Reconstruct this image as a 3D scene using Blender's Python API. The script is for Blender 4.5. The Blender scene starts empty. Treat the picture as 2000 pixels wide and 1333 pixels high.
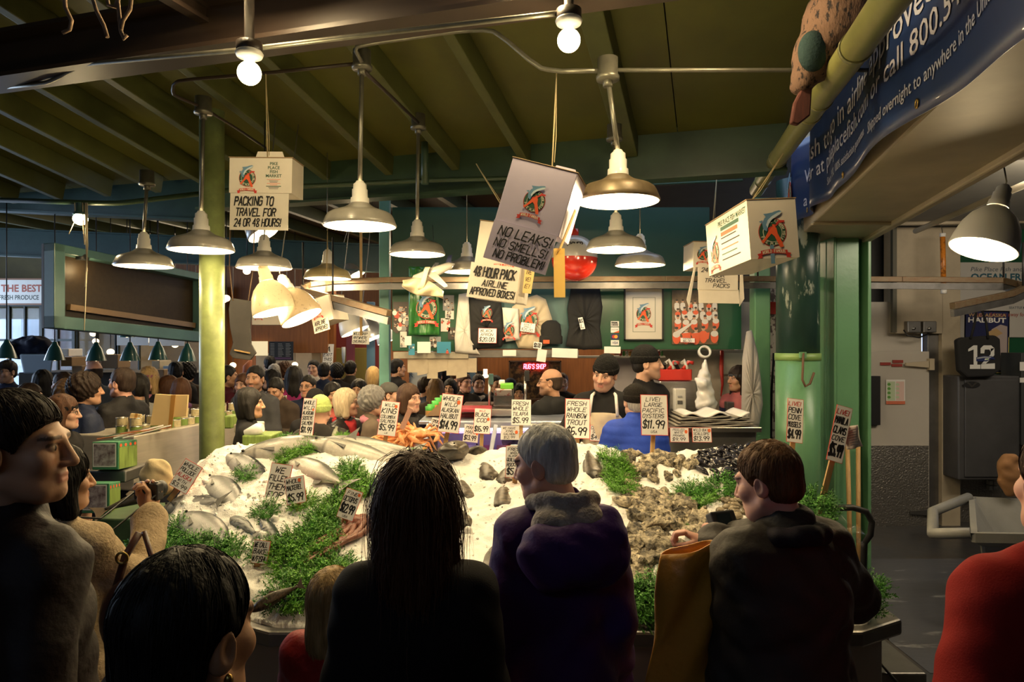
import bpy, math, random
import numpy as np
from mathutils import Vector, Matrix, Euler
R = math.radians
rnd = random.Random(7)
sc = bpy.context.scene
COL = sc.collection
# ---------------------------------------------------------------- camera, world, daylight, exposure
FPX, CH = 1333.3, 1.95
cam = bpy.data.cameras.new('camera'); cam.lens = 24; cam.sensor_width = 36; cam.clip_start = .05
camo = bpy.data.objects.new('camera', cam); COL.objects.link(camo)
camo.location = (0, 0, CH); camo.rotation_euler = (R(90), 0, 0); sc.camera = camo
sc.view_settings.view_transform = 'Standard'; sc.view_settings.look = 'None'
sc.view_settings.gamma = 1; sc.view_settings.exposure = 0.0
w = bpy.data.worlds.new('dusk_sky'); sc.world = w; w.use_nodes = True
w.node_tree.nodes['Background'].inputs[0].default_value = (.55, .72, 1, 1)
w.node_tree.nodes['Background'].inputs[1].default_value = 2.2
def area(name, loc, target, sx, sy, power, col):
    l = bpy.data.lights.new(name, 'AREA'); l.shape = 'RECTANGLE'; l.size = sx; l.size_y = sy
    l.energy = power; l.color = col
    o = bpy.data.objects.new(name, l); COL.objects.link(o); o.location = loc
    o.rotation_euler = (Vector(target) - Vector(loc)).to_track_quat('-Z', 'Y').to_euler()
    return o
# daylight that comes in through the tall windows and the open side of the hall on the left
area('window_daylight', (-10.6, 9.5, 2.2), (-5, 7.5, 1.3), 4.5, 1.6, 210, (.62, .78, 1))
area('hall_lights', (-3.6, 11.2, 3.3), (-3.6, 10, 0), 5, 2, 165, (1, .78, .5))
area('stall_lights', (.6, 9.6, 3.2), (.6, 8.8, 0), 4, 1.2, 75, (1, .74, .45))
area('cold_room_light', (4.3, 4.4, 3.0), (4.3, 6.6, .8), 2, .6, 48, (1, .84, .62))

def P(px, py, d):
    'the point of the place that the photograph shows at this pixel, d metres away'
    return Vector(((px - 1000) / FPX * d, d, CH - (py - 666.5) / FPX * d))
def mpp(d): return d / FPX
def lin(c):
    if isinstance(c, str):
        c = [int(c[i:i + 2], 16) / 255 for i in (0, 2, 4)]
        return tuple(x / 12.92 if x <= .04045 else ((x + .055) / 1.055) ** 2.4 for x in c)
    return tuple(c)
# ---------------------------------------------------------------- materials
MATS = {}
def mat(name, col=(.5, .5, .5), rough=.6, metal=0., nz=None, bump=None, emit=None, objcol=False, attr=None, spec=.5,
        trans=0., alpha=1., col2=None, stretch=None, sss=0., coat=0., pattern='noise', rand=0., thin=0.):
    if name in MATS: return MATS[name]
    m = bpy.data.materials.new(name); m.use_nodes = True; MATS[name] = m
    nt = m.node_tree; N = nt.nodes; L = nt.links; b = N['Principled BSDF']
    col = lin(col)
    b.inputs['Base Color'].default_value = (*col, 1); b.inputs['Roughness'].default_value = rough
    b.inputs['Metallic'].default_value = metal; b.inputs['Specular IOR Level'].default_value = spec
    b.inputs['Transmission Weight'].default_value = trans; b.inputs['Alpha'].default_value = alpha
    b.inputs['Coat Weight'].default_value = coat
    if sss:
        b.inputs['Subsurface Weight'].default_value = sss; b.inputs['Subsurface Radius'].default_value = (.02, .02, .02)
    tc = N.new('ShaderNodeTexCoord'); src = None
    mp = N.new('ShaderNodeMapping'); L.new(tc.outputs['Object'], mp.inputs[0])
    if stretch: mp.inputs['Scale'].default_value = stretch
    if objcol:
        oi = N.new('ShaderNodeObjectInfo'); src = oi.outputs['Color']
    if attr:
        a = N.new('ShaderNodeAttribute'); a.attribute_name = attr
        if src is not None:
            mx = N.new('ShaderNodeMix'); mx.data_type = 'RGBA'; mx.blend_type = 'MULTIPLY'; mx.inputs[0].default_value = 1
            L.new(src, mx.inputs[6]); L.new(a.outputs['Color'], mx.inputs[7]); src = mx.outputs[2]
        else: src = a.outputs['Color']
    if nz:
        if pattern == 'voronoi':
            t = N.new('ShaderNodeTexVoronoi'); t.inputs['Scale'].default_value = nz[0]; fac = t.outputs['Distance']
        else:
            t = N.new('ShaderNodeTexNoise'); t.inputs['Scale'].default_value = nz[0]; t.inputs['Detail'].default_value = 6
            t.inputs['Roughness'].default_value = .62; fac = t.outputs['Fac']
        L.new(mp.outputs[0], t.inputs['Vector'])
        mr = N.new('ShaderNodeMapRange'); L.new(fac, mr.inputs[0])
        mr.inputs[1].default_value = nz[2] if len(nz) > 2 else .3; mr.inputs[2].default_value = nz[3] if len(nz) > 3 else .7
        mx = N.new('ShaderNodeMix'); mx.data_type = 'RGBA'; L.new(mr.outputs[0], mx.inputs[0])
        if src is not None:
            mx.blend_type = 'MULTIPLY'; mx.inputs[7].default_value = (1 - nz[1],) * 3 + (1,)
            L.new(src, mx.inputs[6])
        else:
            c2 = lin(col2) if col2 else tuple(c * (1 - nz[1]) for c in col)
            mx.inputs[6].default_value = (*col, 1); mx.inputs[7].default_value = (*c2, 1)
        src = mx.outputs[2]
    if rand and src is not None:  # every copy a little lighter or darker
        oi = N.new('ShaderNodeObjectInfo'); mr = N.new('ShaderNodeMapRange'); L.new(oi.outputs['Random'], mr.inputs[0]); mr.inputs[3].default_value = 1 - rand; mr.inputs[4].default_value = 1 + rand * .6
        mx = N.new('ShaderNodeMix'); mx.data_type = 'RGBA'; mx.blend_type = 'MULTIPLY'; mx.inputs[0].default_value = 1; L.new(src, mx.inputs[6]); L.new(mr.outputs[0], mx.inputs[7]); src = mx.outputs[2]
    if src is not None: L.new(src, b.inputs['Base Color'])
    if thin:  # thin paper lets light through
        tr = N.new('ShaderNodeBsdfTranslucent'); tr.inputs[0].default_value = (*col, 1); ms = N.new('ShaderNodeMixShader'); ms.inputs[0].default_value = thin
        L.new(b.outputs[0], ms.inputs[1]); L.new(tr.outputs[0], ms.inputs[2]); L.new(ms.outputs[0], N['Material Output'].inputs[0])
    if bump:
        t = N.new('ShaderNodeTexNoise'); t.inputs['Scale'].default_value = bump[0]; t.inputs['Detail'].default_value = 5
        L.new(mp.outputs[0], t.inputs['Vector'])
        bp = N.new('ShaderNodeBump'); bp.inputs['Strength'].default_value = bump[1]
        bp.inputs['Distance'].default_value = bump[2] if len(bump) > 2 else .01
        L.new(t.outputs['Fac'], bp.inputs['Height']); L.new(bp.outputs[0], b.inputs['Normal'])
    if emit:
        b.inputs['Emission Color'].default_value = (*lin(emit[0]), 1); b.inputs['Emission Strength'].default_value = emit[1]
    return m
# ---------------------------------------------------------------- mesh building
class MB:
    def __init__(s): s.v = []; s.f = []; s.m = []; s.sm = []; s.cols = None
    def add(s, vs, fs, mi=0, smooth=False):
        o = len(s.v); s.v.extend([tuple(p) for p in vs]); s.f.extend([tuple(i + o for i in f) for f in fs])
        s.m.extend([mi] * len(fs)); s.sm.extend([smooth] * len(fs)); return s
    def box(s, c, sz, M=None, mi=0):
        c = Vector(c); h = Vector(sz) / 2
        vs = [Vector((x * h.x, y * h.y, z * h.z)) for x in (-1, 1) for y in (-1, 1) for z in (-1, 1)]
        if M is not None: vs = [M @ p for p in vs]
        return s.add([c + p for p in vs], [(0, 1, 3, 2), (4, 6, 7, 5), (0, 4, 5, 1), (2, 3, 7, 6), (0, 2, 6, 4), (1, 5, 7, 3)], mi)
    def hexa(s, a, mi=0):
        'eight corners: bottom ring then top ring'
        return s.add(a, [(3, 2, 1, 0), (4, 5, 6, 7), (0, 1, 5, 4), (1, 2, 6, 5), (2, 3, 7, 6), (3, 0, 4, 7)], mi)
    def beam(s, a, b, w, h, mi=0, up=(0, 0, 1)):
        a = Vector(a); b = Vector(b); d = (b - a).normalized(); x = d.cross(Vector(up)).normalized(); z = x.cross(d)
        x = x * w / 2; z = z * h / 2
        return s.hexa([a - x - z, a + x - z, b + x - z, b - x - z, a - x + z, a + x + z, b + x + z, b - x + z], mi)
    def tube(s, pts, r, seg=8, mi=0, caps=True, smooth=True):
        pts = [Vector(p) for p in pts]; n = len(pts); rs = list(r) if hasattr(r, '__len__') else [r] * n
        vs = []; fs = []; x = None
        for i, p in enumerate(pts):
            t = (pts[min(i + 1, n - 1)] - pts[max(i - 1, 0)]).normalized()
            if x is None: x = t.orthogonal().normalized()
            else:
                x = x - t * x.dot(t)
                x = x.normalized() if x.length > 1e-6 else t.orthogonal().normalized()
            y = t.cross(x)
            vs += [p + (x * math.cos(2 * math.pi * k / seg) + y * math.sin(2 * math.pi * k / seg)) * rs[i] for k in range(seg)]
        for i in range(n - 1):
            for k in range(seg):
                k2 = (k + 1) % seg; fs.append((i * seg + k, i * seg + k2, (i + 1) * seg + k2, (i + 1) * seg + k))
        s.add(vs, fs, mi, smooth)
        if caps:
            o = len(s.v) - len(vs)
            for f in (tuple(range(seg))[::-1], tuple(range((n - 1) * seg, n * seg))):
                s.f.append(tuple(i + o for i in f)); s.m.append(mi); s.sm.append(False)
        return s
    def lathe(s, prof, seg=24, M=None, mi=0, smooth=True, close=False):
        n = len(prof); vs = []; fs = []
        for r, z in prof:
            for k in range(seg):
                a = 2 * math.pi * k / seg; p = Vector((r * math.cos(a), r * math.sin(a), z)); vs.append(M @ p if M else p)
        for i in range(n - 1 + (1 if close else 0)):
            j = (i + 1) % n
            for k in range(seg):
                k2 = (k + 1) % seg; fs.append((i * seg + k, i * seg + k2, j * seg + k2, j * seg + k))
        return s.add(vs, fs, mi, smooth)
    def ball(s, c, r, seg=16, rings=10, M=None, mi=0):
        r = r if hasattr(r, '__len__') else (r, r, r); c = Vector(c); vs = []; fs = []
        for i in range(rings + 1):
            t = math.pi * i / rings
            for k in range(seg):
                a = 2 * math.pi * k / seg
                p = Vector((r[0] * math.sin(t) * math.cos(a), r[1] * math.sin(t) * math.sin(a), -r[2] * math.cos(t)))
                vs.append(c + (M @ p if M else p))
        for i in range(rings):
            for k in range(seg):
                k2 = (k + 1) % seg; fs.append((i * seg + k, i * seg + k2, (i + 1) * seg + k2, (i + 1) * seg + k))
        return s.add(vs, fs, mi, True)
    def poly(s, pts, mi=0): return s.add(pts, [tuple(range(len(pts)))], mi)
    def prism(s, pts, thick, mi=0):
        'pts: a closed flat outline; thick: a vector'
        pts = [Vector(p) for p in pts]; t = Vector(thick); n = len(pts)
        return s.add(pts + [p + t for p in pts], [tuple(range(n))[::-1], tuple(range(n, 2 * n))] + [(i, (i + 1) % n, n + (i + 1) % n, n + i) for i in range(n)], mi)
    def grid(s, f, nu, nv, mi=0, smooth=True):
        vs = [f(i / nu, j / nv) for j in range(nv + 1) for i in range(nu + 1)]
        fs = [(j * (nu + 1) + i, j * (nu + 1) + i + 1, (j + 1) * (nu + 1) + i + 1, (j + 1) * (nu + 1) + i) for j in range(nv) for i in range(nu)]
        return s.add(vs, fs, mi, smooth)
    def mesh(s, name, mats, inv=None):
        me = bpy.data.meshes.new(name)
        vs = s.v if inv is None else [tuple(inv @ Vector(p)) for p in s.v]
        me.from_pydata(vs, [], s.f)
        for m in (mats if isinstance(mats, (list, tuple)) else [mats]): me.materials.append(m)
        me.polygons.foreach_set('material_index', s.m); me.polygons.foreach_set('use_smooth', s.sm)
        if s.cols is not None:
            a = me.color_attributes.new('tint', 'FLOAT_COLOR', 'POINT'); a.data.foreach_set('color', np.asarray(s.cols, dtype=np.float32).ravel())
        me.update(); return me
    def build(s, name, mats, parent=None, local=False, bevel=0, solid=0, sub=0, color=None):
        inv = None
        if parent is not None and not local: inv = parent.matrix_basis.inverted()
        if parent is not None and parent.parent is not None and not local: inv = (parent.parent.matrix_basis @ parent.matrix_basis).inverted()
        return link(name, s.mesh(name, mats, inv), parent, bevel, solid, sub, color)
def link(name, me, parent=None, bevel=0, solid=0, sub=0, color=None):
    o = bpy.data.objects.new(name, me); COL.objects.link(o)
    if parent is not None: o.parent = parent
    if solid:
        md = o.modifiers.new('thickness', 'SOLIDIFY'); md.thickness = solid; md.offset = 0
    if bevel:
        md = o.modifiers.new('bevel', 'BEVEL'); md.width = bevel; md.segments = 2; md.limit_method = 'ANGLE'
    if sub:
        md = o.modifiers.new('subdivision', 'SUBSURF'); md.levels = sub; md.render_levels = sub
    if color is not None: o.color = (*lin(color), 1)
    return o
def tag(o, label=None, cat=None, group=None, kind=None):
    if label: o['label'] = label
    if cat: o['category'] = cat
    if group: o['group'] = group
    if kind: o['kind'] = kind
    return o
def thing(name, label, cat, loc=(0, 0, 0), rot=(0, 0, 0), scale=1, group=None):
    o = bpy.data.objects.new(name, None); o.empty_display_size = .05; COL.objects.link(o)
    o.location = loc; o.rotation_euler = rot; o.scale = (scale,) * 3
    o.matrix_basis = Matrix.LocRotScale(Vector(loc), Euler(rot), Vector((scale,) * 3))
    return tag(o, label, cat, group)
def struct(o): o['kind'] = 'structure'; return o
def kids(o): return [c for c in COL.objects if c.parent == o]
def copy_tree(o, parent=None, ch=None):
    c = o.copy(); COL.objects.link(c)
    if parent is not None: c.parent = parent
    for k in (ch if ch is not None else kids(o)): copy_tree(k, c)
    return c
class Flat:
    'a flat patch in space: origin at its top left, u to the right, v down, n towards the reader'
    def __init__(s, o, u, v): s.o = Vector(o); s.u = Vector(u).normalized(); s.v = Vector(v).normalized(); s.n = s.v.cross(s.u).normalized()
    def __call__(s, x, y, lift=0): return s.o + s.u * x + s.v * y + s.n * lift
def facing(px, py, d, w, h, roll=0, yaw=0, tilt=0):
    'a flat patch of w x h metres centred on a pixel at distance d; yaw turns it about the vertical, tilt leans it back'
    M = Euler((R(tilt), R(roll), R(yaw)), 'YXZ').to_matrix()
    u = M @ Vector((1, 0, 0)); v = M @ Vector((0, 0, -1)); c = P(px, py, d)
    return Flat(c - u * w / 2 - v * h / 2, u, v)
GL = {'A': '002640 1232', 'B': '00063645340333423000', 'C': '4536160501103041', 'D': '00062645412000', 'E': '46060040 0333', 'F': '460600 0333',
 'G': '45361605011030414323', 'H': '0006 4640 0343', 'I': '2620', 'J': '4641301001', 'K': '0006 460340', 'L': '060040', 'M': '0006234640', 'N': '00064046',
 'O': '160501103041453616', 'P': '00063645443303', 'Q': '160501103041453616 2240', 'R': '00063645443303 2340', 'S': '453616050413334241301001',
 'T': '0646 2620', 'U': '060110304146', 'V': '062046', 'W': '0610243046', 'X': '0046 0640', 'Y': '062346 2320', 'Z': '06460040', '0': '160501103041453616',
 '1': '152620', '2': '05163645440040', '3': '0516364534234241301001', '4': '3630 360242', '5': '460604334241301001', '6': '3616050110304142331302',
 '7': '064610', '8': '231405163645342312011030413223', '9': '453616050413334445 4530', '$': '453616050413334241301001 2720', '!': '2622 2120',
 '.': '2021', ',': '2110', "'": '2625', '-': '1333', '/': '0046', '#': '1016 3036 0242 0444', ':': '2021 2425', '?': '0516364523 2120', '&': '40051636450110304 3'.replace(' ', '')}
def twidth(t): return sum(.55 if c in " I1!.,'" else 1 for c in t) * 5.4 - 1.2
def hand_text(mb, fl, text, x, y, h, wd=None, mi=0, slant=.2, jit=.25, bold=.13, lift=.0008, rr=rnd, fn=None):
    'marker lettering: strokes on a flat patch; x, y = left end of the base line; wd = width to fit'
    k = h / 6; sx = k if wd is None else wd / max(twidth(text), 1); cx = 0
    fn = fn or (lambda a, b: fl(x + a, y - b, lift))
    for ch in text:
        g = GL.get(ch.upper())
        if g:
            off = -1.4 if ch in "I1!.,'" else 0
            dy = rr.uniform(-jit, jit)
            for st in g.split():
                pts = [((int(st[i]) + off + cx + rr.uniform(-jit, jit) * .5 + slant * int(st[i + 1])) * sx, (int(st[i + 1]) + dy + rr.uniform(-jit, jit) * .5) * k) for i in range(0, len(st) - 1, 2)]
                b = bold * h / 2
                for (x0, y0), (x1, y1) in zip(pts, pts[1:]):
                    l = math.hypot(x1 - x0, y1 - y0) or 1e-6; tx, ty = (x1 - x0) / l * b, (y1 - y0) / l * b
                    q = [(x0 - tx * .7 - ty, y0 - ty * .7 + tx), (x0 - tx * .7 + ty, y0 - ty * .7 - tx), (x1 + tx * .7 + ty, y1 + ty * .7 - tx), (x1 + tx * .7 - ty, y1 + ty * .7 + tx)]
                    mb.poly([fn(a, c) for a, c in q], mi)
        cx += (.55 if ch in " I1!.,'" else 1) * 5.4
    return cx * sx
FONTC = {}
def font_shape(text, bold=0.):
    key = (text, bold)
    if key not in FONTC:
        c = bpy.data.curves.new('lettering', 'FONT'); c.body = text; c.size = 1; c.resolution_u = 2; c.fill_mode = 'FRONT' if hasattr(c, 'fill_mode') else None
        c.offset = bold
        o = bpy.data.objects.new('lettering', c); me = bpy.data.meshes.new_from_object(o)
        vs = [tuple(v.co) for v in me.vertices]; fs = [tuple(p.vertices) for p in me.polygons]
        bpy.data.objects.remove(o); bpy.data.meshes.remove(me); bpy.data.curves.remove(c); FONTC[key] = (vs, fs)
    return FONTC[key]
def print_text(mb, fl, text, x, y, h, wd=None, mi=0, bold=0., lift=.0008, align='l', fn=None, shear=0.):
    'printed lettering; h = capital height, x,y = left end of base line'
    vs, fs = font_shape(text, bold)
    if not vs: return 0
    x0 = min(v[0] for v in vs); x1 = max(v[0] for v in vs); k = h / .7; sx = k if wd is None else wd / (x1 - x0)
    if align == 'c': x = x - (x1 - x0) * sx / 2
    fn = fn or (lambda a, b: fl(x + a, y - b, lift))
    mb.add([fn((v[0] - x0 + shear * v[1]) * sx, v[1] * k) for v in vs], fs, mi); return (x1 - x0) * sx
# colours used in many places
BLACKINK = mat('black_ink', (.012, .011, .012), .7)
REDINK = mat('red_ink', (.5, .03, .02), .6)
WHITEP = mat('white_card', (.82, .8, .76), .55, nz=(8, .08))
CREAM = mat('cream_print', (.75, .68, .5), .6)
LGREEN = mat('dark_green_print', (.015, .07, .035), .6)
LORANGE = mat('orange_print', (.72, .1, .025), .6)
LBLUE = mat('fish_blue_print', (.12, .24, .36), .5)
LLIGHT = mat('fish_pale_print', (.5, .58, .62), .5)
LOGOM = [LGREEN, CREAM, LORANGE, LBLUE, LLIGHT, REDINK, BLACKINK]
def logo(mb, fl, cx, cy, r, mo=0, words=True, ribbon=True, lift=.001):
    'round fish stall emblem: ring with lettering, fisherman in orange, leaping fish and a ribbon'
    def q(x, y, l): return fl(cx + x * r, cy - y * r, lift + l * .0006)
    def disc(rr, l, mi): mb.poly([q(rr * math.cos(2 * math.pi * k / 36), rr * math.sin(2 * math.pi * k / 36), l) for k in range(36)][::-1], mo + mi)
    for rr, l, mi in ((1, 0, 5), (.95, 1, 0), (.69, 2, 1), (.65, 3, 0)): disc(rr, l, mi)
    if words:
        t = 'PIKE PLACE FISH MARKET'
        for i, ch in enumerate(t):
            a = R(205 + 230 * i / (len(t) - 1))
            ca, sa = math.cos(a), math.sin(a)
            def fn(x, y, ca=ca, sa=sa):
                tx, ty = -sa, ca
                return q(ca * (.9 - y) + tx * (x - .06), sa * (.9 - y) + ty * (x - .06), 4)
            hand_text(mb, fl, ch, 0, 0, .17, .11, mo + 1, 0, 0, .2, fn=fn)
    def pg(pts, l, mi): mb.poly([q(x, y, l) for x, y in pts], mo + mi)
    pg([(-.3, .3), (-.05, .42), (.25, .3), (.3, .1), (.0, -.05), (-.3, .05)], 4, 5)
    pg([(-.1, .3), (.1, .42), (.28, .28), (.34, -.1), (.62, -.72), (.72, -1.02), (.46, -1.08), (.3, -.72), (.1, -.28), (-.1, -.1), (-.48, -.5), (-.72, -.78), (-.86, -.62), (-.62, -.42), (-.3, .08)], 5, 2)
    pg([(.22, .36), (.5, .62), (.86, .66), (.88, .8), (.5, .82), (.14, .52)], 5, 5)
    pg([(.02, .36), (.2, .36), (.24, .55), (.12, .66), (-.02, .56)], 5, 2)
    pg([(-.04, .55), (.28, .55), (.2, .72), (.02, .72)], 6, 0)
    top = [(-.66, .2), (-.72, .62), (-.55, .95), (-.2, 1.25), (.2, 1.42), (.55, 1.5), (.72, 1.42)]
    bot = [(.6, 1.22), (.3, 1.06), (.0, .88), (-.22, .62), (-.35, .3), (-.4, .05)]
    pg(top + bot, 7, 3)
    pg([(.72, 1.42), (.6, 1.22), (.3, 1.06), (.0, .88), (-.22, .62), (-.35, .3), (-.45, .5), (-.3, .85), (.0, 1.1), (.4, 1.32)], 8, 4)
    pg([(-.42, 1.06), (-.6, 1.28), (-.3, 1.3), (.05, 1.36)], 7, 3)
    pg([(-.72, .62), (-.95, .75), (-.66, .85)], 7, 3)
    if ribbon:
        def arc(x): return -1.42 + .12 * (1 - x * x)
        xs = [-.95 + .1 * i for i in range(20)]
        pg([(-1.2, -1.48), (-.85, -1.4), (-.85, -1.75), (-1.2, -1.82), (-1.1, -1.64)], 4, 5)
        pg([(1.2, -1.48), (.85, -1.4), (.85, -1.75), (1.2, -1.82), (1.1, -1.64)], 4, 5)
        pg([(x, arc(x) + .14) for x in xs] + [(x, arc(x) - .17) for x in xs[::-1]], 5, 5)
        for i, ch in enumerate('WORLD FAMOUS'):
            x0 = -.82 + 1.64 * i / 12
            hand_text(mb, fl, ch, 0, 0, .2, .1, mo + 1, 0, 0, .18, fn=lambda x, y, x0=x0: q(x0 + x, arc(x0) - .11 + y, 6))
# ---------------------------------------------------------------- the setting
OLIVE = mat('olive_painted_board', (.115, .115, .018), .5, nz=(1.3, .3), bump=(60, .15, .002))
BEAMG = mat('olive_painted_timber', (.095, .105, .026), .5, nz=(3, .35), bump=(30, .2, .003))
BEAMD = mat('dark_brown_steel', (.035, .022, .015), .45, nz=(3, .3))
GIRD = mat('green_painted_steel', (.045, .085, .045), .4, nz=(4, .3), bump=(25, .15, .003))
TEAL = mat('teal_painted_steel', (.05, .115, .11), .4, nz=(4, .3), bump=(25, .15, .003))
PIPEM = mat('galvanised_conduit', (.2, .19, .15), .4, .6, nz=(20, .3))
RUSTY = mat('worn_rail_steel', (.13, .1, .06), .5, .55, nz=(14, .75, .35, .68), col2=(.11, .06, .03), stretch=(1, 3, 3))
CREAMW = mat('cream_painted_wall', (.5, .42, .3), .55, nz=(2.5, .3), bump=(20, .1, .003))
WHITEW = mat('white_cold_room_panel', (.52, .48, .42), .4, nz=(1.5, .12))
DARKW = mat('dark_wall', (.03, .024, .018), .8, nz=(1, .4))
WOODW = mat('orange_wood_boards', (.36, .13, .035), .5, nz=(5, .4), stretch=(6, 6, .4))
COLG = mat('green_painted_column', (.13, .3, .15), .32, nz=(1.2, .2), bump=(22, .25, .004))
COLY = mat('yellow_green_column', (.3, .36, .13), .38, nz=(5, .35, .35, .6), bump=(30, .25, .004))
COLD = mat('chipped_dark_green_paint', (.022, .055, .045), .3, nz=(9, .9, .6, .65), col2=(.36, .4, .34), stretch=(1, 1, .35), bump=(30, .3, .004))
GREENB = mat('green_painted_board', (.014, .085, .04), .35, nz=(2, .25))
GREENK = mat('blue_green_board', (.05, .14, .14), .4, nz=(3, .2))
STEEL = mat('stainless_steel', (.55, .53, .5), .3, 1., nz=(6, .25), stretch=(.3, 4, 4))
STEELD = mat('dull_steel', (.3, .29, .28), .4, .9, nz=(5, .3))
BLACK = mat('black_paint', (.01, .01, .011), .5)
mb = MB(); mb.box((0, 5, -.06), (26, 22, .12))
FLOORM = mat('wet_concrete_floor', (.05, .042, .034), .28, nz=(1.2, .5, .35, .6), col2=(.03, .034, .042), bump=(7, .25, .01))
struct(mb.build('floor', FLOORM))
mb = MB(); mb.box((4.0, 5.05, .0015), (3.1, 2.1, .003))
struct(mb.build('floor_worn_patch', mat('worn_blue_grey_paint', (.06, .066, .085), .3, nz=(3.2, .9, .6, .68), col2=(.3, .31, .33), bump=(9, .2, .01), stretch=(.5, 1.6, 1))))
for nm, c, s, m in (('wall_behind_unseen', (0, -5, 2.6), (26, .1, 5.4), DARKW), ('wall_right_unseen', (7.2, 1, 2.6), (.1, 13, 5.4), DARKW),  # unseen walls behind and right, added to keep sky light out
                    ('wall_left_unseen', (-6.4, 0, 2.6), (.1, 10, 5.4), DARKW), ('wall_far', (-1.5, 13.2, 1.9), (15, .1, 3.8), WOODW)):  # left wall is unseen too, added to darken the people in front
    mb = MB(); mb.box(c, s); struct(mb.build(nm, m))
# sloping ceiling of painted boards on joists, running down to the girder
A = Vector((.296, 1, -.2)); A.normalize(); Bv = Vector((1, -.296, 0)).normalized(); EQ = P(1025, 285, 5.6)
CN = A.cross(Bv).normalized(); CN = CN if CN.z > 0 else -CN
def ceil(s, t, h=0): return EQ + Bv * s - A * t + CN * h
mb = MB()
for i in range(-9, 8):
    mb.hexa([ceil(i * 1.22 + .004, -.1, .0), ceil(i * 1.22 + 1.216, -.1), ceil(i * 1.22 + 1.216, 10), ceil(i * 1.22 + .004, 10)] +
            [ceil(i * 1.22 + .004, -.1, .06), ceil(i * 1.22 + 1.216, -.1, .06), ceil(i * 1.22 + 1.216, 10, .06), ceil(i * 1.22 + .004, 10, .06)])
mb.hexa([ceil(-11, -.1, .07), ceil(9, -.1, .07), ceil(9, 10, .07), ceil(-11, 10, .07)] + [ceil(-11, -.1, .13), ceil(9, -.1, .13), ceil(9, 10, .13), ceil(-11, 10, .13)])
struct(mb.build('ceiling', OLIVE))
for k in range(-12, 2):
    s = -.015 + k * .615; wd = .07
    if k == 1: s, wd = .78, .14
    mb = MB(); mb.hexa([ceil(s, 0, -.17), ceil(s + wd, 0, -.17), ceil(s + wd, 9, -.17), ceil(s, 9, -.17), ceil(s, 0, .0), ceil(s + wd, 0, 0), ceil(s + wd, 9, 0), ceil(s, 9, 0)])
    struct(mb.build('ceiling_beam', BEAMG, bevel=.006))
# low flat ceiling beyond the girder with its own joists
mb = MB(); mb.box((-2.5, 10.6, 3.86), (22, 9, .1)); struct(mb.build('ceiling_beyond', mat('dark_ceiling', (.06, .055, .03), .7, nz=(2, .4))))
for k in range(14):
    mb = MB(); a = Vector((-9.5 + k * .75, 6.2, 3.72)); mb.beam(a, a + Vector((1.4, 6.5, 0)), .08, .16); struct(mb.build('ceiling_beam', BEAMG))
# girder at the foot of the slope: web and two flanges
def girder(name, a, b, h, m, fl=.16):
    mb = MB(); a = Vector(a); b = Vector(b); mb.beam(a, b, .03, h)
    for z in (-h / 2, h / 2): mb.beam(a + Vector((0, 0, z)), b + Vector((0, 0, z)), fl, .022)
    return struct(mb.build(name, m))
g0 = EQ + Vector((0, 0, -.16))
girder('ceiling_beam', g0 - Bv * 3.2, g0 + Bv * 2.0, .38, GIRD)
girder('ceiling_beam', P(-60, 372, 7.6), P(400, 392, 7.1), .42, TEAL)
girder('ceiling_beam', P(-80, 470, 9.4), P(800, 508, 9.4), .36, TEAL)
# dark steel beam that crosses near the top of the view
dk = Vector((-.72, 3.2, 3.5)); girder('ceiling_beam', dk - Bv * 5.2 + Vector((0, 0, .02)), dk + Bv * 1.7 + Vector((0, 0, .02)), .24, BEAMD, .2)
girder('ceiling_beam', P(290, -40, 2.9), P(410, 34, 3.5), .07, BEAMD, .06)
# columns
def column(name, px, d, w, y0, m, M2=None): ...
c = P(414, 900, 4.9)
mb = MB(); mb.tube([(c.x, c.y, 0), (c.x, c.y, 3.6)], .085, 28); mb.tube([(c.x, c.y, 0), (c.x, c.y, .04)], .14, 28)
struct(mb.build('column', COLY))
c = P(1558, 700, 5.75)
mb = MB(); mb.tube([(c.x, c.y, 0), (c.x, c.y, P(0, 692, 5.75).z)], .178, 36, 0); mb.tube([(c.x, c.y, P(0, 690, 5.75).z), (c.x, c.y, 3.3)], .172, 36, 1)
mb.tube([(c.x, c.y, P(0, 704, 5.75).z), (c.x, c.y, P(0, 690, 5.75).z)], .184, 36, 2)
struct(mb.build('column_round', [COLG, COLD, mat('green_band', (.2, .33, .1), .4)]))
c = P(1650, 700, 6.0)
mb = MB(); mb.box((c.x - .02, c.y, 1.55), (.3, .02, 3.1)); mb.box((c.x + .14, c.y, 1.55), (.03, .3, 3.1)); mb.box((c.x - .155, c.y, 1.55), (.02, .3, 3.1)); mb.box((c.x - .03, c.y - .06, 1.55), (.2, .1, 3.1))
struct(mb.build('column_steel', COLG, bevel=.006))
c = P(1484, 700, 6.5)
mb = MB(); mb.box((c.x, c.y, 1.65), (.15, .15, 3.3)); struct(mb.build('column_post', COLG, bevel=.01))
c = P(752, 700, 6.75)
mb = MB(); mb.box((c.x, c.y, 1.7), (.1, .1, 3.4)); struct(mb.build('column_post_teal', mat('teal_post', (.14, .34, .3), .4, nz=(4, .2)), bevel=.008))
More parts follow.
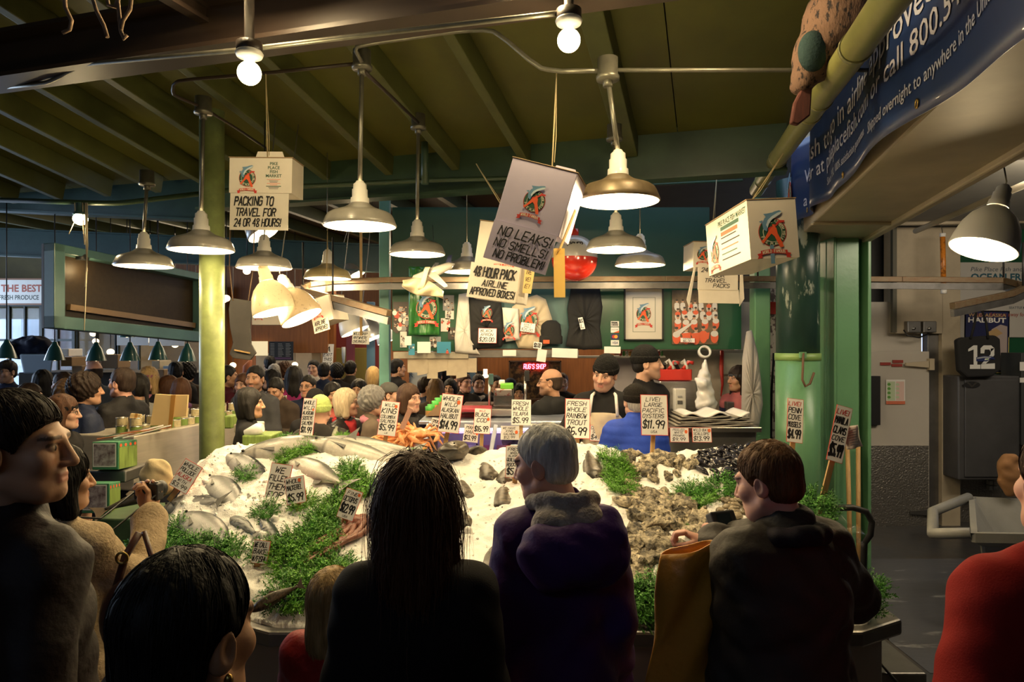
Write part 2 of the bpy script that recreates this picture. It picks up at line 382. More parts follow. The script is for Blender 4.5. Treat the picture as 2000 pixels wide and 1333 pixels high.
# soffit on the right that the banner hangs from
def sof(d, off=0, z=0): return Vector((2.52 - .262 * (6.1 - d) + off, d, z))
mb = MB()
mb.hexa([sof(6.25, 0, 2.84), sof(6.25, .62, 2.84), sof(-2, .62, 2.84), sof(-2, 0, 2.84), sof(6.25, 0, 3.62), sof(6.25, .62, 3.62), sof(-2, .62, 3.62), sof(-2, 0, 3.62)])
mb.beam(sof(6.25, .6, 2.83), sof(-2, .6, 2.83), .06, .05)
mb.beam(sof(5.1, -.02, 2.83), sof(5.1, .64, 2.83), .05, .03)
struct(mb.build('trim_soffit', mat('cream_soffit', (.42, .35, .23), .55, nz=(1.6, .3), bump=(8, .15, .006)), bevel=.012))
mb = MB(); mb.box((5.4, 4.2, 3.2), (5.2, 7, .08)); struct(mb.build('ceiling_low', mat('cold_grey_ceiling', (.3, .29, .26), .7, nz=(2, .2))))
# cold room wall on the right
def wallbox(name, x0, x1, y0, y1, d, th, m, bevel=.004, kind='structure'):
    a, b = P(x0, y1, d), P(x1, y0, d); mb = MB()
    mb.box(((a.x + b.x) / 2, d + th / 2, (a.z + b.z) / 2), (b.x - a.x, th, b.z - a.z)); o = mb.build(name, m, bevel=bevel)
    if kind: o['kind'] = kind
    return o
TREAD = mat('tread_plate', (.33, .31, .28), .38, .85, bump=(55, .9, .01))
wallbox('wall_cold_room', 1440, 1690, 590, 1031, 7.3, .1, WHITEW)
wallbox('wall_cold_room_side', 1690, 1800, 590, 700, 7.3, .1, WHITEW)
wallbox('wall_dark_opening', 1440, 1750, 440, 592, 7.45, .1, BLACK)  # black slab stands in for the unlit depth of the opening
wallbox('wall_header', 1748, 1842, 444, 652, 7.2, .22, CREAMW)
wallbox('wall_pier', 1840, 1876, 444, 1031, 7.2, .25, CREAMW)
wallbox('trim_jamb', 1812, 1842, 650, 1031, 7.26, .1, STEELD)
wallbox('wall_back_right', 1866, 2200, 430, 1031, 7.4, .1, GREENB)
wallbox('wall_tread_plate', 1876, 2200, 870, 1031, 7.36, .03, TREAD)
wallbox('trim_opening', 1744, 1752, 444, 650, 7.17, .05, mat('dark_trim', (.08, .075, .05), .5))
d1 = wallbox('door_1', 1684, 1815, 687, 1029, 7.2, .08, WHITEW)
a, b = P(1686, 1028, 7.19), P(1813, 871, 7.19); mb = MB(); mb.box(((a.x + b.x) / 2, 7.19, (a.z + b.z) / 2), (b.x - a.x, .012, b.z - a.z)); mb.build('kick_plate', TREAD, d1)
for (x, y, s) in ((1790, 712, 1), (1800, 1001, -1)):
    mb = MB(); fl = facing(x, y, 7.17, .24, .07)
    mb.prism([fl(0, .02), fl(0, .05), fl(.24, .07), fl(.24, 0)], fl.n * .02); mb.box(fl(.27, .035), (.05, .05, .12))
    mb.build('hinge', mat('cream_hinge', (.5, .42, .3), .4) if s > 0 else STEELD, d1)
mb = MB(); fl = facing(1748, 712, 7.19, .3, .1)
for x, y in ((0, .045), (.13, .02), (.12, .06)): mb.box(fl(x + .05, y), (.11, .008, .03))
mb.build('sticker', mat('red_sticker', (.3, .04, .03), .5), d1)
fl = facing(1749, 766, 7.19, .2, .26); mb = MB(); mb.poly([fl(0, 0, .002), fl(0, .26, .002), fl(.2, .26, .002), fl(.2, 0, .002)], 0)
mb.poly([fl(.01, .02, .003), fl(.01, .22, .003), fl(.095, .22, .003), fl(.095, .02, .003)], 1); mb.poly([fl(.105, .02, .003), fl(.105, .22, .003), fl(.19, .22, .003), fl(.19, .02, .003)], 2)
mb.poly([fl(0, .225, .003), fl(0, .26, .003), fl(.2, .26, .003), fl(.2, .225, .003)], 3)
for i in range(4):
    for j in range(2): mb.poly([fl(.03 + j * .09 + .02 * math.cos(k), .05 + i * .045 + .016 * math.sin(k), .004) for k in range(6)][::-1], 4 - 3 * j)
tag(mb.build('notice_poster', [WHITEP, mat('pale_green_print', (.5, .6, .4), .6), mat('pale_pink_print', (.7, .5, .45), .6), mat('coral_print', (.6, .16, .08), .6), mat('leaf_green_print', (.1, .3, .05), .6)]),
    'notice poster with green and pink halves taped to the white cold room door', 'poster')
# produce hall on the left: windows, sign, far walls
WINM = mat('window_frame_dark', (.02, .03, .03), .5)
GLASS = mat('window_glass', (.9, .95, 1), .05, trans=1., alpha=.25)
def window(n, x0, x1, y0, y1, d, cols, rows):
    a, b = P(x0, y1, d), P(x1, y0, d); W, H = b.x - a.x, b.z - a.z; mb = MB()
    for i in range(cols + 1): mb.box((a.x + W * i / cols, d, (a.z + b.z) / 2), (.05 if i % 2 == 0 else .025, .06, H))
    for j in range(rows + 1): mb.box(((a.x + b.x) / 2, d, a.z + H * j / rows), (W, .05, .04))
    o = struct(mb.build('window_%d' % n, WINM)); mb = MB(); mb.box(((a.x + b.x) / 2, d + .01, (a.z + b.z) / 2), (W, .008, H)); mb.build('pane', GLASS, o)
window(1, -300, 145, 597, 800, 12.2, 14, 3)
a, b = P(-700, 600, 12.3), P(150, 420, 12.3)
mb = MB(); mb.box(((a.x + b.x) / 2, 12.4, 3.1), (b.x - a.x, .1, 1.5)); struct(mb.build('wall_above_window', mat('olive_wall', (.16, .12, .03), .6, nz=(2, .4))))
mb = MB(); mb.box(((a.x + b.x) / 2, 12.4, .35), (b.x - a.x, .1, .7)); struct(mb.build('wall_below_window', DARKW))
# what the windows look out on: a pale facade across the street in daylight
mb = MB(); mb.box((-16, 22, 4), (26, .3, 9)); 
for i in range(10):
    for j in range(3): mb.box((-27 + i * 2.4, 21.8, 2 + j * 2.4), (1.2, .2, 1.5), None, 1)
tag(mb.build('building', [mat('pale_facade', (.62, .66, .7), .7), mat('facade_window', (.2, .25, .3), .2)]), 'pale building across the street seen through the tall windows', 'building')
GOLDW = mat('yellow_wood_wall', (.42, .26, .08), .5, nz=(3, .35))
wallbox('wall_hall', 145, 300, 560, 860, 12.8, .1, GOLDW)
wallbox('wall_hall_end', 300, 440, 560, 860, 12.9, .1, mat('brown_hall_wall', (.2, .13, .05), .6, nz=(2, .5)))
window(2, 150, 230, 640, 760, 12.6, 2, 2); window(3, 228, 272, 640, 760, 12.6, 1, 2); window(4, 400, 436, 690, 790, 12.7, 1, 1)
wallbox('wall_cafe', 500, 625, 560, 860, 11.2, .1, CREAMW)
wallbox('wall_red_entry', 625, 742, 600, 900, 11.4, .1, mat('dark_red_paint', (.16, .015, .02), .5, nz=(2, .3)))
wallbox('trim_post', 608, 626, 620, 860, 10.9, .15, mat('cream_post', (.5, .42, .27), .5))
wallbox('trim_post_wood', 630, 652, 560, 860, 10.8, .15, WOODW)
wallbox('trim_red_post', 676, 690, 600, 860, 10.9, .12, mat('plum_paint', (.16, .03, .06), .5))
wallbox('trim_blue_post', 716, 730, 590, 860, 10.9, .12, mat('blue_paint', (.05, .12, .2), .5))
wallbox('wall_olive_entry', 652, 720, 680, 860, 11.3, .05, mat('olive_entry', (.2, .16, .03), .6))
wallbox('trim_fascia', 490, 640, 612, 690, 10.7, .1, WOODW)
# kiosk far side: wooden shop front
wallbox('wall_shop', 930, 1200, 650, 900, 11.0, .1, WOODW)
wallbox('wall_shop_pale', 800, 845, 655, 900, 9.6, .08, mat('pale_blue_board', (.45, .5, .55), .5))
wallbox('trim_shop_blue', 908, 928, 640, 900, 10, .1, mat('slate_blue_paint', (.06, .12, .2), .5))
wallbox('wall_shop_dark', 842, 932, 650, 900, 10.8, .1, mat('dim_shop', (.12, .08, .04), .7, nz=(3, .7)))
# ---------------------------------------------------------------- lamps, conduits and rails
ENAMEL = mat('white_enamel', (.8, .77, .7), .3, nz=(15, .1))
SHADEG = mat('grey_enamel_shade', (.3, .28, .24), .3, nz=(9, .25), coat=.3)
SHADEB = mat('bronze_shade', (.22, .16, .09), .4, .3, nz=(12, .4))
SHADEC = mat('cream_speckled_shade', (.62, .52, .33), .35, nz=(60, .35, .6, .66))
SHADEW = mat('white_shade', (.7, .7, .7), .3)
BULB = mat('glowing_bulb', (1, .9, .7), .4, emit=((1, .8, .5), 14))
GLOBE = mat('glowing_globe', (1, .9, .7), .4, emit=((1, .83, .5), 16))
GREENL = mat('dark_teal_shade', (.02, .1, .09), .3, coat=.4)
LAMP = 3.4
def point(o, z, power, col=(1, .76, .42), r=.045):
    l = bpy.data.lights.new('lamp_light', 'POINT'); l.energy = power * LAMP; l.color = col; l.shadow_soft_size = r
    q = bpy.data.objects.new('lamp_light', l); COL.objects.link(q); q.parent = o; q.location = (0, 0, z); return q
DOME = [(.2, 0), (.204, .006), (.197, .024), (.187, .05), (.177, .066), (.16, .078), (.125, .09), (.09, .103), (.065, .118), (.052, .13)]
BELL = [(.16, 0), (.163, .006), (.155, .06), (.138, .13), (.11, .185), (.075, .222), (.05, .24), (.043, .25)]
def neck_prof(z): return [(.052, z), (.05, z + .035), (.043, z + .04), (.043, z + .082), (.037, z + .086), (.036, z + .112), (.026, z + .12), (.02, z + .13)]
def lamp(label, px, py, wpx, top=None, shade=None, kind='dome', tilt=0, turn=0, power=11, d=None, neck=None, rod=PIPEM, group=None, box=True):
    prof = DOME if kind == 'dome' else BELL; Rr = prof[0][0]
    d = d or 2 * Rr * FPX / wpx; c = P(px, py, d)
    o = thing('pendant_lamp', label, 'lamp', c, (0, 0, 0), 1, group)
    T = Matrix.Rotation(R(turn), 4, 'Z') @ Matrix.Rotation(R(tilt), 4, 'Y'); zt = prof[-1][1]
    mb = MB(); mb.lathe(prof, 40, T, 0); inn = [(r - .004, z - .0005 if z > .01 else z) for r, z in prof]
    mb.lathe(inn[::-1], 40, T, 1); mb.lathe([inn[0], prof[0]], 40, T, 1)
    mb.build('lamp_shade', [shade or SHADEG, ENAMEL], o, local=True)
    mb = MB(); mb.lathe(neck_prof(zt - .006), 28, T); nk = mb.build('neck', neck or ENAMEL, o, local=True)
    mb = MB(); mb.ball((0, 0, .055), (.034, .034, .045), 16, 10); mb.lathe([(.018, .09), (.018, zt)], 12)
    for i, p in enumerate(mb.v): mb.v[i] = tuple(T @ Vector(p))
    mb.build('bulb', BULB, nk, local=True)
    nt = T @ Vector((0, 0, zt + .115))
    if top:
        t = P(top[0], top[1], d) - c
        if not box: t.z = (3.6 if d < 5.7 else 3.8) - c.z; t.x *= .5
        mb = MB(); mb.tube([nt, nt + (T.to_3x3() @ Vector((0, 0, .03))), nt.lerp(t, .5) + Vector((0, 0, .0)), t] if tilt else [nt, t], .0125 if box else .004, 10)
        st = mb.build('stem', rod, o, local=True)
        if box:
            mb = MB(); mb.lathe([(.0, -.02), (.055, -.018), (.058, .0), (.05, .006), (.05, .09), (.0, .095)], 20, Matrix.Translation(t))
            mb.tube([t + Vector((0, 0, -.05)), t + Vector((0, 0, -.01))], .024, 8); mb.build('junction_box', rod, st, local=True)
    l = point(o, 0, power); l.location = T @ Vector((0, 0, .008)); return o
G = 'pendant lamps over the fish display'
lamp('bronze dome lamp with white neck, largest and nearest of the lamps', 1207, 395, 160, (1187, 150), SHADEB, group=G, power=14)
lamp('grey dome lamp hanging from the pipe just left of the lilac lit tilted box', 703, 443, 140, (707, 130), group=G, power=14)
lamp('grey dome lamp in front of the yellow green column', 393, 490, 122, (397, 218), group=G, power=12)
lamp('grey dome lamp hanging above the model aeroplane', 815, 498, 108, (817, 248), group=G, power=12)
lamp('grey dome lamp in front of the dark brown recessed panel', 281, 521, 106, (287, 358), group=G)
lamp('grey dome lamp below the card about packing to travel', 516, 525, 104, (518, 440), group=G, box=False, rod=BLACK)
lamp('olive dome lamp on a thin cord over the left end of the rail', 640, 545, 90, (638, 330), mat('olive_shade', (.3, .24, .12), .35, nz=(9, .3)), group=G, box=False)
lamp('grey dome lamp directly behind and below the bronze one', 1203, 489, 115, (1200, 270), group=G)
lamp('small flat grey dome lamp in front of the dark green board', 1250, 519, 97, (1250, 400), group=G, box=False)
lamp('grey dome lamp half hidden behind the hanging 48 hour box', 912, 532, 92, (912, 400), group=G, box=False)
lamp('cream speckled bell lamp tilted towards the ice', 537, 610, 84, (540, 360), SHADEC, 'bell', -16, -10, 9, group=G, neck=SHADEC, box=False)
lamp('brown bell lamp tilted behind the cream speckled one', 590, 622, 82, (575, 400), mat('brown_speckled_shade', (.4, .31, .19), .35, nz=(50, .4, .58, .66)), 'bell', -28, -10, 7, group=G, neck=SHADEW, box=False)
lamp('white bell lamp, taller of the tilted pair by the kiosk corner', 694, 648, 57, (690, 470), SHADEW, 'bell', -24, -5, 7, group=G, neck=SHADEW, box=False)
lamp('silver bell lamp, shorter of the tilted pair by the kiosk corner', 733, 660, 52, (726, 500), mat('silver_shade', (.45, .46, .5), .3, .5), 'bell', -24, -5, 7, group=G, neck=SHADEW, box=False)
lamp('small white bell lamp peeping out beside the teal post', 757, 668, 40, (755, 560), SHADEW, 'bell', -20, 0, 4, group=G, neck=SHADEW, box=False)
lamp('small tilted bell lamp lighting the worn end of the rail', 694, 540, 45, (682, 420), SHADEG, 'bell', -32, -8, 6, group=G, box=False)
lamp('grey lamp tilted behind the card about packing to travel', 515, 458, 62, (530, 300), SHADEG, 'bell', -30, -8, 7, group=G, box=False)
lamp('white bell lamp tilted beside the cold room', 1919, 488, 118, (1924, 300), SHADEW, 'bell', 22, 10, 12, group=None, neck=SHADEW, box=False)
# bare globes on porcelain holders
def globe(label, px, py, d, group='bare globe bulbs'):
    c = P(px, py, d); o = thing('bare_bulb_lamp', label, 'lamp', c, group=group)
    mb = MB(); mb.ball((0, 0, 0), .0475, 24, 16); mb.build('globe', GLOBE, o, local=True)
    mb = MB(); mb.lathe([(.02, .04), (.022, .06), (.05, .066), (.056, .08), (.05, .09), (.0, .09)], 24); mb.build('holder', ENAMEL, o, local=True)
    mb = MB(); mb.lathe([(.052, .09), (.052, .125), (.02, .13), (.02, .34)], 20); mb.build('junction_box', BEAMD, o, local=True)
    l = point(o, 0, 7, (1, .8, .4), .048); l.location = (0, -.0, -.06)
# unseen lamps above the view, inferred from bright cards, added to light them
for lb, x in (('grey dome lamp over the left front of the counter, unseen above the view', -1.15), ('grey dome lamp over the middle front of the counter, unseen above the view', .1), ('grey dome lamp over the right front of the counter, unseen above the view', .8)):
    lamp(lb, 1000 + x / 2.85 * FPX, -60, 187, (1000 + x / 2.85 * FPX, -190), group=G, power=5.5)
globe('bare white globe bulb under the dark steel beam', 487, 143, 2.8); # the unseen front lamps once more, added to brighten the cards
for lb, x in (('grey dome lamp over the left front of the counter, unseen above the view', -1.15), ('grey dome lamp over the middle front of the counter, unseen above the view', .1), ('grey dome lamp over the right front of the counter, unseen above the view', .8)):
    lamp(lb, 1000 + x / 2.85 * FPX, -60, 187, (1000 + x / 2.85 * FPX, -190), group=G, power=5.5)
globe('bare white globe bulb beside the painted timber', 1111, 79, 2.8)
c = P(157, 428, 5.2); o = thing('string_bulb_lamp', 'small round bulb with strings dangling from it, on a thin pipe', 'lamp', c)
mb = MB(); mb.ball((0, 0, 0), (.052, .052, .045), 20, 12); mb.build('globe', GLOBE, o, local=True)
mb = MB(); mb.lathe([(.05, .03), (.055, .042), (.03, .06), (.03, .12)], 18); mb.build('holder', TEAL, o, local=True)
mb = MB()
for k, (dx, l) in enumerate(((.05, .5), (.058, .95), (-.03, .22), (.03, .3), (.065, .62))):
    mb.tube([(dx, -.02, .12), (dx + .01, -.03, .1 - l * .5), (dx - .03 * (k % 3) + .02, -.03, .1 - l)], .004, 5)
mb.build('string', mat('pale_string', (.5, .43, .3), .9), o, local=True)
l = point(o, 0, 6, (1, .75, .38), .05); l.location = (0, 0, -.06)
# conduits
def conduit(label, pts, r=.012, m=PIPEM, name='conduit', group='conduits under the ceiling'):
    mb = MB(); q = []
    ps = [Vector(p) if len(p) == 3 and isinstance(p[2], float) and not isinstance(p[0], int) else P(*p) for p in pts]
    for i, p in enumerate(ps):
        if 0 < i < len(ps) - 1:
            a, b = ps[i - 1], ps[i + 1]; k1 = min(.3, .12 / max((p - a).length, .01)); k2 = min(.3, .12 / max((b - p).length, .01))
            A1, B1 = p.lerp(a, k1), p.lerp(b, k2); q += [A1, A1.lerp(p, .6).lerp(p.lerp(B1, .4), .35), p.lerp(A1, .4).lerp(p.lerp(B1, .6), .65), B1]
        else: q.append(p)
    mb.tube(q, r, 10); return tag(mb.build(name, m), label, 'pipe', group)
conduit('pipe following the lower edge of the dark steel beam to the bare bulbs', [(-40, 176, 4.0), (95, 162, 3.75), (160, 126, 3.6), (470, 98, 3.0), (700, 70, 2.9), (1000, 36, 2.8), (1105, 24, 2.8)], .011)
conduit('pipe bending down over the lilac lit tilted box to the bronze lamp', [(707, 122, 3.75), (690, 90, 3.7), (900, 60, 3.6), (965, 58, 3.5), (1060, 140, 3.4), (1185, 138, 3.33)], .012)
conduit('straight pipe running right from the bronze lamp', [(1190, 137, 3.33), (1550, 137, 3.3), (1760, 137, 3.3)], .01)
conduit('dark pipe along a joist between two dome lamps', [(712, 140, 3.8), (760, 185, 4.2), (817, 240, 4.9)], .011, BEAMD)
conduit('pipe turning off above the lamp by the yellow green column', [(700, 124, 3.8), (530, 142, 3.9), (340, 158, 4.0), (336, 185, 4.1), (396, 210, 4.37), (470, 256, 4.9), (520, 290, 5.4)], .01, BEAMD)
conduit('pipe under the green girder behind the packing box', [(-30, 390, 5.2), (230, 398, 5.2), (460, 370, 5.3), (640, 362, 5.5), (840, 352, 5.6), (1180, 345, 5.6), (1440, 340, 5.6)], .02, GIRD)
conduit('thin pipe low under the girder', [(640, 388, 6.2), (900, 378, 6.2), (1450, 352, 6.2)], .012, GIRD)
conduit('pipe carrying the lamp by the cold room', [(1788, 452, 6.6), (1920, 395, 5.2), (2100, 320, 4.0)], .025, mat('cream_pipe', (.5, .44, .33), .4), group=None)
conduit('thin pipe along the cold room ceiling', [(1700, 438, 6.9), (2050, 432, 6.9)], .02, CREAMW, group=None)
conduit('pipe with a joint along the right edge of the soffit', [sof(6.1, .66, 2.86) + Vector((0, 0, 0.)), sof(3.5, .66, 2.86), sof(1.0, .66, 2.86)], .02, mat('cream_pipe'), group=None)
conduit('short vent pipe standing on the girder', [(830, 360, 5.55), (830, 300, 5.55), (829, 278, 5.55)], .03, GIRD, 'vent_pipe', None)
conduit('short vent pipe near the big bamboo coloured pipe', [(1445, 330, 5.5), (1443, 280, 5.5), (1443, 246, 5.5)], .03, GIRD, 'vent_pipe', None)
# fat painted pipe in front of the banner
mb = MB(); pp = [P(1478, 372, 6.0), P(1495, 345, 5.6), P(1590, 208, 3.6), P(1752, -20, 2.2), P(1900, -220, 1.6)]
PIPEG = mat('yellow_green_pipe', (.26, .25, .08), .35, nz=(6, .3), bump=(30, .15, .003))
mb.tube(pp, .062, 22)
for i, t in ((0, .7), (1, .35), (1, .93), (2, .1), (2, .62)):
    a = pp[i].lerp(pp[i + 1], t); b = pp[i].lerp(pp[i + 1], t + .02); mb.tube([a, b], .067, 22, 1)
tag(mb.build('painted_pipe', [PIPEG, mat('pipe_band', (.2, .19, .08), .4)]), 'fat yellow green pipe climbing along the blue banner', 'pipe')
# overhead meat rail round the kiosk
def rail(label, pts):
    o = thing('overhead_rail', label, 'rail', pts[len(pts) // 2])
    ps = pts; mb = MB()
    for a, b in zip(ps, ps[1:]): mb.beam(a, b, .045, .05)
    mb.build('upper_rail', RUSTY, o, bevel=.004); mb = MB()
    for a, b in zip(ps, ps[1:]): mb.beam(a - Vector((0, 0, .06)), b - Vector((0, 0, .06)), .03, .055)
    mb.build('lower_rail', mat('dark_rail_steel', (.14, .135, .13), .45, .8, nz=(8, .4)), o)
    mb = MB()
    for i in range(1, len(ps) - 1, 2): mb.tube([ps[i], ps[i] + Vector((0, 0, .4))], .008, 8)
    if len(mb.v): mb.build('hanger_rod', BLACK, o)
dR = 6.2
rail('worn steel rail running in front of the green boards and out past the cold room', [P(760, 612, 5.2), P(650, 582, 5.6), P(600, 570, 5.8), P(592, 562, 6.0), P(604, 556, 6.1), P(650, 550, 6.2), P(760, 547, dR), P(1000, 546, dR), P(1300, 545, dR), P(1480, 545, dR), P(1760, 546, dR), P(1960, 548, dR), P(1992, 556, 6.05), P(1998, 564, 5.9), P(1975, 574, 5.8), P(1860, 598, 5.4)])
# ---------------------------------------------------------------- the ice display
from mathutils import noise as mnoise
XL, XR, YB = -1.96, 1.66, 4.62
def yfront(x): return 2.9 + (max(0, -1.0 - x)) * .52 + max(0, x - 1.45) * .5
def smooth(t): t = min(1, max(0, t)); return t * t * (3 - 2 * t)
def ice_h(x, y):
    yf = yfront(x); yr = 4.28
    ridge = 1.27 + .05 * math.exp(-((x + 1.25) / .5) ** 2) - .02 * math.exp(-((x + .65) / .25) ** 2) + .02 * math.sin(x * 5)
    z0 = .80 + .03 * smooth((-1 - x))
    t = (y - yf) / (yr - yf)
    if t <= 1: z = z0 + (ridge - z0) * (max(t, 0) * .8 + .2 * smooth(t))
    else: z = ridge - .5 * smooth((y - yr) / .36) * .5
    z -= .09 * (1 - smooth((x - XL) / .12)) * (1 if t > .15 else .4) + .12 * (1 - smooth((XR - x) / .15))
    z -= .07 * (1 - smooth((y - yf) / .1))
    z += .035 * mnoise.noise((x * 3.2, y * 3.2, .3)) + .02 * mnoise.noise((x * 9, y * 9, 1.7))
    return z
def ice_fine(x, y): return ice_h(x, y) + .011 * mnoise.noise((x * 24, y * 24, 4.1)) + .007 * mnoise.noise((x * 60, y * 60, 2.2))
def on_ice(px, py, lift=0.):
    dx, dz = (px - 1000) / FPX, -(py - 666.5) / FPX; d = 2.7
    while d < 4.7:
        if CH + dz * d <= ice_h(dx * d, d) + lift and yfront(dx * d) <= d + .25: break
        d += .01
    return Vector((dx * d, d, ice_h(dx * d, d)))
def ice_normal(x, y, e=.05):
    return Vector((ice_h(x - e, y) - ice_h(x + e, y), ice_h(x, y - e) - ice_h(x, y + e), 2 * e)).normalized()
ICE = mat('crushed_ice', (.93, .91, .86), .4, nz=(9, .06), bump=(140, .6, .006), sss=.3, spec=.5)
mb = MB()
def icef(u, v):
    x = XL + (XR - XL) * u; y = yfront(x) + (YB - yfront(x)) * v; return (x, y, ice_fine(x, y))
mb.grid(icef, 300, 190)
n = len(mb.v); ring = [i for i in range(301)] + [300 + 301 * j for j in range(1, 191)] + [301 * 190 + i for i in range(299, -1, -1)] + [301 * j for j in range(189, 0, -1)]
mb.v += [(mb.v[i][0], mb.v[i][1], .7) for i in ring]; k = len(ring)
for i in range(k): mb.f.append((ring[i], n + i, n + (i + 1) % k, ring[(i + 1) % k])); mb.m.append(0); mb.sm.append(True)
tag(mb.build('crushed_ice', ICE), 'bank of crushed ice heaped on the fish counter', 'ice', kind='stuff')
# loose lumps scattered on it
mb = MB()
for i in range(1500):
    x = rnd.uniform(XL + .05, XR - .05); y = rnd.uniform(yfront(x) + .03, 4.4); s = rnd.uniform(.003, .009) * (3 if rnd.random() < .05 else 1)
    M = Euler((rnd.uniform(0, 3), rnd.uniform(0, 3), 0)).to_matrix()
    mb.ball((x, y, ice_fine(x, y) + s * .3), (s, s * rnd.uniform(.6, 1), s * rnd.uniform(.5, .9)), 6, 4, M)
for i in range(len(mb.v)):
    p = Vector(mb.v[i]); mb.v[i] = tuple(p + mnoise.noise_vector(p * 50) * .004)
tag(mb.build('ice_lumps', ICE), 'loose lumps of ice lying on the heaped bank', 'ice', kind='stuff')
# the counter that carries it
o = thing('fish_counter', 'long steel fish counter with a sloping front under the ice', 'counter', (0, 3.6, 0))
PANELM = mat('grey_beige_counter_panel', (.36, .32, .28), .4, .3, nz=(2, .15))
foot = [(-1.93, 3.42), (-1.0, 2.94), (1.45, 2.94), (1.66, 3.06), (1.66, 4.6), (-1.93, 4.6)]
mb = MB(); mb.prism([(x, y, .08) for x, y in foot], (0, 0, .6)); mb.build('body', PANELM, o, bevel=.008)
foot2 = [(-1.98, 3.36), (-1.02, 2.86), (1.47, 2.86), (1.71, 2.99), (1.71, 4.66), (-1.98, 4.66)]
mb = MB(); mb.prism([(x, y, .66) for x, y in foot2], (0, 0, .07)); mb.build('tray_rim', STEELD, o, bevel=.012)
mb = MB(); mb.prism([(x * .96, 3.7 + (y - 3.7) * .93, 0) for x, y in foot], (0, 0, .09)); mb.build('plinth', BLACK, o)
c = P(288, 1092, 3.25); mb = MB(); mb.box((c.x + .03, c.y, .8), (.3, .3, .05)); tag(mb.build('metal_tray', STEEL, bevel=.01), 'grey metal tray at the left corner of the ice', 'tray')
# ---- fish
SCALE = mat('silver_fish_skin', (1, 1, 1), .34, attr="tint", bump=(160, .3, .003), spec=.5, nz=(45, .25))
FIN = mat('fish_fin', (.12, .12, .11), .45, nz=(30, .4), stretch=(1, 6, 6))
FIN2 = mat('brown_fin', (.09, .06, .035), .5, nz=(30, .4))
EYEM = mat('fish_eye', (.02, .02, .02), .1)
def fish(label, name, length, back, belly, deep=.21, fat=.13, spots=0, group=None, big_head=0., fin=FIN):
    o = thing(name, label, 'fish', group=group); L = length; mb = MB(); cols = []
    prof = [(0, .02), (.03, .3), (.08, .52), (.16, .78), (.28, .97), (.4, 1), (.55, .9), (.7, .62), (.82, .36), (.9, .22), (.94, .2)]
    nS, nR = 44, 24; b, g = lin(back), lin(belly)
    def hw(t):
        for (a, x), (c2, y) in zip(prof, prof[1:]):
            if t <= c2: s = (t - a) / (c2 - a); return x + (y - x) * s
        return .2
    for i in range(nS + 1):
        t = i / nS * .94; r = hw(t) * (1 + big_head * math.exp(-((t - .15) / .14) ** 2)); bend = .05 * math.sin(t * 3)
        for k in range(nR):
            a = 2 * math.pi * k / nR; ca, sa = math.cos(a), math.sin(a)
            mb.v.append(((t - .45) * L, (sa * r * deep / 2 * (1.1 if sa > 0 else .95) + bend * .3) * L, ca * r * fat / 2 * L))
            h = .5 + .5 * sa; f = smooth((h - .28) / .5); gl = mnoise.noise((t * 40, k * .9, 1)) * .12
            c = [belly_ * (1 - f) + back_ * f + gl * .3 for back_, belly_ in zip(b, g)]
            if t < .17: c = [x * .8 for x in c]
            if abs(t - .175) < .012: c = [x * .45 for x in c]
            if spots and mnoise.noise((t * 22, sa * 5, ca * 5 + spots)) > .12: c = [x * .35 for x in c]
            cols.append((*[max(x, .004) for x in c], 1))
    for i in range(nS):
        for k in range(nR):
            k2 = (k + 1) % nR; mb.f.append((i * nR + k, (i + 1) * nR + k, (i + 1) * nR + k2, i * nR + k2)); mb.m.append(0); mb.sm.append(True)
    for f in (tuple(range(nR)), tuple(range(nS * nR, nS * nR + nR))[::-1]): mb.f.append(f); mb.m.append(0); mb.sm.append(False)
    mb.cols = cols; bo = mb.build('body', SCALE, o, local=True)
    def finp(name, pts, z=0, th=.006):
        m2 = MB(); m2.prism([(x * L, y * L, z * L - th * L / 2) for x, y in pts], (0, 0, th * L)); m2.build(name, fin, o, local=True, bevel=.001)
    finp('tail_fin', [(.46, .03), (.5, .045), (.62, .14), (.59, .05), (.585, .005), (.59, -.04), (.62, -.12), (.5, -.03), (.46, -.012)])
    finp('dorsal_fin', [(-.1, .1), (-.02, .18), (.06, .16), (.12, .09)]); finp('belly_fin', [(.15, -.06), (.22, -.13), (.27, -.1), (.26, -.05)])
    m2 = MB(); m2.prism([(-.26 * L, -.0, .06 * L), (-.1 * L, -.07 * L, .075 * L), (-.1 * L, -.03 * L, .078 * L)], (0, 0, .006 * L)); m2.build('pectoral_fin', fin, o, local=True)
    m2 = MB(); m2.ball((-.385 * L, .02 * L, fat * L * .28 * (1 + big_head)), (.014 * L, .014 * L, .01 * L), 12, 8, None, 0); m2.build('eye', EYEM, bo, local=True)
    return o
def lay(o, px, py, px2, py2, L, sink=.02, roll=0, lift=0):
    'lay a fish with its nose at one pixel and its tail towards the other; the back of the fish points up the slope'
    a, b = on_ice(px, py), on_ice(px2, py2); m = (a + b) / 2; n = ice_normal(m.x, m.y); x = (b - a); x = (x - n * x.dot(n)).normalized(); y = n.cross(x)
    M = Matrix((x, y, n)).transposed() @ Matrix.Rotation(R(roll), 3, 'X')
    o.matrix_basis = Matrix.LocRotScale(Vector((m.x, m.y, ice_h(m.x, m.y) - sink + lift)), M.to_quaternion(), o.scale); return o
SB, SV = (.022, .027, .034), (.55, .55, .54)
salmon = fish('large silver fish lying lowest on the left of the ice, nose to the camera', 'whole_fish', .62, SB, SV, deep=.3, fat=.15)
sk = kids(salmon); lay(salmon, 352, 1002, 452, 1088, .62, .0, 0)
